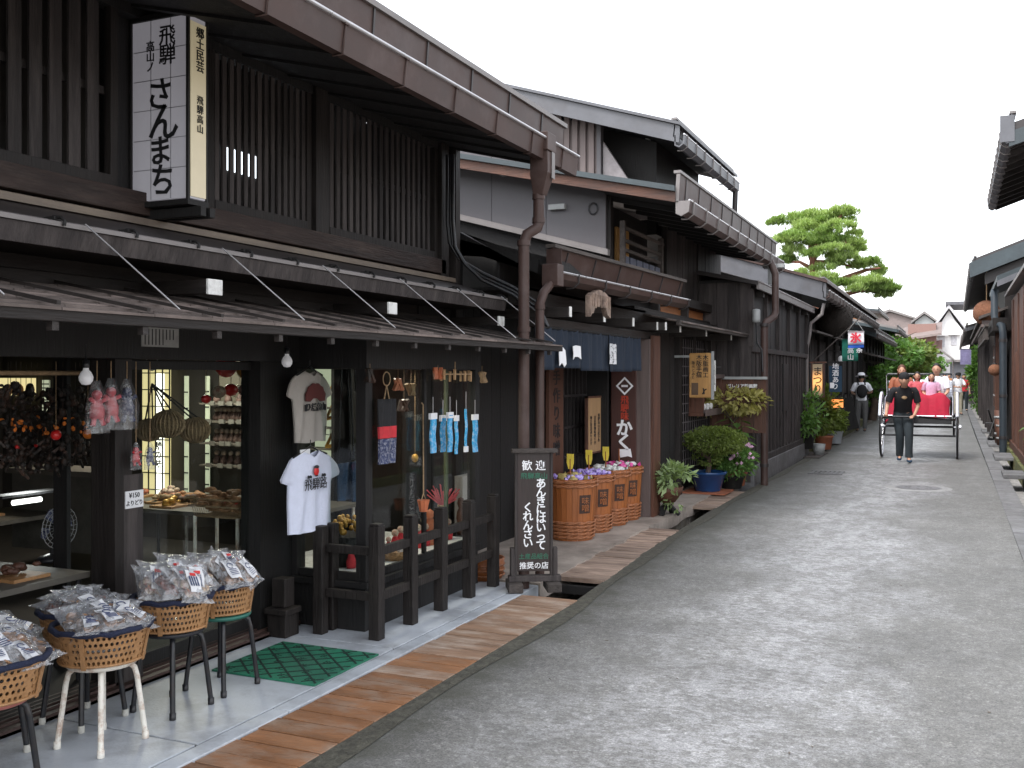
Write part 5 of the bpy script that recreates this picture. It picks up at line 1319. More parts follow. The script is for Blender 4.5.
# ================================================================ HELPERS FOR HOUSES
def slope_roof(P, x0, z0, x1, z1, y0, y1, th=.1, m='metal_dark', seam=.45, nm='roof'):
    b = MB(); b.prism([(x0,z0),(x1,z1),(x1,z1-th),(x0,z0-th)], 'y', y0, y1)
    o = b.build(nm, m, P)
    b = MB(); y = y0+.03
    while y < y1: b.beam((x0,y,z0+.012),(x1,y,z1+.012),.02,.024); y += seam
    b.build('standing_seam', m, o)
    return o
def eave_gutter(P, x, z, y0, y1, sgn=1, guard=.28, step=.6, m='metal_brown', xb=None):
    # sgn=+1: street lies at greater x
    X = lambda d: x+sgn*d
    b = MB(); b.prism([(X(-.12),z+.0),(X(-.12),z-.13),(X(-.06),z-.16),(X(0),z-.12),(X(.01),z),(X(0),z),(X(-.015),z-.11),(X(-.06),z-.14),(X(-.105),z-.12),(X(-.105),z)], 'y', y0, y1)
    g_ = b.build('gutter', m, P)
    b = MB(); b.tube([(X(.005),y0,z+.005),(X(.005),y1,z+.005)], .012, 6); b.build('gutter_rail', 'rail', g_)
    b = MB(); y = y0+.15
    while y < y1: b.tube([(X(-.12),y,z-.17),(X(-.05),y,z-.175),(X(.012),y,z-.13),(X(.02),y,z),(X(0),y,z+.03)], .009, 4); y += step
    b.build('gutter_bracket', 'metal_pale', g_)
    if guard:
        b = MB(); b.prism([(X(-.14),z-.02),(X(-.125),z-.02),(X(-.10),z+guard),(X(-.115),z+guard)], 'y', y0, y1)
        s_ = b.build('snow_guard', m, P)
        b = MB(); y = y0+.3
        while y < y1: b.beam((X(-.12),y,z),(X(-.098),y,z+guard),.012,.014,up=(0,1,0)); y += step
        b.build('seam', 'metal_dark', s_)
        b = MB(); b.box(X(-.16),X(-.085),y0-.01,y1+.01,z+guard,z+guard+.03); b.build('guard_cap', 'metal_pale', s_)
    return g_
def pipe(P, pts, r, m='metal_brown', clamps=()):
    b = MB(); b.tube(pts, r, 12)
    for (x, y, z) in clamps: b.tube([(x,y,z-.02),(x,y,z+.02)], r*1.17, 12)
    return b.build('downpipe', m, P)

# ================================================================ MISO SHOP (noren) with higher house behind
ms = thing('miso_shop', 'dark wooden shop with navy noren curtain, low lean-to roof and grey upper gable', 'building', (-3.6,11,0)); P = ms
# lean-to roof over the entrance, its big box gutter turned slightly with the street
ga, gb = Vector((-3.0,7.75,2.72)), Vector((-2.78,11.25,2.73)); dirn = (gb-ga); Lg = dirn.length; ang = math.atan2(-dirn.x, dirn.y)
mt = Matrix.Translation((ga.x, ga.y, 0)) @ Matrix.Rotation(ang, 4, 'Z')
def tb(name, b, m, par=None, bevel=0): b.xf(mt); return b.build(name, m, par or P, bevel=bevel)
b = MB(); b.prism([(-.13,2.49),(-.13,2.44),(-.07,2.41),(.0,2.45),(.015,2.50),(0,2.50),(-.015,2.465),(-.07,2.43),(-.115,2.45),(-.115,2.49)], 'y', 0, Lg); gt = tb('gutter', b, 'metal_brown')
b = MB(); b.tube([(.012,0,2.505),(.012,Lg,2.505)], .011, 6); tb('gutter_rail', b, 'rail', gt)
b = MB(); 
for i in range(6): y = .35+i*.62; b.tube([(-.1,y,2.40),(-.03,y,2.40),(.02,y,2.44),(.022,y,2.51)], .009, 4)
tb('gutter_bracket', b, 'metal_dark', gt)
b = MB(); b.prism([(-.15,2.46),(-.13,2.46),(-.06,2.71),(-.08,2.71)], 'y', 0, Lg); sg = tb('snow_guard', b, 'metal_brown')
b = MB()
for i in range(6): y = .3+i*.62; b.beam((-.125,y,2.47),(-.056,y,2.70),.012,.014,up=(0,1,0))
tb('seam', b, 'metal_dark', sg)
b = MB(); b.box(-.12,-.03,-.02,Lg+.03,2.71,2.74); tb('guard_cap', b, 'grey_wood', sg)
b = MB(); b.box(-.12,.02,-.005,0,2.42,2.70); tb('gutter_end', b, 'metal_brown', gt)
b = MB(); b.prism([(-3.06,2.62),(-5.9,3.42),(-5.9,3.34),(-3.06,2.54)], 'y', 7.80, 10.72); b.build('lean_to_roof', 'black_wood', P)  # near-black colour stands in for the shadow of the shop eave
b = MB(); b.prism([(-2.92,2.52),(-3.62,2.66),(-3.62,2.60),(-2.92,2.46)], 'y', 10.72, 11.25); b.build('lean_to_end', 'metal_dark', P)
b = MB(); b.box(-5.9,-3.95,7.75,7.85,.02,2.9); b.prism([(-3.95,2.9),(-3.2,2.5),(-3.2,2.62),(-5.9,3.38),(-5.9,2.9)], 'y', 7.75, 7.85); b.prism([(-9.5,.03),(-3.62,.03),(-3.62,3.0),(-5.75,3.60),(-9.5,4.6)], 'y', 10.86, 10.90); b.box(-3.60,-3.57,7.8,16.7,2.40,2.66); b.build('side_wall', 'black_wood', P)
# entrance: beams, recessed wall, floor
b = MB(); b.box(-3.32,-3.20,7.7,11.2,2.06,2.14); b.box(-3.45,-3.30,7.7,15.2,2.25,2.40); b.build('eave_beam', 'wood_y', P, bevel=.004)
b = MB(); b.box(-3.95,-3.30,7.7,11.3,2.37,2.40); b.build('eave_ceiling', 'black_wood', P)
xr = -3.92
b = MB(); b.boards_yz(xr-.1, 7.8, 12.0, .03, 2.4, .2); b.build('back_wall', 'black_wood', P)
b, w = MB(), MB()
for px in (570,604,633,657):
    p = on_x(px, -3.06, 375); b.box(-3.9,-3.06,p.y-.045,p.y+.045,2.155,2.24); w.box(-3.0595,-3.052,p.y-.028,p.y+.028,2.155,2.245)
for px in (665.5,680,706,731,752):
    p = on_x(px, -2.98, 375); b.box(-3.6,-2.98,p.y-.045,p.y+.045,2.155,2.24); w.box(-2.9795,-2.972,p.y-.03,p.y+.03,2.155,2.245)
b.build('rafter_end', 'wood_x', P); w.build('white_rafter_cap', 'white', P, bevel=.003)
# entrance post (orange brown board with carved letters)
pA, pB = on_x(549, -3.86), on_x(563, -3.86)
o = thing('entrance_board', 'reddish brown upright board with dark brush characters beside the lattice door', 'board', (-3.86,(pA.y+pB.y)/2,.03))
b = MB(); b.box(-3.90,-3.855,pA.y,pB.y,.03,1.75); b.build('board', mat('red_brown_board', (.10,.042,.026), .6, var=.3, stretch=V, scale=3), o, bevel=.004)
b = MB(); text_mb('手作り味噌', .17, (-3.853,(pA.y+pB.y)/2,1.25), (0,1,0), (0,0,1), True, .01, .002, 1.1, 1.3, mb=b); b.build('lettering', 'ink', o)
# lattice door
pA, pB = on_x(563, -3.88), on_x(612, -3.88)
b = MB(); n_ = 14
for i in range(n_+1): y = pA.y+(pB.y-pA.y)*i/n_; b.box(-3.90,-3.87,y-.012,y+.012,.05,1.95)
for py in (395, 425, 453): z = on_x(585, -3.88, py).z; b.box(-3.895,-3.865,pA.y,pB.y,z-.012,z+.012)
ld = b.build('lattice_door', 'metal_dark', P)
# price list plaque hung in front of the lattice
pA, pB = on_x(587, -3.70), on_x(606, -3.70); zt, zb = on_x(596,-3.70,396).z, on_x(596,-3.70,453).z
o = thing('price_plaque', 'pale wooden plaque with four columns of small brush writing on the lattice door', 'plaque', (-3.7,(pA.y+pB.y)/2,zb))
b = MB(); b.box(-3.72,-3.70,pA.y+.03,pB.y-.03,zb+.02,zt-.02); b.build('board', 'tanboard', o)
b = MB(); b.box(-3.725,-3.695,pA.y,pA.y+.03,zb,zt); b.box(-3.725,-3.695,pB.y-.03,pB.y,zb,zt); b.box(-3.725,-3.695,pA.y,pB.y,zt-.02,zt); b.box(-3.725,-3.695,pA.y,pB.y,zb,zb+.02); b.build('frame', 'brown_wood_v', o)
b = MB(); w_ = pB.y-pA.y
for k, s in enumerate(('味噌醤油漬物一キロ','飛騨高山名産手作','自家製麹味噌千円','地方発送承ります')): text_mb(s[:8], .043, (-3.698, pB.y-w_*(.2+.2*k), (zt+zb)/2-.06+.02*(k == 1)), (0,1,0), (0,0,1), True, .01, .001, .95, 1.6, mb=b)
b.build('lettering', 'ink', o)
# wing wall with pinkish post and the maroon shop board
b = MB(); b.box(-3.9,-3.42,11.12,11.3,.03,2.3); b.build('wing_wall', 'black_wood', P)
b = MB(); pA, pB = on_y(637, 11.08), on_y(651, 11.08); b.box(pA.x,pB.x,11.04,11.35,.03,2.06); b.build('entrance_post', 'tan_post', P, bevel=.006)
b = MB(); b.box(pB.x+.001,pB.x+.035,11.06,11.35,.03,2.1); b.build('post_edge', 'brown_wood_v', P)
Ys = 11.02; a, c_ = on_y(611, Ys, 372), on_y(636, Ys, 480)
o = thing('shop_board', 'maroon shop board with white diamond crest and big white characters', 'sign', ((a.x+c_.x)/2, Ys, c_.z))
b = MB(); b.box(a.x,c_.x,Ys-.0,Ys+.03,c_.z-.25,1.98); b.build('board', 'kaku', o, bevel=.004)
cx = (a.x+c_.x)/2+.015
b = MB(); text_mb('かく', .20, (cx, Ys-.003, on_y(625,Ys,435).z), (1,0,0), (0,0,1), True, .03, .003, .82, 1.0, mb=b)
z1 = on_y(627,Ys,453).z; b.prism([(cx-.075,z1+.04),(cx+.07,z1+.05),(cx+.09,z1-.05),(cx+.04,z1-.035),(cx-.05,z1-.055),(cx-.06,z1-.02)], 'y', Ys-.006, Ys-.002)
zc = on_y(624,Ys,386).z
for s0, s1 in ((.105,.078),):
    for k in range(4):
        A_ = [(s0,0),(0,s0),(-s0,0),(0,-s0)][k]; B_ = [(0,s0),(-s0,0),(0,-s0),(s0,0)][k]; f = s1/s0
        b.prism([(cx+A_[0],zc+A_[1]),(cx+B_[0],zc+B_[1]),(cx+B_[0]*f,zc+B_[1]*f),(cx+A_[0]*f,zc+A_[1]*f)], 'y', Ys-.006, Ys-.001)
b.box(cx-.038,cx+.038,Ys-.006,Ys-.001,zc-.012,zc+.012)
b.build('white_lettering', 'white_ink', o)
b = MB(); text_mb('飛騨味', .10, (cx, Ys-.003, on_y(624,Ys,408).z), (1,0,0), (0,0,1), True, .012, .003, .95, mb=b); b.build('red_lettering', 'kaku_red', o)
# noren curtain
o = thing('noren', 'navy cloth noren curtain with white crest and characters over the entrance', 'noren', (-3.2,9.3,1.7))
ya, yb = 7.70, on_x(640, -3.2).y; zt, zb = 2.06, 1.70
n_ = 90; rows = 10; vs, fs = [], []
splits = [on_x(px, -3.2).y for px in (557,583,608,630)]
b = MB()
edges = [ya]+splits+[yb]
for a_, c2 in zip(edges, edges[1:]):
    nn = 22; vs, fs = [], []
    for i in range(rows+1):
        v = i/rows
        for j in range(nn+1):
            y = a_+.006+(c2-a_-.012)*j/nn
            vs.append((-3.2+.018*math.sin(y*19)*(.3+v)+.010*math.sin(y*47+1), y, zt+(zb+.015*math.sin(a_*7)-zt)*v))
    for i in range(rows):
        for j in range(nn): fs.append((i*(nn+1)+j,(i+1)*(nn+1)+j,(i+1)*(nn+1)+j+1,i*(nn+1)+j+1))
    b.add(vs, fs, 0, True)
c0 = b.build('cloth', 'navy', o); m_ = c0.modifiers.new('thick', 'SOLIDIFY'); m_.thickness = .004; m_.offset = -1
def on_noren(px, py): p = on_x(px, -3.162, py); return p
b = MB()
p = on_noren(577, 352); b.prism([(p.y-.10,p.z+.05),(p.y-.02,p.z+.06),(p.y+.10,p.z+.055),(p.y+.11,p.z-.03),(p.y+.12,p.z-.065),(p.y+.04,p.z-.045),(p.y-.05,p.z-.045),(p.y-.09,p.z-.07),(p.y-.08,p.z-.02)], 'x', p.x-.006, p.x)
p = on_noren(563, 357); b.prism([(p.y-.09,p.z+.09),(p.y-.01,p.z+.09),(p.y+.06,p.z+.06),(p.y+.09,p.z-.06),(p.y+.04,p.z-.09),(p.y-.02,p.z-.05),(p.y-.08,p.z-.08)], 'x', p.x-.006, p.x)
p = on_noren(613, 354); text_mb('飛騨名産', .062, (p.x,p.y-.055,p.z), (0,1,0), (0,0,1), True, .02, .003, .8, 1.7, mb=b); text_mb('味噌醤油', .062, (p.x,p.y+.06,p.z), (0,1,0), (0,0,1), True, .02, .003, .8, 1.7, mb=b)
b.build('white_marks', 'white_ink', o)
b = MB(); p = on_noren(563, 357)
b.tube([(-3.2,7.7,2.06),(-3.2,yb,2.06)], .012, 8); b.build('rod', 'black_wood', o)
# carved driftwood board under the gutter
p = on_x(601, -2.95, 302)
o = thing('carved_board', 'jagged weathered driftwood board hanging under the brown gutter', 'board', (p.x,p.y,2.26))
rnd = random.Random(3); top = []; bot = []
for i in range(15):
    u = i/14; y = p.y-.28+.56*u; top.append((y, p.z+.045+.06*math.sin(u*math.pi)+rnd.uniform(-.006,.006))); bot.append((y, p.z-.02-.13*abs(2*u-1)**1.6+rnd.uniform(-.02,.02)+(.05 if i in (5,10) else 0)))
b = MB(); b.prism(top+bot[::-1], 'x', -3.0, -2.95)
for i in range(12): y = p.y-.25+i*.045; b.beam((-2.945,y,p.z+.06),(-2.945,y+rnd.uniform(-.03,.03),p.z-.05),.012,.012,up=(1,0,0))
b.build('board', mat('bleached_driftwood', (.26,.19,.15), .8, var=.5, scale=6, bump=.8, dirt=(.08,.05,.04), dirt_amt=.8, dirt_scale=10), o)

# gable end with grey panels, verge, lower flashing
Yg = 10.80
b = MB()
def gz(x, a, c2): return a+(c2-a)*(x+5.7)/2.1
xs = [-5.75,-5.05,-4.35,-3.62]
for x0, x1 in zip(xs, xs[1:]):
    b.prism([(x0+.003,gz(x0,3.66,3.08)),(x1-.003,gz(x1,3.66,3.08)),(x1-.003,gz(x1,4.55,3.78)),(x0+.003,gz(x0,4.55,3.78))], 'y', Yg, Yg+.03)
b.build('gable_panel', 'panel', P)
b = MB(); b.prism([(-5.75,3.60),(-3.58,3.00),(-3.58,3.07),(-5.75,3.67)], 'y', Yg-.06, Yg+.02); b.build('flashing', 'metal_pale', P)
b = MB(); b.prism([(-7.3,4.0),(-3.70,3.0),(-3.70,3.75),(-7.3,4.75)], 'y', Yg+.031, Yg+.1); b.build('gable_wall', 'black_wood', P)
b = MB(); b.prism([(-6.3,4.40),(-2.72,3.60),(-2.72,3.49),(-6.3,4.29)], 'y', 10.42, 10.46); b.build('verge_board', 'red_wood', P)
b = MB(); b.prism([(-6.3,4.46),(-2.72,3.66),(-2.72,3.601),(-6.3,4.401)], 'y', 10.38, 10.5); b.build('verge_trim', 'metal_blue', P)
b = MB(); b.prism([(-6.3,4.45),(-2.72,3.65),(-2.72,3.57),(-6.3,4.37)], 'y', 10.5, 16.8); b.prism([(-9.3,3.6),(-6.3,4.45),(-6.3,4.35),(-9.3,3.5)], 'y', 10.5, 16.8); b.build('main_roof', 'metal_dark', P)
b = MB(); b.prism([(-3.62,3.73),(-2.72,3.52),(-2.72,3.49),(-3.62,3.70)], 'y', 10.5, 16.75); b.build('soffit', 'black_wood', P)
b = MB()
y = 10.9
while y < 16.7: b.prism([(-3.6,3.695),(-2.75,3.49),(-2.75,3.44),(-3.6,3.64)], 'y', y, y+.06); y += .5
b.build('rafter', 'black_wood', P)
eave_gutter(P, -2.58, 3.50, 10.45, 16.8, 1, .30, .62)
b = MB(); b.prism([(-2.72,3.50),(-2.72,3.37),(-2.66,3.34),(-2.58,3.38),(-2.565,3.50)], 'y', 10.44, 10.45); b.prism([(-2.73,3.49),(-2.69,3.49),(-2.67,3.79),(-2.71,3.79)], 'y', 10.44, 10.45); b.build('gutter_end', 'metal_pale', P)
# wall lamp and coiled cable under the verge
b = MB(); b.box(-4.3,-4.1,10.74,10.8,3.56,3.62); b.build('lamp_bracket', 'grey_metal', P)
o = thing('coiled_cable', 'coil of black cable hanging on the grey gable', 'cable coil', on_y(592, 10.75, 208)); p = on_y(592, 10.75, 208)
b = MB()
for rr in (.060,.068): b.tube([(p.x+rr*.8*math.cos(t*.4),10.76+.004*rr*100,p.z+rr*math.sin(t*.4)) for t in range(16)], .007, 5, closed=True)
b.build('coil', 'black_tube', o)
o = thing('wall_sensor', 'small pale square sensor lamp near the top of the grey gable', 'sensor', on_y(506, 10.74, 171)); p = on_y(506, 10.74, 171)
b = MB(); b.box(p.x-.07,p.x+.07,10.70,10.79,p.z-.05,p.z+.04); b.build('housing', 'grey_metal', o); b = MB(); b.box(p.x-.04,p.x+.04,10.695,10.6995,p.z-.03,p.z+.02); b.build('lens', 'orange_wall', o)
# upper storey street wall with railed window
xw = -3.6
yw0, yw1, yw2 = 10.9, on_x(665, xw).y, 16.8
b = MB(); b.boards_yz(xw, yw1, yw2, 2.72, 3.70, .16); b.build('upper_boards', 'grey_wood_v', P)
b = MB(); b.box(xw-.04,xw+.03,yw1-.02,yw1+.05,2.72,3.7); b.box(xw-.04,xw+.02,on_x(697,xw).y,on_x(697,xw).y+.06,2.72,3.7); b.box(xw-.1,xw+.02,10.85,10.95,2.7,3.72); b.build('upper_post', 'wood_v', P, bevel=.004)
b = MB(); b.box(xw-.3,xw-.25,10.9,yw1,2.7,3.72); b.build('window_recess', 'black_wood', P)
pA, pB = on_x(617,-3.75), on_x(629,-3.75); b = MB(); b.box(-3.78,-3.75,pA.y,pB.y,2.75,3.45); b.build('window_board', 'tanboard2', P)
b = MB()
ys_ = (on_x(622,-3.5).y, on_x(660,-3.5).y)
for y in (11.02, ys_[1]): b.box(-3.52,-3.46,y-.03,y+.03,2.76,3.42)
for py in (235,247,256): z = on_x(640, -3.5, py).z; b.box(-3.51,-3.475,11.0,ys_[1]+(.12 if py == 235 else 0),z-.02,z+.02)
b.build('balcony_rail', 'grey_wood', P, bevel=.004)
b = MB()
for i in range(6): y = 11.15+i*(ys_[1]-11.3)/5; b.box(-3.50,-3.485,y-.10,y+.10,2.76,3.03)
b.build('balcony_board', mat('blue_grey_paint', (.10,.11,.15), .7), P)
# beam with orange board in its slot, lower eave 2
b = MB(); b.box(-3.62,-3.40,11.25,16.8,2.60,2.72); b.box(-3.62,-3.42,11.25,16.8,2.40,2.46); b.build('eave_beam', 'wood_y', P, bevel=.004)
pA, pB = on_x(664,-3.5), on_x(720,-3.5); b = MB(); b.box(-3.56,-3.54,pA.y,pB.y,2.46,2.60); b.build('slot_board', mat('orange_brown_board', (.36,.14,.05), .6, stretch=Yd, scale=3), P)
b = MB()
for y in (12.4,13.9,15.4): b.box(-3.539,-3.44,y-.04,y+.04,2.46,2.60)
b.build('strut', 'wood_x', P)
random.seed(9)
b = MB()
for k in range(4):
    x0 = -3.6+k*.185; x1 = x0+.21; y = 11.2
    while y < 15.6:
        l = random.uniform(.5,.9); y2 = min(y+l, 15.62); zf_ = lambda x: 2.42-.16*(x+3.6)/.74
        b.prism([(x0,zf_(x0)),(x1,zf_(x1)+.012),(x1,zf_(x1)-.006),(x0,zf_(x0)-.014)], 'y', y+.003, y2-.003); y = y2
b.build('lower_eave_boards', 'shingle', P)
b = MB(); b.box(-2.90,-2.85,11.15,15.65,2.215,2.275); b.build('eave_edge', 'grey_wood', P, bevel=.005)
# ground floor wall right of the post: boards, square lattice
xg = -3.44
b = MB(); b.boards_yz(xg, 11.36, on_x(677,xg).y-.15, .03, 2.25, .22); b.build('wall_boards', 'black_wood', P)
yl0, yl1 = on_x(679,xg).y, 15.1
b = MB(); b.box(xg-.14,xg-.1,yl0,15.3,.03,2.3); b.build('inner_wall', 'black_wood', P)
b = MB(); y = yl0
while y < yl1: b.box(xg-.008,xg+.0,y-.007,y+.007,.32,2.15); y += .13
z = .34
while z < 2.1: b.box(xg-.006,xg+.003,yl0,yl1,z-.007,z+.007); z += .13
b.build('lattice_window', mat('grey_lattice_bars', (.13,.115,.12), .6, var=.2), P)
b = MB(); b.box(xg-.05,xg+.05,yl0-.14,yl0-.02,.03,2.3); b.box(xg-.05,xg+.04,yl0-.02,15.2,.22,.32); b.box(xg-.05,xg+.03,15.1,15.2,.32,2.3); b.build('window_post', 'wood_v', P, bevel=.004)
b = MB(); b.box(xg-.02,xg+.10,11.3,15.2,2.28,2.33); b.build('eave_ceiling', 'black_wood', P)
# window above the box: pale mullions
b = MB()
for yy in (14.2,14.9): b.box(xg+.005,xg+.03,yy-.025,yy+.025,1.66,2.25)
b.build('mullion', 'grey_wood_v', P)

# downpipes beside the souvenir shop end
b_ = pipe(P, [(-3.03,7.66,2.50),(-3.03,7.63,2.40),(-3.05,7.52,2.32),(-3.06,7.46,2.22),(-3.06,7.46,.03)], .037, clamps=((-3.06,7.46,2.2),(-3.06,7.46,1.0)))
b = MB(); b.box(-3.10,-2.96,7.60,7.74,2.38,2.56); b.build('collector_box', 'metal_brown', P, bevel=.005)
# taller rear house of the same shop: higher verge and eave
th_ = thing('tall_house', 'taller house with grey metal verge and corrugated gable behind the noren shop', 'building', (-5,13,0)); P = th_
Yh = 12.6
a, c_ = on_y(503, Yh, 88), on_y(679, Yh, 127)
def vz(x): return a.z+(c_.z-a.z)*(x-a.x)/(c_.x-a.x)
xe = c_.x
b = MB(); b.prism([(-7.6,vz(-7.6)+.02),(xe,vz(xe)+.02),(xe,vz(xe)-.20),(-7.6,vz(-7.6)-.20)], 'y', Yh, Yh+.04); b.build('verge', 'metal_grey', P)
b = MB(); b.prism([(-7.6,vz(-7.6)+.06),(xe+.02,vz(xe)+.06),(xe+.02,vz(xe)+.021),(-7.6,vz(-7.6)+.021)], 'y', Yh-.04, 16.3); b.build('roof', 'metal_grey', P)
b = MB(); b.prism([(-7.6,vz(-7.6)-.0),(xe-.05,vz(xe)-.0),(xe-.05,vz(xe)-.08),(-7.6,vz(-7.6)-.08)], 'y', Yh+.04, 16.2); b.build('soffit', 'black_wood', P)
eave_gutter(P, xe+.06, vz(xe)-.10, Yh, 16.2, 1, .20, .5, 'metal_grey')
pr = on_y(597, Yh+.4).x
b = MB(); 
x = -6.4
while x < pr-.05: b.box(x,x+.075,Yh+.4-.02,Yh+.42,3.9,vz(x+.08)-.1); x += .12
b.box(-6.6,pr,Yh+.42,Yh+.5,3.6,vz(pr)-.05)
b.build('corrugated_gable', mat('grey_brown_siding', (.15,.12,.115), .7, var=.15, stretch=V, scale=2), P)
b = MB(); b.box(pr,pr+.06,Yh+.38,Yh+.5,3.7,vz(pr)-.09); b.build('corner_trim', 'panel', P)
b = MB(); b.prism([(pr+.07,3.75),(on_y(655,Yh+.5).x,3.75),(pr+.07,on_y(598,Yh+.5,143).z)], 'y', Yh+.45, Yh+.52); b.build('sloping_panel', mat('pale_mauve_panel', (.26,.235,.24), .6), P)
b = MB(); b.prism([(-7.5,3.6),(xe-.55,3.6),(xe-.55,vz(xe-.55)-.12),(-7.5,vz(-7.5)-.12)], 'y', Yh+.9, 16.0); b.build('upper_wall', 'black_wood', P)
b = MB()
for (px, py) in ((648,139),(664,159)):
    p = on_y(px, Yh+1.0 if px < 655 else Yh+1.6, py); b.box(p.x-.16,p.x,p.y-.03,p.y+.03,p.z-.045,p.z-.005); b.box(p.x-.03,p.x+.03,p.y-.03,p.y+.03,p.z-.02,p.z+.12)
b.build('white_rafter_cap', 'white', P, bevel=.003)
pipe(P, [(xe+.02,16.1,vz(xe)-.2),(xe+.0,16.1,vz(xe)-.9)], .045, 'metal_dark')

# ================================================================ WOOD PRINT SHOP FRONT: hanging signs and box
p0, p1 = on_y(689, 13.2, 353), on_y(711, 13.2, 398)
o = thing('hanging_sign', 'honey coloured wooden sign with black brush characters beside the lattice window', 'sign', (p0.x*.5+p1.x*.5,13.2,p1.z))
b = MB(); b.box(p0.x,p1.x,13.2,13.235,p1.z,p0.z); b.build('board', 'tanboard2', o, bevel=.02)
b = MB(); b.box(p1.x+.002,p1.x+.03,13.2,13.25,p1.z-.02,p0.z+.02); b.box(-3.7,p0.x,13.21,13.23,p0.z-.06,p0.z-.03); b.build('bracket', 'grey_metal', o)
b = MB(); w_ = p1.x-p0.x; h_ = p0.z-p1.z
text_mb('木版画工', .078, (p0.x+w_*.76,13.197,p1.z+h_*.71), (1,0,0), (0,0,1), True, .012, .002, 1.0, mb=b)
text_mb('木版手摺', .078, (p0.x+w_*.46,13.197,p1.z+h_*.71), (1,0,0), (0,0,1), True, .012, .002, 1.0, mb=b)
text_mb('版元とみた', .05, (p0.x+w_*.20,13.197,p1.z+h_*.62), (1,0,0), (0,0,1), True, 0, .002, 1.0, mb=b)
b.tube([(p0.x+w_*.62,13.196,p1.z+.05),(p0.x+w_*.7,13.196,p1.z+.1),(p0.x+w_*.8,13.196,p1.z+.12)], .008, 4); b.tube([(p0.x+w_*.66,13.196,p1.z+.13),(p0.x+w_*.7,13.196,p1.z+.05)], .008, 4)
b.build('lettering', 'ink', o)
b = MB(); b.box(p0.x+w_*.12,p0.x+w_*.42,13.194,13.199,p1.z+.04,p1.z+.20); b.build('print_block', mat('brown_print', (.10,.06,.035), bump=0), o)
p = on_y(714, 13.6, 375); o = thing('narrow_plaque', 'narrow white plaque with tiny writing right of the honey coloured sign', 'plaque', p); b = MB(); b.box(p.x-.02,p.x+.02,13.6,13.62,p.z-.22,p.z+.2); b.build('plaque', 'white', o); b = MB(); text_mb('伝統工芸品', .05, (p.x,13.598,p.z), (1,0,0), (0,0,1), True, 0, .001, 1.1, .6, mb=b); b.build('lettering', 'ink', o); b = MB(); b.box(p.x-.0,p.x+.01,13.63,14,p.z+.1,p.z+.12); b.build('bracket', 'black_wood', o)
# reddish box bay with display and big board with white lettering
o = thing('display_box', 'reddish brown wooden display box projecting from the wall behind the shrubs', 'display box', (-3.3,14.4,1.2))
a = on_x(696, -3.2, 434); q_ = on_x(742, -3.2, 434)
xq = -3.22; y0, y1 = 13.9, 15.1
b = MB(); b.box(-3.43,xq,y0,y0+.04,1.12,1.60); b.box(-3.43,xq,y1-.04,y1,1.12,1.60); b.box(-3.43,xq+.03,y0-.02,y1,1.07,1.12); b.box(-3.43,-3.40,y0,y1,1.12,1.6); b.build('box', 'brown_wood_v', o, bevel=.003)
b = MB(); b.box(-3.43,xq+.04,y0-.02,y1,1.60,1.66); b.box(xq-.0,xq+.035,y0-.02,y1-.1,1.07,1.16); b.build('frame', 'tan_post', o, bevel=.004)
r_ = random.Random(5); b = MB()
for i in range(7): y = y0+.15+i*.13; b.lathe([(0,0),(.03,0),(.02,.04),(.035,.07),(.02,.11),(0,.12)], (xq-.12+r_.uniform(-.05,.05),y,1.121), 8)
b.build('figurine', 'white', o)
pa, pb = on_y(735, 15.15, 378), on_y(766, 15.15, 432)
o = thing('name_board', 'rust brown board with a line of white lettering behind the shrubs', 'sign', ((pa.x+pb.x)/2,15.15,pb.z))
b = MB(); b.boards_xz(15.15, pa.x-.45, pb.x, pb.z-.02, pa.z-.02, .2, mi=0); b.build('board', 'brown_wood_v', o)
b = MB(); b.box(pa.x-.5,pb.x+.02,15.10,15.17,pa.z-.02,pa.z+.02); b.build('rail', 'grey_metal', o)
b = MB(); text_mb('ガレリア版画館', .065, (on_y(742,15.12,386).x,15.127,on_y(742,15.12,386).z), (1,0,0), (0,0,1), False, .015, .003, mb=b); b.build('lettering', 'white_ink', o)

# ================================================================ BOARD CLAD LOW BUILDING
lw = thing('boarded_building', 'long low building clad in dark upright boards with a grey downpipe', 'building', (-2.9,18,0)); P = lw
xf_ = -2.82; y0, y1 = 15.22, 21.4
zs = .34; zm = 2.0; zt = 2.95
b = MB(); b.box(-3.2,xf_+.06,y0,y1,-.4,zs-.06); st = b.build('stone_base', 'granite', P, bevel=.01)
b = MB(); b.box(-3.2,xf_+.05,y0,y1,zs-.06,zs+.04); b.build('sill', 'grey_wood_v', P, bevel=.005)
b = MB(); b.boards_yz(xf_, y0+.05, y1-.05, zs+.04, zm, .17, jit=.008); b.build('lower_boards', 'grey_wood_v', P)
b = MB(); y = y0+.05
while y < y1-.1: b.box(xf_+.002,xf_+.025,y-.012,y+.012,zs+.04,zm); y += .34
b.build('cover_strip', 'grey_wood_v', P)
b = MB(); b.box(xf_-.03,xf_+.04,y0,y1,zm,zm+.08)
for i in range(6): y = y0+.03+i*(y1-y0-.06)/5; b.box(xf_-.03,xf_+.05,y-.04,y+.04,zm+.08,zt)
b.build('frame', 'grey_wood_v', P, bevel=.004)
b = MB(); b.boards_yz(xf_-.01, y0+.05, y1-.05, zm+.08, zt, .3); b.build('upper_boards', 'black_wood', P)
b = MB(); b.boards_xz(y0, -3.85, xf_+.01, .03, 3.05, .16); b.build('side_boards', 'grey_wood_v', P)
b = MB(); b.box(-3.85,xf_-.05,y0+.03,y1,.03,3.1); b.build('core', 'black_wood', P)
b = MB(); b.box(xf_-.01,xf_+.03,on_x(782,xf_).y,on_x(787,xf_).y,1.0,1.85); b.build('shutter', 'black_wood', P, bevel=.004)
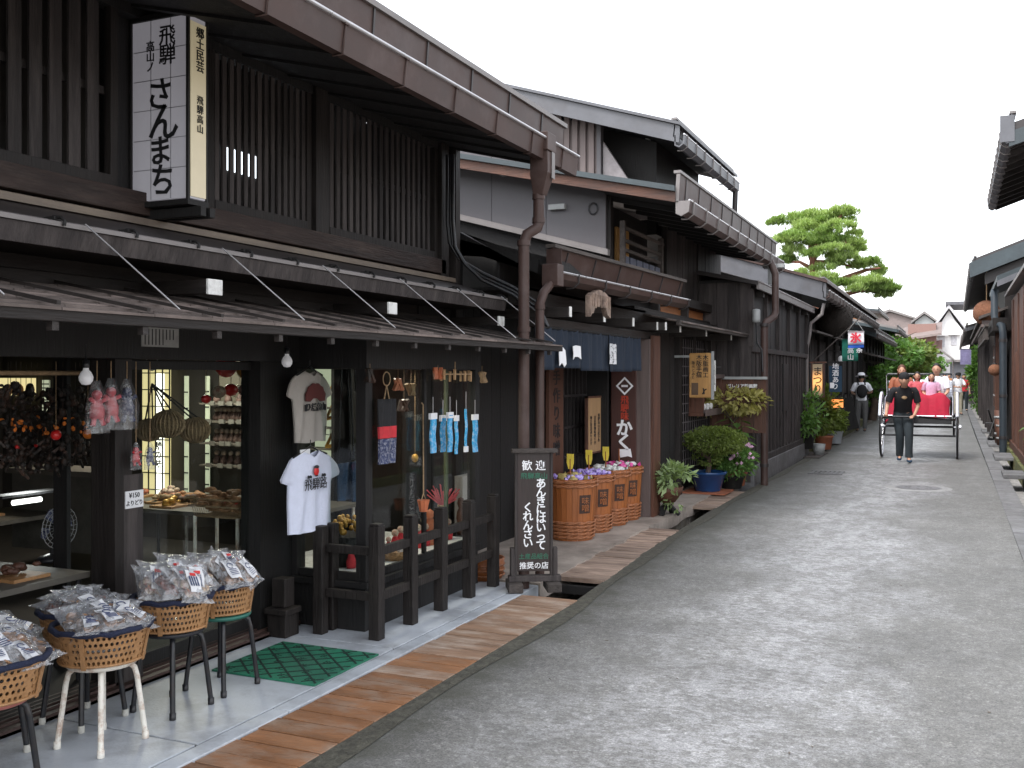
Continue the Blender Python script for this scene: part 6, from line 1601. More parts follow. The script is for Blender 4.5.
b = MB(); b.prism([(-4.4,3.42),(-2.68,3.05),(-2.68,2.99),(-4.4,3.36)], 'y', y0-.15, y1+.1); b.build('roof', 'metal_dark', P)
b = MB(); b.tube([(-2.67,y0-.15,3.04),(-2.67,y1+.1,3.04)], .02, 8); b.box(-2.70,-2.66,y0-.14,y1+.08,2.93,3.03); b.build('eave_rail', 'metal_pale', P)
b = MB()
for i in range(6): y = y0+.6+i*1.0; b.box(-3.0,-2.72,y-.05,y+.05,2.86,2.95)
b.build('rafter_end', 'wood_x', P)
# downpipe of the neighbour's high eave, dropping in front of this corner
pp = thing('downpipe', 'tall grey brown downpipe with a double bend at the corner of the boarded building', 'downpipe', (-2.6,15.25,0))
b = MB(); q1 = on_x(776,-2.62); b.tube([(-2.62,15.72,3.42),(-2.56,15.68,3.3),(-2.52,15.66,3.2),(-2.52,15.66,2.62),(-2.53,15.6,2.54),(-2.60,15.28,2.44),(-2.61,15.22,2.34),(-2.61,15.22,-.02)], .055, 12)
b.build('pipe', 'metal_brown', pp)
b = MB()
for z in (2.4,1.3,.3): b.tube([(-2.61,15.22,z-.025),(-2.61,15.22,z+.025)], .065, 12)
b.build('clamp', 'metal_dark', pp)
p = on_y(756, 15.1, 316); o = thing('electric_meter', 'small pale cylindrical electric meter high on the side boards', 'electric meter', p)
b = MB(); b.lathe([(0,-.10),(.055,-.09),(.06,-.05),(.06,.08),(.05,.1),(0,.11)], (p.x,15.12,p.z), 14); b.build('housing', 'grey_metal', o)
b = MB(); b.tube([(p.x,15.12,p.z-.1),(p.x+.01,15.14,p.z-.4),(p.x+.08,15.14,p.z-.5),(p.x+.09,15.14,1.7)], .015, 6); b.build('cable', 'black_tube', o)
p = on_y(764, 16.0, 268)
o = thing('roof_clutter', 'white box shaped flood light on the low roof under the grey verge', 'flood light', p); b = MB(); b.box(p.x-.02,p.x+.3,16.0,16.2,p.z,p.z+.06); b.box(p.x+.05,p.x+.12,16.05,16.12,p.z-.25,p.z); b.sphere((p.x+.1,16.1,p.z+.1), .07, 10); b.build('lamp', 'grey_metal', o)

# ================================================================ SAKE HOUSE with cedar ball, long eave
sk = thing('sake_house', 'dark house with long eave and grey verge hung with a big cedar ball', 'building', (-3.2,28,0)); P = sk
Yv = 21.2; a, c_ = on_y(719, Yv, 254), on_y(826, Yv, 283)
def vz2(x): return a.z+(c_.z-a.z)*(x-a.x)/(c_.x-a.x)
xe = c_.x
b = MB(); b.prism([(-6.6,vz2(-6.6)),(xe,vz2(xe)),(xe,vz2(xe)-.36),(-6.6,vz2(-6.6)-.36)], 'y', Yv, Yv+.05); b.build('verge', 'metal_grey', P)
b = MB(); b.prism([(-6.6,vz2(-6.6)+.06),(xe+.03,vz2(xe)+.06),(xe+.03,vz2(xe)+.001),(-6.6,vz2(-6.6)+.001)], 'y', Yv-.05, 36); b.build('roof', 'metal_brown', P)
b = MB(); b.prism([(-6.5,vz2(-6.5)-.05),(xe-.05,vz2(xe)-.05),(xe-.05,vz2(xe)-.15),(-6.5,vz2(-6.5)-.15)], 'y', Yv+.05, 36); b.build('soffit', 'black_wood', P)
eave_gutter(P, xe+.06, vz2(xe)-.16, Yv, 36, 1, .26, .7)
b = MB(); b.box(-6.4,-3.12,Yv+.5,35.5,.02,3.3); b.build('core', 'black_wood', P)
b = MB(); b.prism([(-6.4,2.9),(-2.95,2.9),(-2.95,vz2(-2.95)-.36),(-6.4,vz2(-6.4)-.36)], 'y', Yv+.4, Yv+.48); b.build('gable', 'black_wood', P)
b = MB(); b.boards_yz(-3.08, Yv+.5, 36, 1.1, 2.5, .2); b.boards_yz(-3.10, Yv+.5, 36, .02, .3, .6); b.build('wall_boards', 'grey_wood_v', P)
b = MB()
for i in range(9): y = Yv+.6+i*1.8; b.box(-3.14,-3.02,y-.07,y+.07,.02,3.1)
b.build('post', 'wood_v', P, bevel=.006)
b = MB(); b.prism([(-3.1,2.72),(-2.62,2.58),(-2.62,2.54),(-3.1,2.66)], 'y', Yv+.4, 30.5); b.build('lower_eave', 'grey_wood', P)
b = MB(); y = Yv+1.5
while y < 35: b.box(-3.075,-3.05,y,y+1.1,.35,1.05); y += 1.8
b.build('lattice_panel', 'wood_v', P)
b = MB(); b.box(-3.3,-2.85,Yv+.3,36,-.3,.16); b.build('stone_step', 'moss', P, bevel=.01)
b = MB(); b.tube([(-2.46,21.35,3.12),(-2.5,21.35,2.9),(-2.72,21.35,2.72),(-2.74,21.35,2.5),(-2.8,21.37,2.2),(-2.8,21.37,.1)], .035, 8); b.build('downpipe', 'metal_pale', P)
# cedar ball
p = on_x(834, -2.62, 319); o = thing('cedar_ball', 'big dark brown cedar ball hanging under the long eave on the left', 'cedar ball', p)
r0 = 17.5*(p-Vector((0,0,CAM_H))).length/1000; r_ = random.Random(2)
def cedar(o, p, r0, m, cord_top):
    b = MB(); vs, fs = [], []
    b.sphere(p, r0*.97, 28)
    for i in range(900):
        z = r_.uniform(-1,1); t = r_.uniform(0,6.283); q = math.sqrt(1-z*z); d = Vector((q*math.cos(t), q*math.sin(t), z)); c0 = p+d*r0*.95
        s_ = d.cross(Vector((r_.uniform(-1,1), r_.uniform(-1,1), r_.uniform(-1,1)))).normalized()*r0*.03
        b.add([c0-s_, c0+s_, c0+d*r0*.075], [(0,1,2)])
    b.build('ball', m, o)
    b = MB(); b.tube([p+Vector((0,0,r0)),(p.x,p.y,cord_top)], .012, 6); b.build('rope', 'straw', o)
cedar(o, p, r0, 'cedar_ball', 3.2)
# flag pole, flags
o = thing('flag_pole', 'slanted bamboo pole reaching up over the street from the sake house wall', 'pole', on_x(822, -3.0, 375))
pa, pb = Vector((-3.02, 22.3, on_x(822,-3.0,372).z)), on_y(862, 22.6, 316)
b = MB(); b.tube([pa, pb], .014, 8); b.build('pole', 'grey_wood', o)
def flag(name, label, px0, px1, py0, py1, Y, draw):
    a, c_ = on_y(px0, Y, py0), on_y(px1, Y, py1); o = thing(name, label, 'flag', ((a.x+c_.x)/2,Y,c_.z))
    draw(o, a, c_); return o
def wavecloth(a, c_, z0, z1, Y, nm, m, o, amp=.02, d=0):
    n, r_2 = 16, 4; vs, fs = [], []
    for sd in (0,1):
        for i in range(r_2+1):
            for j in range(n+1):
                x = a.x+(c_.x-a.x)*j/n; vs.append((x, Y-d+amp*math.sin((x-a.x)*9+i*.4)+(.006+d)*sd, z0+(z1-z0)*i/r_2))
    k = (n+1)*(r_2+1)
    for s0 in (0,k):
        for i in range(r_2):
            for j in range(n):
                q = (s0+i*(n+1)+j,s0+(i+1)*(n+1)+j,s0+(i+1)*(n+1)+j+1,s0+i*(n+1)+j+1); fs.append(q if s0 == 0 else q[::-1])
    for j in range(n):
        for i in (0,r_2): a1 = i*(n+1)+j; fs.append((a1,a1+1,a1+1+k,a1+k))
    b = MB(); b.add(vs, fs, 0, True); return b.build(nm, m, o)
def draw_ice(o, a, c_):
    Y = 22.0; h = a.z-c_.z
    wavecloth(a, c_, c_.z+h*.2, a.z, Y, 'cloth', 'flag_white', o); wavecloth(a, c_, c_.z, c_.z+h*.2, Y, 'blue_waves', 'flag_blue', o)
    b = MB(); text_mb('氷', h*.62, ((a.x+c_.x)/2, Y-.03, c_.z+h*.60), (1,0,0), (0,0,1), False, .035, .004, mb=b); b.build('lettering', 'flag_red', o)
    b = MB(); b.tube([(a.x-.01,Y,a.z),(c_.x+.01,Y,a.z-.02)], .008, 5); b.tube([(a.x,Y,a.z),((a.x+c_.x)/2,Y,a.z+.22),(c_.x,Y,a.z-.02)], .005, 4); b.build('rod', 'grey_metal', o)
flag('ice_flag', 'white flag with a red ice character and blue waves on the slanted pole', 848, 864, 331, 348, 22.0, draw_ice)
def draw_teal(o, a, c_):
    Y = 22.8; wavecloth(a, c_, c_.z, a.z, Y, 'cloth', 'teal', o)
    b = MB(); text_mb('高山', .14, (a.x+.18*1.0, Y-.03, (a.z+c_.z)/2-.08), (1,0,0), (0,0,1), True, .01, .003, mb=b); text_mb('茶', .14, (a.x+.36, Y-.03, (a.z+c_.z)/2), (1,0,0), (0,0,1), True, .01, .003, mb=b); b.build('lettering', 'white_ink', o)
flag('teal_flag', 'teal banner with white writing hanging behind the ice flag', 842, 858, 339, 361, 22.8, draw_teal)
# small bulb lamp by the teal banner
p = on_x(841, -2.75, 359); o = thing('globe_lamp', 'small white globe lamp beside the teal banner', 'lamp', p); b = MB(); b.sphere(p, .075, 12, sc=(1,1,1.2)); b.build('globe', 'bulb', o); b = MB(); b.tube([(p.x,p.y,p.z+.08),(p.x-.02,p.y,p.z+.2),(-3.05,p.y,p.z+.22)], .01, 5); b.build('arm', 'black_tube', o)
# lit paper sign
a, c_ = on_y(812, 21.55, 364), on_y(823, 21.55, 396)
o = thing('lit_sign', 'lit paper box sign with brush writing at the corner of the sake house', 'sign', ((a.x+c_.x)/2,21.55,c_.z))
b = MB(); b.box(a.x,c_.x,21.55,21.75,c_.z,a.z)
def glow_mat():
    m, nt, bs = new_mat('lantern_glow'); N, L = nt.nodes, nt.links
    tc = N.new('ShaderNodeTexCoord'); vm = N.new('ShaderNodeVectorMath'); vm.operation = 'DISTANCE'; vm.inputs[1].default_value = (0,0,.30); L.new(tc.outputs['Object'], vm.inputs[0])
    r = N.new('ShaderNodeMapRange'); r.inputs[1].default_value = .05; r.inputs[2].default_value = .26; r.inputs[3].default_value = .55; r.inputs[4].default_value = .0; L.new(vm.outputs['Value'], r.inputs[0])
    bs.inputs['Base Color'].default_value = (.50,.38,.24,1); bs.inputs['Emission Color'].default_value = (1,.42,.10,1); L.new(r.outputs[0], bs.inputs['Emission Strength']); return m
b.build('paper_box', glow_mat(), o)
b = MB()
for x in (a.x,c_.x): b.box(x-.012,x+.012,21.535,21.77,c_.z-.03,a.z+.03)
b.box(a.x-.05,c_.x+.05,21.53,21.78,a.z+.02,a.z+.05); b.box(a.x,c_.x,21.54,21.76,c_.z-.03,c_.z-.002); b.build('frame', 'brown_wood_v', o)
b = MB(); text_mb('まつり', .2, ((a.x+c_.x)/2,21.545,(a.z+c_.z)/2), (1,0,0), (0,0,1), True, .012, .002, .9, mb=b); b.build('lettering', 'ink', o)
a, c_ = on_y(829, 22.4, 366), on_y(842, 22.4, 392); o = thing('shop_banner', 'dark blue cloth banner with white brush writing beside the lit sign', 'banner', ((a.x+c_.x)/2,22.4,c_.z)); b = MB(); b.box(a.x,c_.x,22.4,22.42,c_.z,a.z); b.build('cloth', 'curtain', o); b = MB(); text_mb('地酒あり', .14, ((a.x+c_.x)/2,22.395,(a.z+c_.z)/2+.06), (1,0,0), (0,0,1), True, .01, .003, mb=b); b.box(a.x+.02,a.x+.10,22.39,22.399,c_.z+.08,c_.z+.2); b.build('lettering', 'white_ink', o)
b = MB(); b.box(c_.x-.0,c_.x+.02,22.38,22.44,c_.z-.1,a.z+.1); b.box(-3.1,c_.x+.02,22.40,22.44,a.z+.05,a.z+.1); b.build('rod', 'black_wood', o)
a = on_y(838, 22.6, 403); o = thing('orange_lamp', 'small orange lit paper lamp low on the sake house wall', 'lamp', a); b = MB(); b.box(a.x-.13,a.x+.10,22.6,22.7,a.z-.1,a.z+.08); b.build('paper', 'orange_lit', o); b = MB(); b.box(a.x-.16,a.x+.13,22.58,22.72,a.z+.081,a.z+.11); b.box(a.x-.16,a.x+.13,22.58,22.72,a.z-.13,a.z-.101); b.build('frame', 'black_wood', o)
a = on_x(846, -2.72, 420); o = thing('standing_board', 'dark folding board standing by the potted plants at the sake house', 'board', (a.x,a.y,.02)); b = MB(); b.beam((a.x+.12,a.y-.2,.16),(a.x-.08,a.y-.1,1.0),.5,.03,up=(0,1,.1)); b.beam((a.x-.25,a.y+.1,.16),(a.x-.08,a.y-.05,1.0),.5,.03,up=(0,1,.1)); b.build('panel', 'black_wood', o)

# ================================================================ FARTHER HOUSES, LEFT
def plain_house(name, label, xf, y0, y1, ze, slope, depth, wallm, roofm, guard=.2, over=.6, win=True, sgn=1, vm='metal_dark', zlow=2.6):
    # street facade at x=xf; sgn=+1 house lies on the left (smaller x)
    o = thing(name, label, 'building', (xf,(y0+y1)/2,0)); X = lambda d: xf-sgn*d
    h = MB(); h.prism([(X(0),.02),(X(0),ze+slope*over),(X(depth/2),ze+slope*(over+depth/2)),(X(depth),ze+slope*over),(X(depth),.02)], 'y', y0, y1); h.build('wall', wallm, o)
    rz = ze+slope*(over+depth/2)
    b = MB()
    b.prism([(X(-over),ze+.02),(X(depth/2),rz+.02),(X(depth/2),rz+.14),(X(-over),ze+.12)], 'y', y0-.5, y1+.3)
    b.prism([(X(depth/2)-sgn*.002,rz+.02),(X(depth+over),ze+.02),(X(depth+over),ze+.12),(X(depth/2)-sgn*.002,rz+.14)], 'y', y0-.5, y1+.3); b.build('roof', roofm, o)
    b = MB(); b.prism([(X(-over),ze-.12),(X(depth/2),rz-.12),(X(depth/2),rz+.0199),(X(-over),ze+.0199)], 'y', y0-.5, y0-.45); b.prism([(X(depth/2)-sgn*.003,rz-.12),(X(depth+over),ze-.12),(X(depth+over),ze+.0199),(X(depth/2)-sgn*.003,rz+.0199)], 'y', y0-.5, y0-.45); b.build('verge', vm, o)
    eave_gutter(o, X(-over-.05), ze+.02, y0-.5, y1+.3, sgn, guard, .8)
    b = MB(); y = y0+.1
    while y < y1: b.box(X(-.05),X(.0)-sgn*-.0,y,y+.1,.02,ze); y += 1.6
    b.box(X(-.04),X(0),y0,y1,zlow-.1,zlow); b.box(X(-.04),X(0),y0,y1,1.0,1.08); b.build('timber_frame', 'wood_v', o)
    if zlow < ze-.5:
        b = MB(); b.prism([(X(0),zlow+.28),(X(-.55),zlow+.12),(X(-.55),zlow+.06),(X(0),zlow+.2)], 'y', y0, y1); b.build('lower_eave', 'grey_wood', o)
    if win:
        b = MB(); y = y0+.3
        while y < y1-1: 
            for k in range(7): b.box(X(-.03),X(-.0),y+k*.16,y+k*.16+.05,1.1,zlow-.1)
            y += 1.6
        b.build('window_lattice', 'grey_wood_v', o)
    return o
h5 = plain_house('tea_house', 'dark house with blue grey verge beyond the long eave', -2.95, 36.6, 48, 3.05, .32, 6, 'black_wood', 'metal_dark', vm='metal_blue', over=.5, zlow=2.2)
h6 = plain_house('town_house', 'dark house with pale blue grey verge before the orange sided house', -2.95, 50.5, 58, 3.75, .22, 9, 'black_wood', 'metal_pale', vm='metal_blue', over=.55, zlow=2.5)
plain_house('orange_house', 'orange brown sided house rising behind the dark eaves on the left', -4.6, 59, 66, 5.15, .12, 12, 'orange_wall', 'metal_blue', vm='metal_dark', over=.8, zlow=2.6, win=False)
# corner of small roofs beyond the trees
def cross_house(name, label, x0, x1, y, z_e, wallm, roofm, dz=1.2, tiers=1, over=1.4):
    o = thing(name, label, 'building', ((x0+x1)/2,y+4,0)); b = MB(); b.box(x0,x1,y,y+8,.02,z_e+dz*.9); b.build('wall', wallm, o)
    for k in range(tiers):
        z = z_e-1.7*k; b = MB(); sl = (x1-x0)*.13
        b.add([(x0-.5,y-over,z-sl),(x1+.5,y-over,z+sl*.6),(x1+.5,y+3,z+sl*.6+dz),(x0-.5,y+3,z-sl+dz),(x0-.5,y-over,z-sl-.2),(x1+.5,y-over,z+sl*.6-.2),(x1+.5,y+3,z+sl*.6+dz-.2),(x0-.5,y+3,z-sl+dz-.2)],
              [(0,1,2,3),(7,6,5,4),(0,4,5,1),(1,5,6,2),(2,6,7,3),(3,7,4,0)])
        b.build('roof', roofm if k == 0 else 'roof_brown', o)
        b = MB(); b.box(x0+.3,x1-.3,y-.12,y,z-1.5,z-sl-.3); f = b.build('window_band', 'metal_brown', o)
        b = MB()
        for i in range(4): x = x0+.5+i*(x1-x0-.8)/4; b.box(x,x+(x1-x0)/4-.5,y-.15,y-.121,z-1.3,z-sl-.5)
        b.build('pane', mat('pale_window%d%d' % (k, int(y)), (.45,.47,.52), .2), f)
    return o
a, c_ = on_y(908, 100, 340), on_y(936, 100, 340)
cross_house('corner_house', 'brown house with two pink brown roofs facing down the street', a.x, c_.x, 100, 5.3, 'roof_brown', 'pink_roof', tiers=2)
# white storehouse at the end of the street
a, c_ = on_y(934.5, 104, 362), on_y(966, 104, 362)
o = thing('white_storehouse', 'tall white plaster storehouse with grey gable roof at the end of the street', 'building', ((a.x+c_.x)/2,107,0))
x0, x1 = a.x, c_.x; xm_ = (x0+x1)/2-.1; zw_ = on_y(940,104,333).z; zr_ = on_y(949,104,310).z
b = MB(); b.prism([(x0,0),(x1,0),(x1,zw_-1.0),(x1-.25,zw_-.2),(xm_,zr_),(x0,zw_)], 'y', 104, 112); b.build('wall', 'plaster', o, bevel=.02)
b = MB(); b.prism([(x0-.5,zw_-.2),(xm_,zr_+.15),(xm_,zr_+.5),(x0-.5,zw_+.15)], 'y', 103.3, 112.5); b.prism([(xm_+.001,zr_+.15),(x1+.9,zw_-1.1),(x1+.9,zw_-.7),(xm_+.001,zr_+.5)], 'y', 103.3, 112.5); b.build('roof', mat('pale_grey_tiles', (.42,.42,.44), .6, var=.15, scale=3), o)
b = MB(); b.box(xm_-.3,x1+1.0,103.2,112.6,zr_+.45,zr_+.75); b.build('ridge', 'metal_grey', o)
for (px, pyt, pyb) in ((942,336,347),(954,335,345)):
    a = on_y(px, 103.95, pyt); c2 = on_y(px+3, 103.95, pyb); b = MB(); b.box(a.x-.25,a.x+.25,103.93,104.0,c2.z,a.z); w = b.build('window', mat('pale_shutter%d' % px, (.50,.50,.53), .6), o); b = MB(); b.box(a.x-.5,a.x+.5,103.6,104.0,a.z,a.z+.12); b.build('window_hood', 'plaster', w)
# porch roof and grey shed before the storehouse, far crowd of eaves
o = thing('grey_shed', 'low grey building with small tiled porch in front of the white storehouse', 'building', (on_y(958,96,370).x,98,0))
a, c_ = on_y(950, 96, 362), on_y(972, 96, 362); b = MB(); b.box(a.x,c_.x,96,101,.02,a.z); b.build('wall', 'metal_grey', o)
b = MB(); b.prism([(a.x-2.4,a.z+.1),(a.x-.8,a.z+1.2),(a.x+.4,a.z+.2),(a.x+.4,a.z+.05),(a.x-.8,a.z+1.0),(a.x-2.4,a.z-.05)], 'y', 95.4, 99); b.box(a.x-.3,c_.x+.5,95.5,101.5,a.z,a.z+.2); b.build('roof', 'metal_pale', o)
# hazy roofs far behind
for k, (px0, px1, pyt, Y, m, lab) in enumerate(((915,934,322,150,'grey_metal','pale grey block far behind the brown corner house'),(868,912,319,170,'pink_roof','faded pink building far behind the orange sided house'))):
    a, c_ = on_y(px0, Y, pyt), on_y(px1, Y, pyt); o = thing('far_building', lab, 'building', ((a.x+c_.x)/2,Y+3,0)); b = MB(); b.prism([(a.x,0),(c_.x,0),(c_.x,a.z),((a.x+c_.x)/2,a.z+1),(a.x,a.z)], 'y', Y, Y+8); b.build('wall', m, o)
    b = MB(); b.prism([(a.x-.5,a.z-.2),((a.x+c_.x)/2,a.z+1.1),(c_.x+.5,a.z-.2),(c_.x+.5,a.z+.1),((a.x+c_.x)/2,a.z+1.5),(a.x-.5,a.z+.1)], 'y', Y-.6, Y+8.5); b.build('roof', 'metal_pale', o)

# ================================================================ RIGHT SIDE
r1 = thing('high_eave_house', 'tall dark house at the right edge with overhanging eave high above', 'building', (3,12,0)); P = r1
xe, ze = .50, 4.62; y0, y1 = 13.55, 19.0
b = MB(); b.box(1.42,7,y0+.6,y1-.3,.02,4.9); b.build('wall', 'brown_wood_v', P)
b = MB(); b.prism([(xe+.1,ze-.02),(7,ze+2.0),(7,ze+2.1),(xe+.1,ze+.08)], 'y', y0, y1); b.build('roof', 'metal_dark', P)
b = MB(); b.prism([(xe+.1,ze-.20),(7,ze+1.8),(7,ze+1.979),(xe+.1,ze-.021)], 'y', y0-.02, y0+.04); b.build('verge', 'metal_blue', P)
b = MB(); b.prism([(xe+.1,ze-.10),(3,ze+.76),(3,ze+.84),(xe+.1,ze-.03)], 'y', y0+.05, y1-.02); b.build('soffit', 'wood_x', P)
b = MB(); y = y0+.3
while y < y1: b.beam((xe+.12,y,ze-.14),(3,y,ze+.72),.05,.07); y += .5
b.build('rafter', 'wood_x', P)
eave_gutter(P, xe+.02, ze, y0-.02, y1, -1, .20, .45, 'metal_grey')
b = MB(); b.box(xe,xe+.16,y0-.03,y0-.021,ze-.14,ze+.18); b.build('gutter_end', 'metal_grey', P)
b = MB(); b.box(1.30,1.42,y1-.6,y1-.45,.02,4.7); b.build('corner_post', 'brown_wood_v', P)

bw = thing('boarded_house', 'long brown boarded wall with low lean-to eave on the right', 'building', (1.2,21,0)); P = bw
xw = 1.10; y0, y1 = 12.0, 24.0
b = MB(); b.boards_yz(xw+.03, y0, y1, .12, 3.25, .26, jit=.004); b.build('wall_boards', 'brown_wood_v', P)
b = MB(); b.box(xw+.04,5,y0,y1,.1,3.3); b.build('core', 'black_wood', P)
b = MB()
for y in (16.5,19.4,21.2,23.0): b.box(xw-.02,xw+.035,y-.05,y+.05,.12,3.2)
b.box(xw-.03,xw+.04,y0,y1,.10,.26); b.build('frame', 'brown_wood_v', P, bevel=.004)
b = MB(); b.box(xw-.01,xw+.02,21.5,22.2,.3,2.1); b.build('door', mat('rust_door', (.13,.045,.022), .5, stretch=V, scale=3), P)
b = MB(); b.prism([(xw-.12,3.33),(xw+.5,3.5),(xw+.5,3.54),(xw-.12,3.39)], 'y', y0, y1+.1); b.build('lean_to_roof', 'metal_pale', P)
b = MB(); b.prism([(xw-.32,3.56),(2.5,4.3),(2.5,4.36),(xw-.32,3.66)], 'y', 22.5, y1+3.2); b.build('upper_lean_to', 'metal_blue', P)
b = MB(); b.prism([(xw-.32,3.44),(2.5,4.18),(2.5,4.2999),(xw-.32,3.5599)], 'y', 22.5, 22.56); b.build('verge', 'metal_grey', P)
pp = thing('downpipe', 'dark blue grey downpipe with a bend on the right of the street', 'downpipe', (.92,24,0))
b = MB(); b.tube([(.85,25.2,3.55),(.80,24.9,3.52),(.80,24.6,3.35),(.80,24.6,2.95),(.84,24.4,2.78),(.93,24.1,2.72),(.95,24.05,2.55),(.95,24.05,-.05)], .075, 12); b.build('pipe', mat('blue_grey_pipe', (.028,.037,.046), .55, var=.2, spec=.3), pp)
b = MB()
for z in (2.4,1.2,.3): b.tube([(.95,24.05,z-.03),(.95,24.05,z+.03)], .086, 12)
b.build('clamp', 'metal_dark', pp)

r2 = thing('latticed_house', 'dark two storey house with blue grey verge and latticed front on the right', 'building', (1.5,34,0)); P = r2
xe, ze, y0, y1 = .34, 4.45, 27.6, 46
b = MB(); b.box(1.15,7,y0+.5,y1,.1,4.7); b.build('wall', 'wood_v', P)
b = MB(); b.prism([(xe+.05,ze+.02),(6,ze+2.2),(6,ze+2.3),(xe+.05,ze+.10)], 'y', y0, y1); b.build('roof', 'metal_dark', P)
b = MB(); b.prism([(xe,ze-.36),(6,ze+1.86),(6,ze+2.199),(xe,ze+.019)], 'y', y0-.02, y0+.05); b.build('verge', 'metal_blue', P)
b = MB(); b.prism([(xe+.35,ze-.52),(6,ze+1.6),(6,ze+1.85),(xe+.35,ze-.23)], 'y', y0+.3, y0+.36); b.build('inner_verge', 'metal_dark', P)
b = MB(); b.prism([(xe+.1,ze-.12),(1.2,ze+.22),(1.2,ze+.3),(xe+.1,ze-.02)], 'y', y0+.1, y1); b.build('soffit', 'wood_x', P)
eave_gutter(P, xe, ze, y0, y1, -1, .16, .7, 'metal_grey')
b = MB(); b.prism([(.55,3.05),(1.2,3.3),(1.2,3.36),(.55,3.12)], 'y', y0, y1-2); b.build('lower_eave', 'grey_wood', P)
b = MB(); y = y0+.2
while y < y1-2: b.box(.62,1.15,y-.05,y+.05,2.92,3.02); y += 1.2
b.box(.60,.66,y0,y1-2,2.85,2.92); b.build('eave_beam', 'tan_post', P)
b = MB()
for i in range(7): b.box(.80,.92,y0+.2+i*2.4,y0+.34+i*2.4,.1,3.0)
b.build('post', 'grey_wood_v', P, bevel=.006)
b = MB(); y = y0+.6
while y < 42: b.box(1.02,1.05,y,y+.06,.9,2.4); y += .16
b.box(1.0,1.06,y0+.4,42,2.4,2.55); b.box(1.0,1.06,y0+.4,42,.8,.9); b.build('lattice_front', 'grey_wood_v', P)
b = MB(); b.box(.86,.92,25.6,27.2,.9,2.35); b.box(.84,.94,25.5,25.6,.1,2.8); b.build('shutter', 'brown_wood_v', P)
for z in (1.15,1.75,2.05):
    b = MB()
    for y in (25.8,26.3,26.8): b.box(.845,.859,y,y+.12,z,z+.04)
    b.build('shutter_fitting', 'rail', P)
b = MB(); b.box(.75,1.6,24.2,27.5,2.62,2.9); b.boards_yz(1.15,24.1,27.6,.1,2.62,.2); b.build('entrance_wall', 'wood_v', P)
b = MB(); b.box(.62,.70,25.0,33,2.45,2.5); 
for i in range(20): b.box(.63,.69,25.1+i*.4,25.15+i*.4,2.5,2.75)
b.box(.62,.70,25.0,33,2.75,2.8); b.build('balustrade', 'grey_wood', P)
p = on_y(986.5, 28.3, 313); o = thing('cedar_ball', 'rust orange cedar ball hanging under the eave on the right', 'cedar ball', p); r_ = random.Random(9); cedar(o, p, .33, 'cedar_ball2', 4.42)
p = on_y(995, 24.9, 370); o = thing('round_lantern', 'small round rust coloured lantern hanging beside the dark downpipe', 'lantern', p); b = MB(); b.sphere(p, .14, 18, sc=(1,1,.95)); b.build('shade', 'cedar_ball2', o); b = MB(); b.tube([(p.x,p.y,p.z+.13),(p.x,p.y,2.62)], .01, 5); b.lathe([(0,.12),(.05,.125),(.05,.15),(0,.16)], p, 10); b.build('cord_and_cap', 'black_tube', o)
# things by the right entrance
p = on_y(984, 25.0, 440)
for k, (x, y, h, r, m, lab) in enumerate(((.95,25.4,.75,.13,'brown_wood_v','brown post shaped bin beside the right entrance'),(.93,24.6,.55,.10,'brown_wood_v','short brown wooden bucket beside the dark downpipe'))):
    o = thing('wooden_bucket', lab, 'bucket', (x,y,.1)); b = MB(); b.lathe([(0,0),(r*.85,0),(r,h),(r*.92,h),(r*.78,.03),(0,.03)], (x,y,.1), 14); b.build('staves', m, o); b = MB(); b.lathe([(r*.9,h*.25),(r*.96,h*.25),(r*.97,h*.32),(r*.9,h*.32)], (x,y,.1), 14); b.lathe([(r*.9,h*.75),(r*1.03,h*.75),(r*1.04,h*.82),(r*.9,h*.82)], (x,y,.1), 14); b.build('hoop', 'grey_metal', o)
o = thing('folded_easel', 'black folding easel leaning by the right entrance', 'easel', (.85,27.6,.1)); b = MB(); b.tube([(.75,27.2,.1),(1.0,27.5,.9)], .02, 6); b.tube([(.95,27.9,.1),(.75,27.4,.8)], .02, 6); b.tube([(.70,27.6,.45),(1.0,27.5,.45)], .02, 6); b.build('legs', 'black_tube', o)
plain_house('row_house', 'dark latticed house far down the right side', 1.1, 46.6, 62, 3.6, .3, 7, 'wood_v', 'metal_dark', sgn=-1, over=.7, zlow=2.5, vm='metal_grey')
plain_house('row_house', 'last dark house far down the right side of the street', 1.1, 63, 90, 3.9, .3, 7, 'wood_v', 'metal_dark', sgn=-1, over=.7, zlow=2.6, vm='metal_grey')
o = thing('hanging_sign_board', 'small blue grey sign board hanging far down the right side', 'sign', on_y(967,44,352)); p = on_y(967,44,352); b = MB(); b.box(p.x-.25,p.x+.15,44,44.06,p.z-.5,p.z+.1); b.build('board', mat('lavender_board', (.20,.18,.32), .6), o); b = MB(); b.box(p.x-.3,1.1,44.01,44.05,p.z+.101,p.z+.13); b.build('bracket', 'black_wood', o)
# ================================================================ STANDING SIGN
sp = Vector((-2.93,7.02,0))
o = thing('standing_sign', 'tall dark standing sign board with white welcome writing on a wooden foot', 'sign', sp)
fd = Vector((_S*.25+.42, -_C, 0)).normalized()     # faces down the street a little to the road
rt = Vector((-fd.y, fd.x, 0)) ; rt = Vector((_C, _S, 0))*1.0; rt = (rt+Vector((.0,.12,0))).normalized(); fd = Vector((rt.y, -rt.x, 0))
up = Vector((0,0,1))
def fb(b, x0, x1, y0, y1, z0, z1):    # box in sign axes: x along the face, y toward the viewer
    k = len(b.v); b.box(x0, x1, y0, y1, z0, z1)
    for i in range(k, len(b.v)):
        p = b.v[i]; b.v[i] = sp+rt*p.x+fd*p.y+up*p.z
W = .125; zt = 1.09
b = MB(); fb(b,-W,W,-.014,.014,.16,zt-.03); b.build('board', 'signboard', o, bevel=.003)
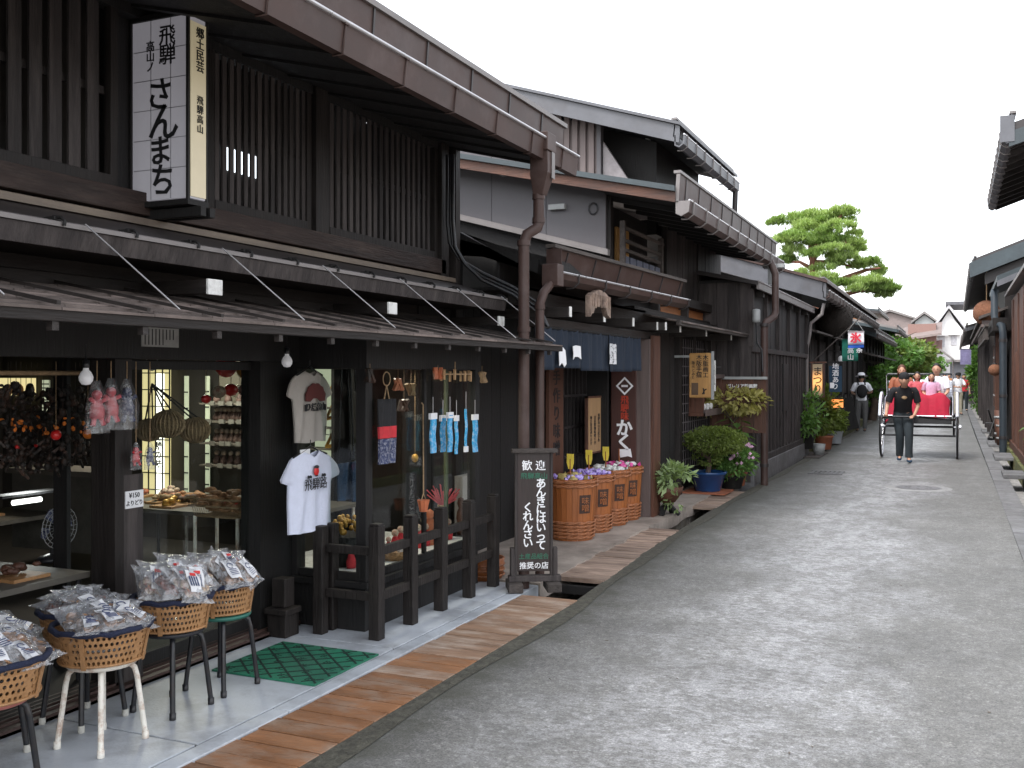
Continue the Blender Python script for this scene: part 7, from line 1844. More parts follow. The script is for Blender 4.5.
b = MB(); fb(b,-W-.02,-W,-.022,.022,.12,zt-.03); fb(b,W,W+.02,-.022,.022,.12,zt-.03); b.build('upright', 'grey_wood_v', o, bevel=.003)
b = MB(); fb(b,-W-.045,W+.055,-.035,.05,zt-.03,zt+.0); b.build('cap', 'grey_wood', o, bevel=.005)
b = MB(); fb(b,-W-.055,-W-.021,-.03,.03,.12,.34); fb(b,W+.021,W+.055,-.03,.03,.12,.34); fb(b,-W-.07,W+.08,-.03,.06,.09,.13); b.build('side_bracket', 'grey_wood_v', o, bevel=.004)
for s_ in (-1,1):
    b = MB(); fb(b, s_*(W+.02)-.06, s_*(W+.02)+.05, -.11,.15,.022,.088); b.build('foot', 'grey_wood', o, bevel=.006)
def ft(s, size, x, z, vert, m, **kw):
    b = MB(); text_mb(s, size, sp+rt*x+fd*.016+up*z, rt, up, vert, mb=b, **kw); return b
b = ft('歓', .082, -.052, .965, False, 0, bold=.010); b2 = ft('迎', .082, .052, .965, False, 0, bold=.010); b.add(b2.v, b2.f)
for s, size, x, z, kw in (('あんきにはいって', .082, .055, .595, dict(bold=.018, lead=.82)),('くれんさい', .082, -.045, .515, dict(bold=.018, lead=.82))):
    q = ft(s, size, x, z, True, 0, **kw); b.add(q.v, q.f)
q = ft('推奨の店', .056, 0, .205, False, 0, bold=.008); b.add(q.v, q.f)
b.build('white_lettering', 'white_ink', o)
b = ft('飛騨高山', .052, 0, .885, False, 0, bold=.004); q = ft('土産品組合', .046, 0, .275, False, 0, bold=.004); b.add(q.v, q.f); b.build('green_lettering', 'green_ink', o)

# ================================================================ MISO BARRELS
def barrel(cx, cy, label, goods, gm, seed, h=.60, first=None):
    o = thing('wooden_barrel', label, 'barrel', (cx,cy,.03), 'cedar barrels of miso goods by the entrance')
    rt_, rb_ = .245, .205; n = 26
    b = MB()
    for i in range(n):
        a0, a1 = 2*math.pi*i/n+.006, 2*math.pi*(i+1)/n-.006; jr = random.uniform(-.002,.002); vs = []
        for (r, z) in ((rb_,.03),(rb_+(rt_-rb_)*.5,.03+h*.5),(rt_,.03+h),(rt_-.018,.03+h),(rb_-.018,.05)):
            for a_ in (a0, a1): vs.append((cx+(r+jr)*math.cos(a_), cy+(r+jr)*math.sin(a_), z))
        b.add(vs, [(0,1,3,2),(2,3,5,4),(4,5,7,6),(6,7,9,8)])
    b.build('staves', 'barrel', o)
    b = MB()
    zs = [.065,.10,.135,.17,.205]+[h+.005,h-.035]
    for z in zs:
        r = rb_+(rt_-rb_)*(z-.03)/h+.008
        for ph in (0,1):
            b.tube([(cx+(r+.006*math.cos(k*1.05+ph*math.pi))*math.cos(2*math.pi*k/40), cy+(r+.006*math.cos(k*1.05+ph*math.pi))*math.sin(2*math.pi*k/40), z+.009*math.sin(k*1.05+ph*math.pi)) for k in range(40)], .0095, 6, closed=True)
    b.build('bamboo_hoop', 'hoop', o)
    # dark crest stamp on the street side, towards the viewer
    ca = -.62; b = MB(); vs = []
    for z in (.30,.48):
        for k in range(5): a_ = ca+(-.28+.14*k)+0; r = rb_+(rt_-rb_)*(z-.03)/h+.004; vs.append((cx+r*math.cos(a_), cy+r*math.sin(a_), z))
    b.add(vs, [(k,k+1,6+k,5+k) for k in range(4)])
    st = b.build('stamp', mat('burnt_stamp%d' % seed, (.05,.022,.014), .7, bump=0), o)
    a_ = ca; d_ = Vector((math.cos(a_), math.sin(a_), 0)); t_ = Vector((-math.sin(a_), math.cos(a_), 0)); r = .229
    b = MB(); text_mb('味噌', .075, Vector((cx,cy,.39))+d_*(r+.006), t_, (0,0,1), True, .0, .002, .95, 1.3, mb=b); b.build('stamp_lettering', 'barrel', o)
    b = MB(); b.lathe([(0,h-.07),(rt_-.015,h-.05)], (cx,cy,.03), 20); b.build('inner_lid', 'brown_wood_v', o)
    r_ = random.Random(seed)
    k = 0
    for i in range(11):
        t = i*2.399; rr = .155*math.sqrt((i+.5)/11); x, y = cx+rr*math.cos(t), cy+rr*math.sin(t); z = .03+h-.02+r_.uniform(0,.035)
        q = thing('miso_packet', goods+(' heaped in the first barrel','heaped in the second barrel','heaped in the third barrel','heaped in the fourth barrel')[seed-1].join((' ','')) if False else goods, 'packet', (x,y,z), f'packets in barrel {seed}')
        bb = MB(); 
        pts = []
        for (u, v, w_) in ((-1,-1,0),(1,-1,0),(1,1,0),(-1,1,0)): pass
        bb.sphere((x,y,z), .055, 9, sc=(1,.75,.55)); 
        for vi in range(len(bb.v)):
            d2 = mnoise.noise(bb.v[vi]*22+Vector((seed,i,0))); bb.v[vi] = bb.v[vi]+Vector((d2,d2,abs(d2)))*.02
        mtx = Matrix.Translation((x,y,z)) @ Matrix.Rotation(r_.uniform(0,3),4,'Z') @ Matrix.Rotation(r_.uniform(-.5,.5),4,'X') @ Matrix.Translation((-x,-y,-z)); bb.xf(mtx)
        bb.build('contents', gm[i % len(gm)], q)
        bb = MB()
        for s_ in (-1,1): bb.prism([(x+s_*.05,z+.0),(x+s_*.085,z+.03),(x+s_*.09,z-.005),(x+s_*.082,z-.02)], 'y', y-.02, y+.018)
        bb.xf(mtx); bb.build('twisted_end', gm[(i+1) % len(gm)], q)
    return o
M['purple'] = mat('purple_wrap', (.32,.22,.62), .35, var=.4, scale=14, bump=.2, dirt=(.75,.72,.85), dirt_amt=.8, dirt_scale=16)
M['white_wrap'] = mat('white_dark_wrap', (.62,.62,.60), .35, var=.5, scale=14, bump=.2, dirt=(.05,.06,.05), dirt_amt=.9, dirt_scale=22)
M['magenta'] = mat('magenta_wrap', (.62,.04,.26), .35, var=.3, scale=14, bump=.2, dirt=(.7,.4,.55), dirt_amt=.6, dirt_scale=16)
M['yellow_wrap'] = mat('yellow_black_wrap', (.45,.35,.12), .4, var=.5, scale=20, dirt=(.05,.04,.03), dirt_amt=.9, dirt_scale=24)
bpos = [(-3.48,9.33),(-3.48,9.88),(-3.47,10.40),(-3.46,10.84)]
bl = ['nearest orange wooden barrel with yellow and purple packets','second nearest wooden barrel with purple packets','third wooden barrel with white and dark packets','farthest wooden barrel with magenta packets by the post']
bg = ['yellow and dark packet heaped in the nearest barrel','purple and white packet heaped in the second nearest barrel','white and dark packet heaped in the third barrel','magenta packet heaped in the farthest barrel']
bm_ = [['yellow_wrap','yellow_wrap','purple'],['purple'],['white_wrap'],['magenta','magenta','white_wrap']]
for k, (x, y) in enumerate(bpos):
    barrel(x, y, bl[k], bg[k], bm_[k], k+1)
for k, (px, py, j) in enumerate(((569,474,0),(581,470,1),(597,463,2),(609,462,3))):
    x, y = bpos[min(j,3)]; y += -.05; o = thing('price_stick', ('yellow price tag on a stick in the nearest barrel','yellow price tag on a stick in the second nearest barrel','yellow price tag on a stick in the third barrel','thin bare stick in the farthest barrel')[k], 'price tag', (x,y,.6))
    b = MB(); b.tube([(x,y,.62),(x,y,.82)], .008, 6); b.build('stick', 'barrel', o)
    if k < 3: b = MB(); b.box(x-.035,x+.035,y-.005,y+.005,.78,.87); b.prism([(x-.02,.72),(x+.02,.72),(x+.035,.78),(x-.035,.78)], 'y', y-.005, y+.005); b.build('tag', mat('yellow_tag%d' % k, (.8,.62,.08), .5), o)
# small stacked crate behind the sign
p = Vector((-3.45,7.25,.02)); o = thing('small_tub', 'small orange wooden tub half hidden behind the standing sign', 'tub', p)
b = MB(); b.lathe([(0,0),(.14,0),(.16,.17),(.145,.17),(.13,.02),(0,.02)], p, 18); b.build('staves', 'barrel', o); b = MB()
for z in (.04,.08,.12): b.tube([(p.x+.157*math.cos(t*.35),p.y+.157*math.sin(t*.35),p.z+z) for t in range(18)], .008, 5, closed=True)
b.build('hoop', 'hoop', o)

# ================================================================ PLANTS
def leaf(b, c, d, n, l, w):
    d = d.normalized(); s = d.cross(n)
    if s.length < 1e-3: s = d.cross(Vector((1,0,.3)))
    s.normalize(); m_ = c+d*l*.5+n*l*.06; b.add([c, m_-s*w, c+d*l, m_+s*w], [(0,1,2,3)])
def foliage(b, c, rad, n, l, w, rnd, shell=.55, droop=0, up=.4):
    c = Vector(c)
    # clumpy distribution
    cl = [Vector((rnd.gauss(0,1),rnd.gauss(0,1),rnd.gauss(0,1))).normalized() for _ in range(max(6, n//60))]
    for i in range(n):
        d = (rnd.choice(cl)+Vector((rnd.gauss(0,.33),rnd.gauss(0,.33),rnd.gauss(0,.33)))).normalized()
        r = rnd.uniform(shell,1)**.6; p = c+Vector((d.x*rad[0],d.y*rad[1],d.z*rad[2]))*r
        dd = (d+Vector((rnd.uniform(-1,1),rnd.uniform(-1,1),rnd.uniform(-1,1)))*.9+Vector((0,0,-droop))).normalized()
        leaf(b, p, dd, (d+Vector((rnd.uniform(-1,1),rnd.uniform(-1,1),up+rnd.random()))).normalized(), l*rnd.uniform(.6,1.2), w*rnd.uniform(.7,1.2))
def pot(o, x, y, z, r0, r1, h, m, nm='pot'):
    b = MB(); b.lathe([(0,0),(r0,0),(r0*1.05,.01),(r1*.96,h*.85),(r1*1.04,h*.88),(r1*1.05,h),(r1*.9,h),(r1*.88,h*.86),(0,h*.84)], (x,y,z), 24); b.build(nm, m, o)
# trained round shrub in the blue pot
R_ = random.Random(21)
px_, py_ = -3.13, 13.75
o = thing('potted_shrub', 'round clipped shrub in a big blue glazed pot', 'potted shrub', (px_,py_,.03))
pot(o, px_, py_, .05, .17, .255, .27, 'pot_blue')
b = MB(); b.tube([(px_,py_,.28),(px_+.03,py_,.45),(px_-.02,py_,.6),(px_+.02,py_,.70)], [.04,.035,.03,.02], 8)
for i in range(7): a_ = i*.9; b.tube([(px_,py_,.5),(px_+.2*math.cos(a_),py_+.2*math.sin(a_),.62),(px_+.34*math.cos(a_),py_+.34*math.sin(a_),.72)], [.02,.015,.008], 5)
b.build('stem', 'bark2', o)
b = MB(); foliage(b, (px_+.10,py_,.74), (.44,.44,.20), 4600, .036, .012, R_, .40); foliage(b, (px_+.22,py_-.05,.80), (.22,.22,.13), 900, .036, .012, R_, .3); foliage(b, (px_+.0,py_,.50), (.22,.22,.10), 500, .035, .012, R_, .3); b.build('foliage', 'leaf_d', o)
b = MB(); b.box(px_-.3,px_+.3,py_-.3,py_+.3,.031,.05); b.build('tray', 'terracotta', o)
# terracotta pot plant
x, y = -3.06, 14.55; o = thing('potted_plant', 'low leafy plant in a small terracotta pot beside the blue pot', 'potted plant', (x,y,.03)); pot(o, x, y, .03, .12,.17,.26,'terracotta'); b = MB(); foliage(b, (x,y,.48), (.32,.32,.2), 420, .11,.022, R_, .2); b.build('foliage', 'leaf', o); b = MB(); b.tube([(x,y,.2),(x,y,.5)], .012, 6); b.build('stem', 'bark2', o)
# maple with yellowing fan leaves
x, y = -3.02, 14.95; o = thing('potted_maple', 'yellow green maple with flat spreading leaves behind the clipped shrub', 'potted tree', (x,y,.03)); pot(o, x, y, .03, .14,.19,.24,'terracotta')
b = MB(); b.tube([(x,y,.2),(x+.02,y,.6),(x-.03,y,1.0),(x,y,1.3)], [.025,.02,.016,.01], 6)
for i in range(6): a_ = i*1.05; b.tube([(x,y,.95),(x+.25*math.cos(a_),y+.2*math.sin(a_),1.18),(x+.42*math.cos(a_),y+.38*math.sin(a_),1.22)], [.012,.009,.005], 5)
b.build('trunk', 'bark2', o); b = MB(); foliage(b, (x+.04,y,1.26), (.50,.42,.17), 620, .11,.024, R_, .3, droop=.3); foliage(b, (x-.35,y,1.12), (.18,.2,.1), 100, .10,.022, R_, .3); b.build('crown', 'leaf_y', o)
# broad leaved dark plant
x, y = -2.98, 15.0; x = -2.93; o = thing('broad_leaf_plant', 'tall plant with broad bright green leaves beside the maple', 'potted plant', (x,14.75,.03)); y = 14.75; pot(o, x, y, .03, .11,.15,.2,'terracotta'); b = MB()
for i in range(26):
    a_ = i*2.4; z = .3+.026*i; b.tube([(x,y,z-.05),(x+.1*math.cos(a_),y+.1*math.sin(a_),z+.06)], .004, 3); c0 = Vector((x+.1*math.cos(a_),y+.1*math.sin(a_),z+.06)); leaf(b, c0, Vector((math.cos(a_),math.sin(a_),-.35)), Vector((0,0,1)), .24, .06)
b.build('foliage', 'leaf', o)
# bushy plant with pink flowers at the downpipe
x, y = -2.92, 14.35; o = thing('flowering_plant', 'bushy plant with small pink flowers at the foot of the downpipe', 'potted plant', (x,y,.03)); pot(o, x, y, .03, .13,.18,.18,'black_wood'); b = MB(); foliage(b, (x,y,.42), (.36,.4,.26), 900, .075,.018, R_, .2); b.build('foliage', 'leaf', o)
b = MB()
for i in range(26):
    c0 = Vector((x+.15+R_.uniform(-.15,.22), y+R_.uniform(-.3,.3), .55+R_.uniform(-.15,.12)))
    for k in range(4): leaf(b, c0, Vector((math.cos(k*1.57),.25,math.sin(k*1.57))), Vector((0,-1,.3)), .028, .012)
b.build('flowers', 'petal', o)
# pale variegated plant on crossed stand
x, y = -3.06, 11.35; o = thing('plant_on_stand', 'pale variegated plant in a bowl on a crossed wooden stand', 'potted plant', (x,y,.03))
b = MB()
for s_ in (-1,1):
    b.beam((x-s_*.14,y-.03*s_,.03),(x+s_*.16,y+.03*s_,.33),.035,.05,up=(0,1,0)); b.beam((x-.03*s_,y-s_*.14,.03),(x+.03*s_,y+s_*.16,.33),.035,.05,up=(1,0,0))
b.build('stand', 'black_wood', o); b = MB(); b.lathe([(0,.16),(.10,.18),(.18,.30),(.19,.36),(.175,.36),(.1,.22),(0,.2)], (x,y,0), 20); b.build('bowl', 'brown_wood_v', o)
b = MB(); foliage(b, (x+.06,y,.45), (.26,.26,.15), 330, .12,.022, R_, .1, droop=.5, up=1); foliage(b, (x+.10,y-.05,.20), (.13,.13,.12), 70, .07,.016, R_, .1, droop=1); b.build('foliage', 'leaf_p', o)
# plants by the sake house
for k, (x, y, m, h, r, lab, pm) in enumerate(((-2.78,20.9,'leaf',1.05,.42,'tall leafy plant in a dark pot at the far corner of the boarded building','black_wood'),(-2.62,22.7,'leaf_d',1.15,.40,'bushy plant in an orange pot by the orange lamp','terracotta'),(-2.62,24.8,'leaf_d',.55,.28,'low plant in a pale pot farther along the sake house','slab'))):
    o = thing('potted_plant', lab, 'potted plant', (x,y,.03)); pot(o, x, y, .03 if k else .16, .15,.2,.3,pm); b = MB(); foliage(b, (x,y,.3+h*.5), (r,r,h*.5), 700, .13,.03, R_, .1, up=1); b.build('foliage', m, o); b = MB(); b.tube([(x,y,.3),(x,y,h)], .014, 6); b.build('stem', 'bark2', o)
x, y = -2.55, 21.3; o = thing('white_bucket', 'small pale bucket beside the plants at the sake house', 'bucket', (x,y,.0)); b = MB(); b.lathe([(0,0),(.1,0),(.13,.22),(.12,.22),(.09,.02),(0,.02)], (x,y,.02), 16); b.build('bucket', 'grey_metal', o)
b = MB(); b.box(-3.0,-2.45,20.5,22.0,.005,.02); props(b.build('ditch_slab', 'grey_wood'), 'grey plank over the ditch under the plants at the sake house', 'ditch cover')
# bamboo grass by the right wall
x, y = 1.10, 16.9; o = thing('bamboo_plant', 'bright green bamboo leaves by the brown wall at the right edge', 'plant', (x,y,.1)); b = MB()
for k in range(5): b.tube([(x+.05*k-.1,y+.1*k,.1),(x+.05*k-.12,y+.1*k,1.2)], .008, 4)
b.build('stem', 'leaf', o); b = MB(); foliage(b, (x-.02,y,.85), (.16,.4,.3), 60, .17,.02, R_, .1, droop=.6); b.build('foliage', 'leaf', o)
# creepers by the far right row
x, y = .85, 45.5; o = thing('climbing_plant', 'tall light green climbing plant far down the right side', 'plant', (x,y,.1)); b = MB(); foliage(b, (x,y,1.5), (.35,.9,1.4), 900, .22,.06, R_, .1); b.build('foliage', 'leaf', o); b = MB(); b.tube([(x+.1,y,.1),(x,y,2.6)], .03, 5); b.build('stem', 'bark2', o)

def broad_tree(label, x, y, h, r, n, m, seed, l=.26, w=.08, lobes=7, name='street_tree', zc=.62):
    rr = random.Random(seed); o = thing(name, label, 'tree', (x,y,0)); b = MB()
    b.tube([(x,y,0),(x+.1,y,h*.3),(x-.1,y,h*.6),(x,y,h*.85)], [.16,.13,.09,.04], 8)
    for i in range(9): a_ = i*2.4; z = h*(.3+.05*i); b.tube([(x,y,z),(x+r*.35*math.cos(a_),y+r*.35*math.sin(a_),z+h*.09),(x+r*.55*math.cos(a_),y+r*.55*math.sin(a_),z+h*.13)], [.05,.03,.012], 6)
    b.build('trunk', 'bark2', o); b = MB()
    for k in range(lobes):
        a_ = k*2.4; q = .55*math.sqrt((k+.5)/lobes); z = h*(zc+rr.uniform(-.22,.25)); s_ = rr.uniform(.45,.65)
        foliage(b, (x+r*q*math.cos(a_)*1.2, y+r*q*math.sin(a_)*1.2, z), (r*s_,r*s_,r*s_*.7), n//lobes, l, w, rr, .35)
    b.build('crown', m, o); return o
broad_tree('bushy green tree leaning over the left street edge before the brown corner house', -3.3, 50, 4.2, 2.0, 4200, 'leaf', 4, .26,.08, zc=.55)
broad_tree('darker green tree behind the bushy tree on the left', -3.2, 62, 5.0, 2.3, 3800, 'leaf_d', 5, .3,.1, zc=.5)
broad_tree('small green tree farthest down the left side by the storehouse', -2.6, 78, 4.6, 2.2, 3000, 'leaf', 6, .34,.12, zc=.5)
broad_tree('low light green shrub at the foot of the far left houses', -2.75, 38.5, 2.1, .75, 1600, 'leaf', 7, .16,.05, name='street_shrub')

# ---- cloud pruned pine behind the sake house
rr = random.Random(77); YP = 40.0
def PP(px, py, dy=0): return on_y(px, YP+dy, py)
pine = thing('pine_tree', 'tall cloud pruned pine tree with reddish bent trunk behind the sake house', 'tree', (PP(818,300).x, YP, 0))
b = MB()
base = PP(816,330); base.z = 0
main = [base, PP(817,300), PP(813,268,.0), PP(813,255), PP(820,238), PP(833,226), PP(842,214)]
b.tube(main, [.24,.20,.15,.13,.11,.08,.04], 10)
for pts, rs in (([PP(813,258),PP(811,244,.5),PP(803,232,1),PP(793,226,1)],[.18,.13,.09,.04]),([PP(820,238),PP(846,243,-.5),PP(858,246)],[.1,.07,.03]),([PP(816,300),PP(845,278,.3),PP(866,270,.5),PP(880,268)],[.15,.11,.07,.03]),
                ([PP(816,310),PP(838,296,-.5),PP(864,290,-.8),PP(878,293)],[.13,.1,.06,.03]),([PP(814,270),PP(800,262,-.7),PP(788,262)],[.1,.06,.03]),([PP(815,262),PP(834,262,.4),PP(850,266)],[.1,.07,.03])):
    b.tube(pts, rs, 7)
b.build('trunk', 'bark', pine)
pads = [ # px, py, half width px, half height px, depth offset
 (792,223,20,7,1),(812,218,18,6,1.2),(806,229,20,6,.3),(800,239,22,6,-.5),(786,242,14,5,-.8),(843,214,14,6,0),(835,222,16,6,.6),(838,228,13,5,-.6),(855,236,7,4,.2),(824,243,20,6,-.4),(846,247,17,7,0),(853,251,12,4,.6),
 (838,258,16,5,.3),(846,264,16,6,-.2),(860,268,12,5,.4),(873,264,10,4,.3),(878,274,8,6,.5),(792,252,10,9,-.6),(788,262,10,6,-.3),(822,270,11,3.5,-.8),(868,284,17,6,-.6),(874,291,18,7,-.3),(884,296,10,6,0),(860,291,10,5,-1.),(812,256,9,4,-1.2),(824,279,13,5,-1.3),(833,251,14,5,-1),(840,285,12,5,-1.2),(805,276,10,4,-1),(850,258,9,4,-.9),(828,234,12,5,-1)]
for k, (px, py, hw, hh, dy) in enumerate(pads):
    c0 = PP(px, py, dy); cl_ = [(rr.uniform(0,6.283), rr.random()**.5) for _ in range(max(5, int(hw*hh/9)))]; t = (c0-Vector((0,0,CAM_H))).length/1000; rx, rz = hw*t*1.02, hh*t*1.05
    b = MB(); n = int(44*hw*hh/10)
    for i in range(n):
        ca_, cq_ = rr.choice(cl_); a_ = ca_+rr.gauss(0,.24)/max(.3,cq_); q = min(1.08, max(0, cq_+rr.gauss(0,.17))); z = rr.uniform(-.35,1)*math.sqrt(max(.05,1-min(1,q*q)))
        bump_ = 1+.18*math.sin(a_*5+k)
        c1 = c0+Vector((rx*q*math.cos(a_)*bump_, rx*q*math.sin(a_)*.9, rz*z+.05*rr.uniform(-1,1)))
        axis = Vector((rr.uniform(-.7,.7), rr.uniform(-.7,.7), 1)).normalized()
        for j in range(5):
            d = (axis+Vector((rr.uniform(-1,1), rr.uniform(-1,1), rr.uniform(-.6,.6)))*.9).normalized(); leaf(b, c1, d, Vector((0,0,1)), rr.uniform(.16,.27), .016)
    b.build('needle_pad', 'needle' if k % 3 else 'needle_d', pine)

# ================================================================ PEOPLE
def skin_mesh(joints, edges, sub=2):
    names = list(joints); me = bpy.data.meshes.new('s')
    me.from_pydata([joints[n][0] for n in names], [(names.index(a), names.index(b_)) for a, b_ in edges], [])
    o = bpy.data.objects.new('s', me); COL.objects.link(o)
    sm = o.modifiers.new('sk', 'SKIN'); 
    for i, n in enumerate(names):
        r = joints[n][1]; r = r if isinstance(r, tuple) else (r, r)
        me.skin_vertices[0].data[i].radius = r
    me.skin_vertices[0].data[0].use_root = True
    sm.use_smooth_shade = True
    ss = o.modifiers.new('ss', 'SUBSURF'); ss.levels = sub; ss.render_levels = sub
    dg = bpy.context.evaluated_depsgraph_get(); m2 = bpy.data.meshes.new_from_object(o.evaluated_get(dg))
    b = MB(); b.add([v.co.copy() for v in m2.vertices], [tuple(p.vertices) for p in m2.polygons], 0, True)
    bpy.data.objects.remove(o); bpy.data.meshes.remove(me); bpy.data.meshes.remove(m2)
    return b
def head_geo(b, c, r, fwd, upv):
    # c centre of head; egg shaped skull with brow, nose, chin
    f = Vector(fwd).normalized(); u = (Vector(upv)-f*Vector(upv).dot(f)).normalized(); s = u.cross(f)
    n, k = 20, 16; vs, fs = [], []
    for i in range(k+1):
        ph = math.pi*i/k
        for j in range(n):
            t = 2*math.pi*j/n; x, y, z = math.sin(ph)*math.sin(t), math.sin(ph)*math.cos(t), math.cos(ph)
            X, Y, Z = x*.76*(1-.20*max(0,-z)), y*.90, z*1.12
            if y > 0:
                Y += .16*math.exp(-((x/.14)**2+((z+.12)/.2)**2))        # nose
                Y -= .07*math.exp(-(((abs(x)-.33)/.16)**2+((z-.08)/.11)**2))  # eye sockets
                Y += .05*math.exp(-((x/.3)**2+((z+.80)/.14)**2))        # chin
            if abs(x) > .85 and abs(z) < .35: X *= 1.08               # ears
            vs.append(c+s*(X*r)+f*(Y*r)+u*(Z*r))
    for i in range(k):
        for j in range(n): fs.append((i*n+j,(i+1)*n+j,(i+1)*n+(j+1) % n,i*n+(j+1) % n))
    b.add(vs, fs, 0, True); return f, u, s
def person(label, loc, rz, J, shirt, pants, hair='hair', hat=None, hairlen=0, scale=1.0, sleeve=1, group=None, look=(0,-1,0), upv=(0,0,1), shoes='black_tube', legs=True, extra=None, fingers=True):
    """J overrides joints of a 1.7 m figure that faces -y."""
    D = dict(pelvis=(0,0,.93), belly=(0,0,1.06), chest=(0,0,1.28), neck=(0,0,1.44), head=(0,-.01,1.57),
             sl=(-.17,0,1.38), el=(-.22,.02,1.12), wl=(-.23,-.04,.88), hl=(-.23,-.06,.80), sr=(.17,0,1.38), er=(.22,.02,1.12), wr=(.23,-.04,.88), hr=(.23,-.06,.80),
             pl=(-.09,0,.90), kl=(-.10,-.01,.49), al=(-.10,.02,.08), tl=(-.11,-.14,.04), pr=(.09,0,.90), kr=(.10,-.01,.49), ar=(.10,.02,.08), tr=(.11,-.14,.04))
    D.update(J); D = {k: Vector(v) for k, v in D.items()}
    o = thing('person', label, 'person', loc, group); o.rotation_euler = (0,0,rz); o.scale = (scale,)*3
    # --- body skin
    JJ = {'pelvis': (D['pelvis'], (.11,.08)), 'belly': (D['belly'], (.10,.07)), 'chest': (D['chest'], (.115,.075)), 'neck': (D['neck'], .050), 'headb': (D['neck'].lerp(D['head'], .45), .05)}
    E_ = [('pelvis','belly'),('belly','chest'),('chest','neck'),('neck','headb')]
    for s in 'lr':
        JJ['s'+s] = (D['s'+s], .05); JJ['e'+s] = (D['e'+s], .038); JJ['w'+s] = (D['w'+s], .026); JJ['h'+s] = (D['h'+s], (.034,.018))
        JJ['p'+s] = (D['p'+s], .082); JJ['k'+s] = (D['k'+s], .055); JJ['a'+s] = (D['a'+s], .036); JJ['t'+s] = (D['t'+s], (.038,.022))
        E_ += [('chest','s'+s),('s'+s,'e'+s),('e'+s,'w'+s),('w'+s,'h'+s),('pelvis','p'+s),('p'+s,'k'+s),('k'+s,'a'+s),('a'+s,'t'+s)]
    b = skin_mesh(JJ, E_)
    for s in 'lr':       # four fingers and a thumb rooted in the palm
        h, w = D['h'+s], D['w'+s]; d = (h-w).normalized(); side = d.cross(Vector((0,1,0)) if abs(d.y) < .8 else Vector((0,0,1))).normalized(); curl = d.cross(side)
        if curl.y > 0: curl = -curl
        for i in range(4):
            a0 = h+side*(.022*(i-1.5)/1.5); L = (.07,.08,.075,.058)[i]
            b.tube([a0, a0+d*L*.5+curl*.006, a0+d*L*.8+curl*.022, a0+d*L*.9+curl*.04], [.0095,.009,.008,.006], 6)
        th = w.lerp(h, .5); sd = -1 if s == 'l' else 1; b.tube([th, th+side*.03+d*.02+curl*.01, th+side*.045+d*.05+curl*.02], [.011,.010,.007], 6)
    hc = D['head']; r = .108
    f, u, sdv = head_geo(b, hc, r, look, upv)
    b.build('body', 'skin', o, local=True)
    e = MB()
    for q in (-1,1): e.sphere(hc+sdv*(q*.033)+f*.086+u*.010, .0095, 8, sc=(1.3,1,.7))
    e.build('eyes', 'eye', o, local=True)
    e = MB(); e.sphere(hc+f*.090-u*.048, .014, 8, sc=(1.5,.6,.4)); e.build('mouth', 'lip', o, local=True)
    # hair cap
    e = MB(); n, k = 18, 10; vs, fs = [], []
    rr2 = random.Random(int(hc.z*1000)+len(label))
    for i in range(k+1):
        v = i/k
        for j in range(n):
            t = 2*math.pi*j/n; front = max(0, math.cos(t)); lim = 1.9-1.0*front**.7+hairlen*.5*(1-front); ph = v*lim
            x, y, z = math.sin(ph)*math.sin(t), math.sin(ph)*math.cos(t), math.cos(ph)
            w_ = 1.0+.035*math.sin(t*7+ph*5)+rr2.uniform(-.012,.012); vs.append(hc+u*.006+sdv*(x*.83*r*w_)+f*(y*.98*r*w_-.006)+u*((z*1.17*r*w_) - (hairlen*.10*max(0, ph-1.4))))
    for i in range(k):
        for j in range(n): fs.append((i*n+j,(i+1)*n+j,(i+1)*n+(j+1) % n,i*n+(j+1) % n))
    e.add(vs, fs, 0, True); e.build('hair', hair, o, local=True)
    if hat:
        e = MB(); mt2 = Matrix((( sdv.x,f.x,u.x,hc.x),(sdv.y,f.y,u.y,hc.y),(sdv.z,f.z,u.z,hc.z),(0,0,0,1)))
        if hat == 'brim': e.lathe([(.17,.045),(.175,.05),(.105,.065),(.098,.12),(.07,.15),(0,.155)], (0,0,0), 22); mm = 'white_shirt'
        elif hat == 'cap': e.lathe([(.106,.03),(.110,.06),(.10,.11),(.06,.138),(0,.145)], (0,0,0), 22); e.add([(-.07,.09,.045),(.07,.09,.045),(.05,.17,.03),(-.05,.17,.03),(-.07,.09,.035),(.07,.09,.035),(.05,.17,.02),(-.05,.17,.02)], [(0,1,2,3),(7,6,5,4),(0,3,7,4),(3,2,6,7),(2,1,5,6)]); mm = 'blackcloth'
        else:
            e.lathe([(.094,.018),(.100,.035),(.098,.075),(.078,.112),(.04,.128),(0,.131)], (0,0,0), 22); e.v = [Vector((v.x*.90,v.y*1.0,v.z)) for v in e.v]; mm = 'blackcloth'
        e.xf(mt2); e.build('hat', mm, o, local=True)
    # --- shirt: lofted round the spine, sleeves round the arms
    side = (D['sr']-D['sl']).normalized(); up_ = Vector((0,0,1))
    def loft(secs, n=22):
        vs, fs = [], []
        for (c_, w, d_) in secs:
            for q in range(n):
                t = 2*math.pi*q/n; w2 = 1+.035*math.sin(t*3+c_.z*17)+.02*math.sin(t*7+c_.z*31)
                vs.append(c_+side*(w*math.cos(t)*w2)+fw*(d_*math.sin(t)*w2))
        for a_ in range(len(secs)-1):
            for q in range(n): fs.append((a_*n+q,a_*n+(q+1) % n,(a_+1)*n+(q+1) % n,(a_+1)*n+q))
        return vs, fs
    spine = (D['neck']-D['pelvis']).normalized(); fw = spine.cross(side).normalized()
    mid = D['sl'].lerp(D['sr'], .5)
    P0 = D['pelvis']+(D['belly']-D['pelvis'])*-.15
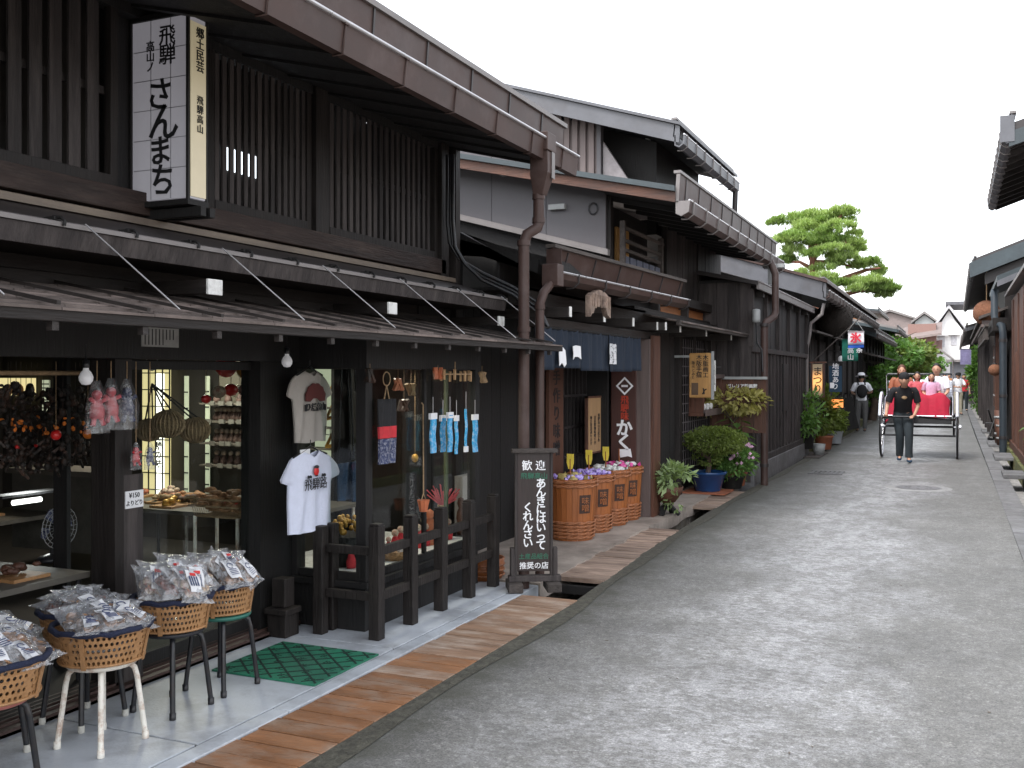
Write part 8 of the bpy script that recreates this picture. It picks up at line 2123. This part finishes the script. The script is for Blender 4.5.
    pts = [(P0, .158,.118),(D['pelvis'].lerp(D['belly'], .5), .152,.112),(D['belly'], .148,.112),(D['belly'].lerp(D['chest'], .5), .155,.115),(D['chest'], .165,.115),(D['chest'].lerp(mid, .7), .166,.104),(mid+(D['neck']-mid)*.25, .145,.090),(mid.lerp(D['neck'], .65), .085,.070),(D['neck']+(D['neck']-mid).normalized()*.0, .062,.060)]
    vs, fs = loft(pts); b = MB(); b.add(vs, fs, 0, True)
    for s in 'lr':
        S, El, Wr = D['s'+s], D['e'+s], D['w'+s]; inn = S.lerp(mid, .35)
        end = S.lerp(El, .78)
        path = [inn, S.lerp(inn, .25)+Vector((0,0,-.005)), S.lerp(El, .18), S.lerp(El, .5), end]; rs = [.055,.068,.066,.062,.061]
        if sleeve == 2: path = path[:-1]+[El, El.lerp(Wr, .5), Wr]; rs = [.060,.078,.076,.064,.056,.050,.044]
        b.tube(path, rs, 14, cap=False)
    for i_, v in enumerate(b.v): b.v[i_] = v+Vector((mnoise.noise(v*13), mnoise.noise(v*13+Vector((5,0,0))), 0))*.010
    q = b.build('shirt', shirt, o, local=True)
    # --- trousers
    b = MB(); b.sphere(D['pelvis']+Vector((0,0,-.02)), .135, 18, sc=(1.08,.84,.95))
    for s in 'lr':
        hp, kn, an = D['p'+s], D['k'+s], D['a'+s]; top = hp.lerp(D['pelvis'], .3)+Vector((0,0,.04))
        b.tube([top, hp+Vector((0,0,-.04)), hp.lerp(kn, .5), kn, kn.lerp(an, .5), an+(kn-an)*.05], [.085,.100,.088,.072,.066,.062], 14, cap=False)
    for i_, v in enumerate(b.v): b.v[i_] = v+Vector((mnoise.noise(v*11), mnoise.noise(v*11+Vector((3,1,0))), 0))*.012
    b.build('trousers', pants, o, local=True)
    for s in 'lr':
        q = skin_mesh({'a': (D['a'+s]+Vector((0,.02,-.03)), (.045,.04)), 'm': (D['a'+s].lerp(D['t'+s], .6)+Vector((0,0,-.01)), (.048,.032)), 't': (D['t'+s]+Vector((0,-.02,0)), (.045,.026))}, [('a','m'),('m','t')], 1); q.build('shoe', shoes, o, local=True)
    if extra: extra(o, D, f, u, sdv)
    return o

# ---- rickshaw
rx, ry = -.66, 21.6
rk = thing('rickshaw', 'black lacquered rickshaw with tall spoked wheels and chrome frame coming up the street', 'rickshaw', (rx,ry,0))
rw = .61; half = .70
for s_ in (-1,1):
    x = rx+s_*half
    b = MB(); b.tube([(x, ry+rw*math.cos(t*.1963), rw+.01+rw*math.sin(t*.1963)) for t in range(32)], .020, 8, closed=True); wh = b.build('wheel', 'rubber_black', rk)
    b = MB(); b.tube([(x, ry+(rw-.028)*math.cos(t*.1963), rw+.01+(rw-.028)*math.sin(t*.1963)) for t in range(32)], .024, 6, closed=True); b.build('rim', 'vinyl', wh)
    b = MB()
    for i in range(20): a_ = i*math.pi/10; b.tube([(x+.03*(1 if i % 2 else -1), ry+.03*math.cos(a_), rw+.01+.03*math.sin(a_)),(x, ry+(rw-.04)*math.cos(a_+.12), rw+.01+(rw-.04)*math.sin(a_+.12))], .0045, 4)
    b.build('spokes', 'chrome', wh)
    b = MB(); b.tube([(x-.06,ry,rw+.01),(x+.07,ry,rw+.01)], .045, 12); b.build('hub', 'chrome', wh)
    b = MB(); b.tube([(x, ry+(rw+.06)*math.cos(math.radians(a_)), rw+.01+(rw+.06)*math.sin(math.radians(a_))) for a_ in range(30,161,10)], .028, 6); b.build('mudguard', 'vinyl', rk)
b = MB(); b.tube([(rx-half,ry,rw+.01),(rx+half,ry,rw+.01)], .022, 8); b.tube([(rx-half,ry-.35,.46),(rx+half,ry-.35,.46)], .02, 8)
for s_ in (-1,1): b.tube([(rx+s_*(half-.06),ry-.35,.46),(rx+s_*(half-.06),ry,rw),(rx+s_*(half-.06),ry+.3,.85)], .02, 8)
b.build('axle_and_springs', 'lacquer', rk)
b = MB()
b.tube([(rx-half+.05,ry+.55,.80),(rx-half+.05,ry-.5,.78),(rx-half+.12,ry-1.25,.84),(rx-half+.28,ry-1.52,.87)], .024, 8)
b.tube([(rx+half-.05,ry+.55,.80),(rx+half-.05,ry-.5,.78),(rx+half-.45,ry-1.25,.84),(rx+.05,ry-1.52,.87)], .024, 8)
b.tube([(rx-half+.28,ry-1.52,.87),(rx+.05,ry-1.52,.87)], .022, 8); b.build('shaft', 'lacquer', rk)
b = MB(); b.box(rx-.58,rx+.58,ry-.5,ry+.45,.72,.78); b.box(rx-.60,rx+.60,ry-.53,ry-.501,.70,.84); b.box(rx-.55,rx+.55,ry+.0,ry+.45,.78,1.02); b.box(rx-.6,rx-.57,ry-.2,ry+.5,.78,1.22); b.box(rx+.57,rx+.6,ry-.2,ry+.5,.78,1.22); b.build('body', 'lacquer', rk, bevel=.01)
b = MB(); b.box(rx-.55,rx+.55,ry+.40,ry+.50,1.02,1.52); b.build('seat_back', 'vinyl', rk, bevel=.03)
b = MB(); b.box(rx-.54,rx+.54,ry-.02,ry+.40,1.02,1.08); b.build('seat', mat('red_seat', (.4,.02,.03), .5), rk, bevel=.02)
b = MB(); b.tube([(rx+.62,ry+.48,1.1),(rx+.62,ry+.5,1.95)], .012, 6); b.tube([(rx-.63,ry+.48,1.0),(rx-.64,ry+.5,1.66)], .012, 6); b.tube([(rx-.60,ry-.52,.85),(rx+.60,ry-.52,.85)], .016, 8)
for s_ in (-1,1): b.tube([(rx+s_*.61,ry+.45,1.25),(rx+s_*.62,ry-.2,1.18),(rx+s_*.62,ry-.50,.86)], .018, 8)
b.build('chrome_frame', 'chrome', rk)
b = MB(); b.tube([(rx-.64,ry+.5,1.64),(rx-.60,ry+.5,1.67),(rx+.58,ry+.5,1.67),(rx+.62,ry+.5,1.64)], .020, 8); b.build('hood_bar', 'lacquer', rk)
b = MB(); 
for i in range(7): b.tube([(rx-.60,ry+.56+.02*i,1.20+.05*i+.02*math.sin(i)),(rx,ry+.62+.02*i,1.22+.05*i),(rx+.60,ry+.56+.02*i,1.20+.05*i)], .035, 8)
b.build('folded_hood', 'vinyl', rk)
# crimson blanket over the knees
o = thing('knee_blanket', 'crimson blanket draped over the knees of the rickshaw passengers', 'blanket', (rx,ry-.2,.8))
n, m_ = 30, 16; vs, fs = [], []
for i in range(m_+1):
    v = i/m_
    for j in range(n+1):
        u_ = -1+2*j/n; x = rx+u_*(.56+.03*v+.02*math.sin(v*7))
        if v < .35: y = ry+.10-.46*(v/.35); z = 1.17+.11*math.sin(v/.35*math.pi*.5)
        else: y = ry-.36-.17*((v-.35)/.65)**.7; z = 1.28-.46*((v-.35)/.65)
        z -= .10*max(0, abs(u_)-.8)/.2; z += .035*math.cos(u_*math.pi*3)*(1-v*.7)
        y += .018*math.sin(u_*21)*v; vs.append((x,y,z))
for i in range(m_):
    for j in range(n): fs.append((i*(n+1)+j,(i+1)*(n+1)+j,(i+1)*(n+1)+j+1,i*(n+1)+j+1))
b = MB(); b.add(vs, fs, 0, True); c0 = b.build('cloth', 'blanket', o); q = c0.modifiers.new('thick', 'SOLIDIFY'); q.thickness = .02
# passengers
def sit(dz=0):
    return dict(pelvis=(0,.0,.12+dz), belly=(0,.01,.25+dz), chest=(0,-.0,.46+dz), neck=(0,-.02,.62+dz), head=(0,-.04,.755+dz), sl=(-.17,0,.56+dz), sr=(.17,0,.56+dz), el=(-.22,-.02,.32+dz), er=(.22,-.02,.32+dz), wl=(-.14,-.13,.20+dz), wr=(.14,-.13,.20+dz), hl=(-.09,-.17,.20+dz), hr=(.09,-.17,.20+dz),
                pl=(-.09,-.03,.10+dz), pr=(.09,-.03,.10+dz), kl=(-.09,-.30,.04+dz), kr=(.09,-.30,.04+dz), al=(-.09,-.24,-.20+dz), ar=(.09,-.24,-.20+dz), tl=(-.09,-.32,-.22+dz), tr=(.09,-.32,-.22+dz))
zs = 1.02
person('woman with brown hair and orange top seated on the left of the rickshaw', (rx-.33,ry+.14,zs), .1, sit(), 'terracotta', 'grey_trousers', hair='hair_b', hairlen=1.2, scale=.95)
person('man with black hair seated on the right of the rickshaw', (rx+.33,ry+.14,zs), -.15, sit(), 'white_shirt', 'grey_trousers', scale=.98)
person('small child with dark bobbed hair in a pink top beside the puller', (rx-.03,ry-.03,1.08), .0, sit(), 'pink', 'grey_trousers', hairlen=1.0, scale=.72)
person('small child in a pale pink top at the right of the rickshaw', (rx+.23,ry-.05,1.08), .1, sit(), 'petal', 'grey_trousers', hairlen=.8, scale=.70)
# puller, leaning forward with both hands on the bar
px0 = -.90; py0 = 20.28
def lean(o, D, f, u, s): 
    b = MB(); b.sphere((.0,-.318,1.16), .03, 8, sc=(1.6,.3,1)); b.build('shirt_print', 'straw', o, local=True)
person('rickshaw puller in black T-shirt and cap leaning on the shaft bar', (px0,py0,0), .12,
       dict(pelvis=(0,.02,.90), belly=(0,-.06,1.02), chest=(0,-.20,1.21), neck=(0,-.30,1.36), head=(-.01,-.38,1.475), sl=(-.18,-.22,1.29), sr=(.18,-.22,1.29), el=(-.27,-.16,1.03), er=(.24,-.16,1.02), wl=(-.30,-.28,.86), wr=(.16,-.30,.84), hl=(-.30,-.34,.84), hr=(.13,-.36,.84),
            pl=(-.075,.0,.87), pr=(.075,.0,.87), kl=(-.055,-.06,.49), al=(-.045,.10,.10), tl=(-.07,-.03,.05), kr=(.085,-.16,.48), ar=(.085,-.16,.08), tr=(.09,-.30,.04)),
       'black_shirt', 'trousers_dark', hat='beanie', look=(-.05,-1,-.12), scale=1.06, extra=lean, shoes='curtain')
# man with white hat, rucksack, seen from behind
def ruck(o, D, f, u, s):
    b = MB(); b.sphere((-.02,-.20,1.18), .16, 14, sc=(.95,.55,1.25)); b.build('rucksack', 'blackcloth', o, local=True)
    b = MB(); b.tube([(-.10,-.15,1.38),(-.11,.0,1.44),(-.10,.11,1.30)], .018, 6); b.tube([(.08,-.15,1.38),(.09,.0,1.44),(.08,.11,1.30)], .018, 6); b.build('strap', 'blackcloth', o, local=True)
mp_ = on_x(860,-2.50)
person('man in white hat and white shirt with black rucksack seen from behind', (-2.48,30.6,0), .25, dict(tl=(-.12,.16,.04), tr=(.11,.16,.04), er=(.30,.05,1.16), wr=(.22,.24,1.12), hr=(.18,.30,1.13), el=(-.26,.06,1.14), wl=(-.18,.24,1.1), hl=(-.14,.3,1.1)), 'white_shirt', 'grey_trousers', hat='brim', look=(0,1,-.15), sleeve=1, extra=ruck, scale=1.0)
# walkers farther up
person('man in white shirt and khaki trousers standing far up the right side', (.12,45.2,0), .3, dict(er=(.25,-.1,1.15), wr=(.1,-.26,1.15), hr=(.05,-.3,1.16), el=(-.25,-.1,1.15), wl=(-.1,-.26,1.12), hl=(-.05,-.3,1.12)), 'white_shirt', 'khaki', sleeve=1, scale=1.03, hat='cap')
person('woman in a pale blue top far behind the rickshaw', (-.45,52,0), .0, {}, mat('pale_blue_top', (.4,.5,.65)), 'grey_trousers', hairlen=1)
person('man in dark red shirt behind the khaki trousered man', (.38,50,0), 0, {}, 'redcloth', 'trousers_dark')
person('person in white far up the street at its right edge', (.15,66,0), 0, {}, 'white_shirt', 'khaki')
person('person in yellow brown top far up the street', (-.35,72,0), 0, {}, 'orange_wall', 'trousers_dark')
person('person in dark top far up the left side under the trees', (-2.0,58,0), 0, {}, 'white_shirt', 'trousers_dark')
# ================================================================ CAMERA, LIGHT, WORLD
cam = bpy.data.cameras.new('camera'); co = bpy.data.objects.new('camera', cam); COL.objects.link(co)
cam.sensor_width = 36; cam.lens = 36*1000/1024; cam.shift_y = -9/1024; cam.clip_start = .05; cam.clip_end = 3000
co.location = (0,0,CAM_H); co.rotation_euler = (R(90),0,R(23.893)); SC.camera = co
w = bpy.data.worlds.new('World'); SC.world = w; w.use_nodes = True; nt = w.node_tree
bg = nt.nodes['Background']; sky = nt.nodes.new('ShaderNodeTexSky'); sky.sky_type = 'NISHITA'; sky.sun_disc = False
EL, AZ = 56, 205
sky.sun_elevation = R(EL); sky.sun_rotation = R(AZ); sky.dust_density = 1.5; sky.air_density = 1; sky.ozone_density = 1
hs = nt.nodes.new('ShaderNodeHueSaturation'); hs.inputs['Saturation'].default_value = .20; hs.inputs['Value'].default_value = 1.3
nt.links.new(sky.outputs[0], hs.inputs['Color']); nt.links.new(hs.outputs[0], bg.inputs[0]); bg.inputs[1].default_value = .15
sl = bpy.data.lights.new('sun', 'SUN'); sl.energy = 1.0; sl.angle = R(20); sl.color = (1,.97,.93); so = bpy.data.objects.new('sun', sl); COL.objects.link(so)
d = Vector((math.sin(R(AZ))*math.cos(R(EL)), math.cos(R(AZ))*math.cos(R(EL)), math.sin(R(EL))))
so.rotation_euler = (-d).to_track_quat('-Z','Y').to_euler(); so.location = d*50
SC.view_settings.view_transform = 'Standard'; SC.view_settings.look = 'None'; SC.view_settings.exposure = 1.42; SC.view_settings.gamma = 1
SC.view_settings.use_curve_mapping = False
SC.render.engine = 'CYCLES'; SC.cycles.use_denoising = True; SC.cycles.max_bounces = 8; SC.cycles.transparent_max_bounces = 24; SC.cycles.diffuse_bounces = 4
for o_ in bpy.data.objects:
    if '_r' in o_: del o_['_r']
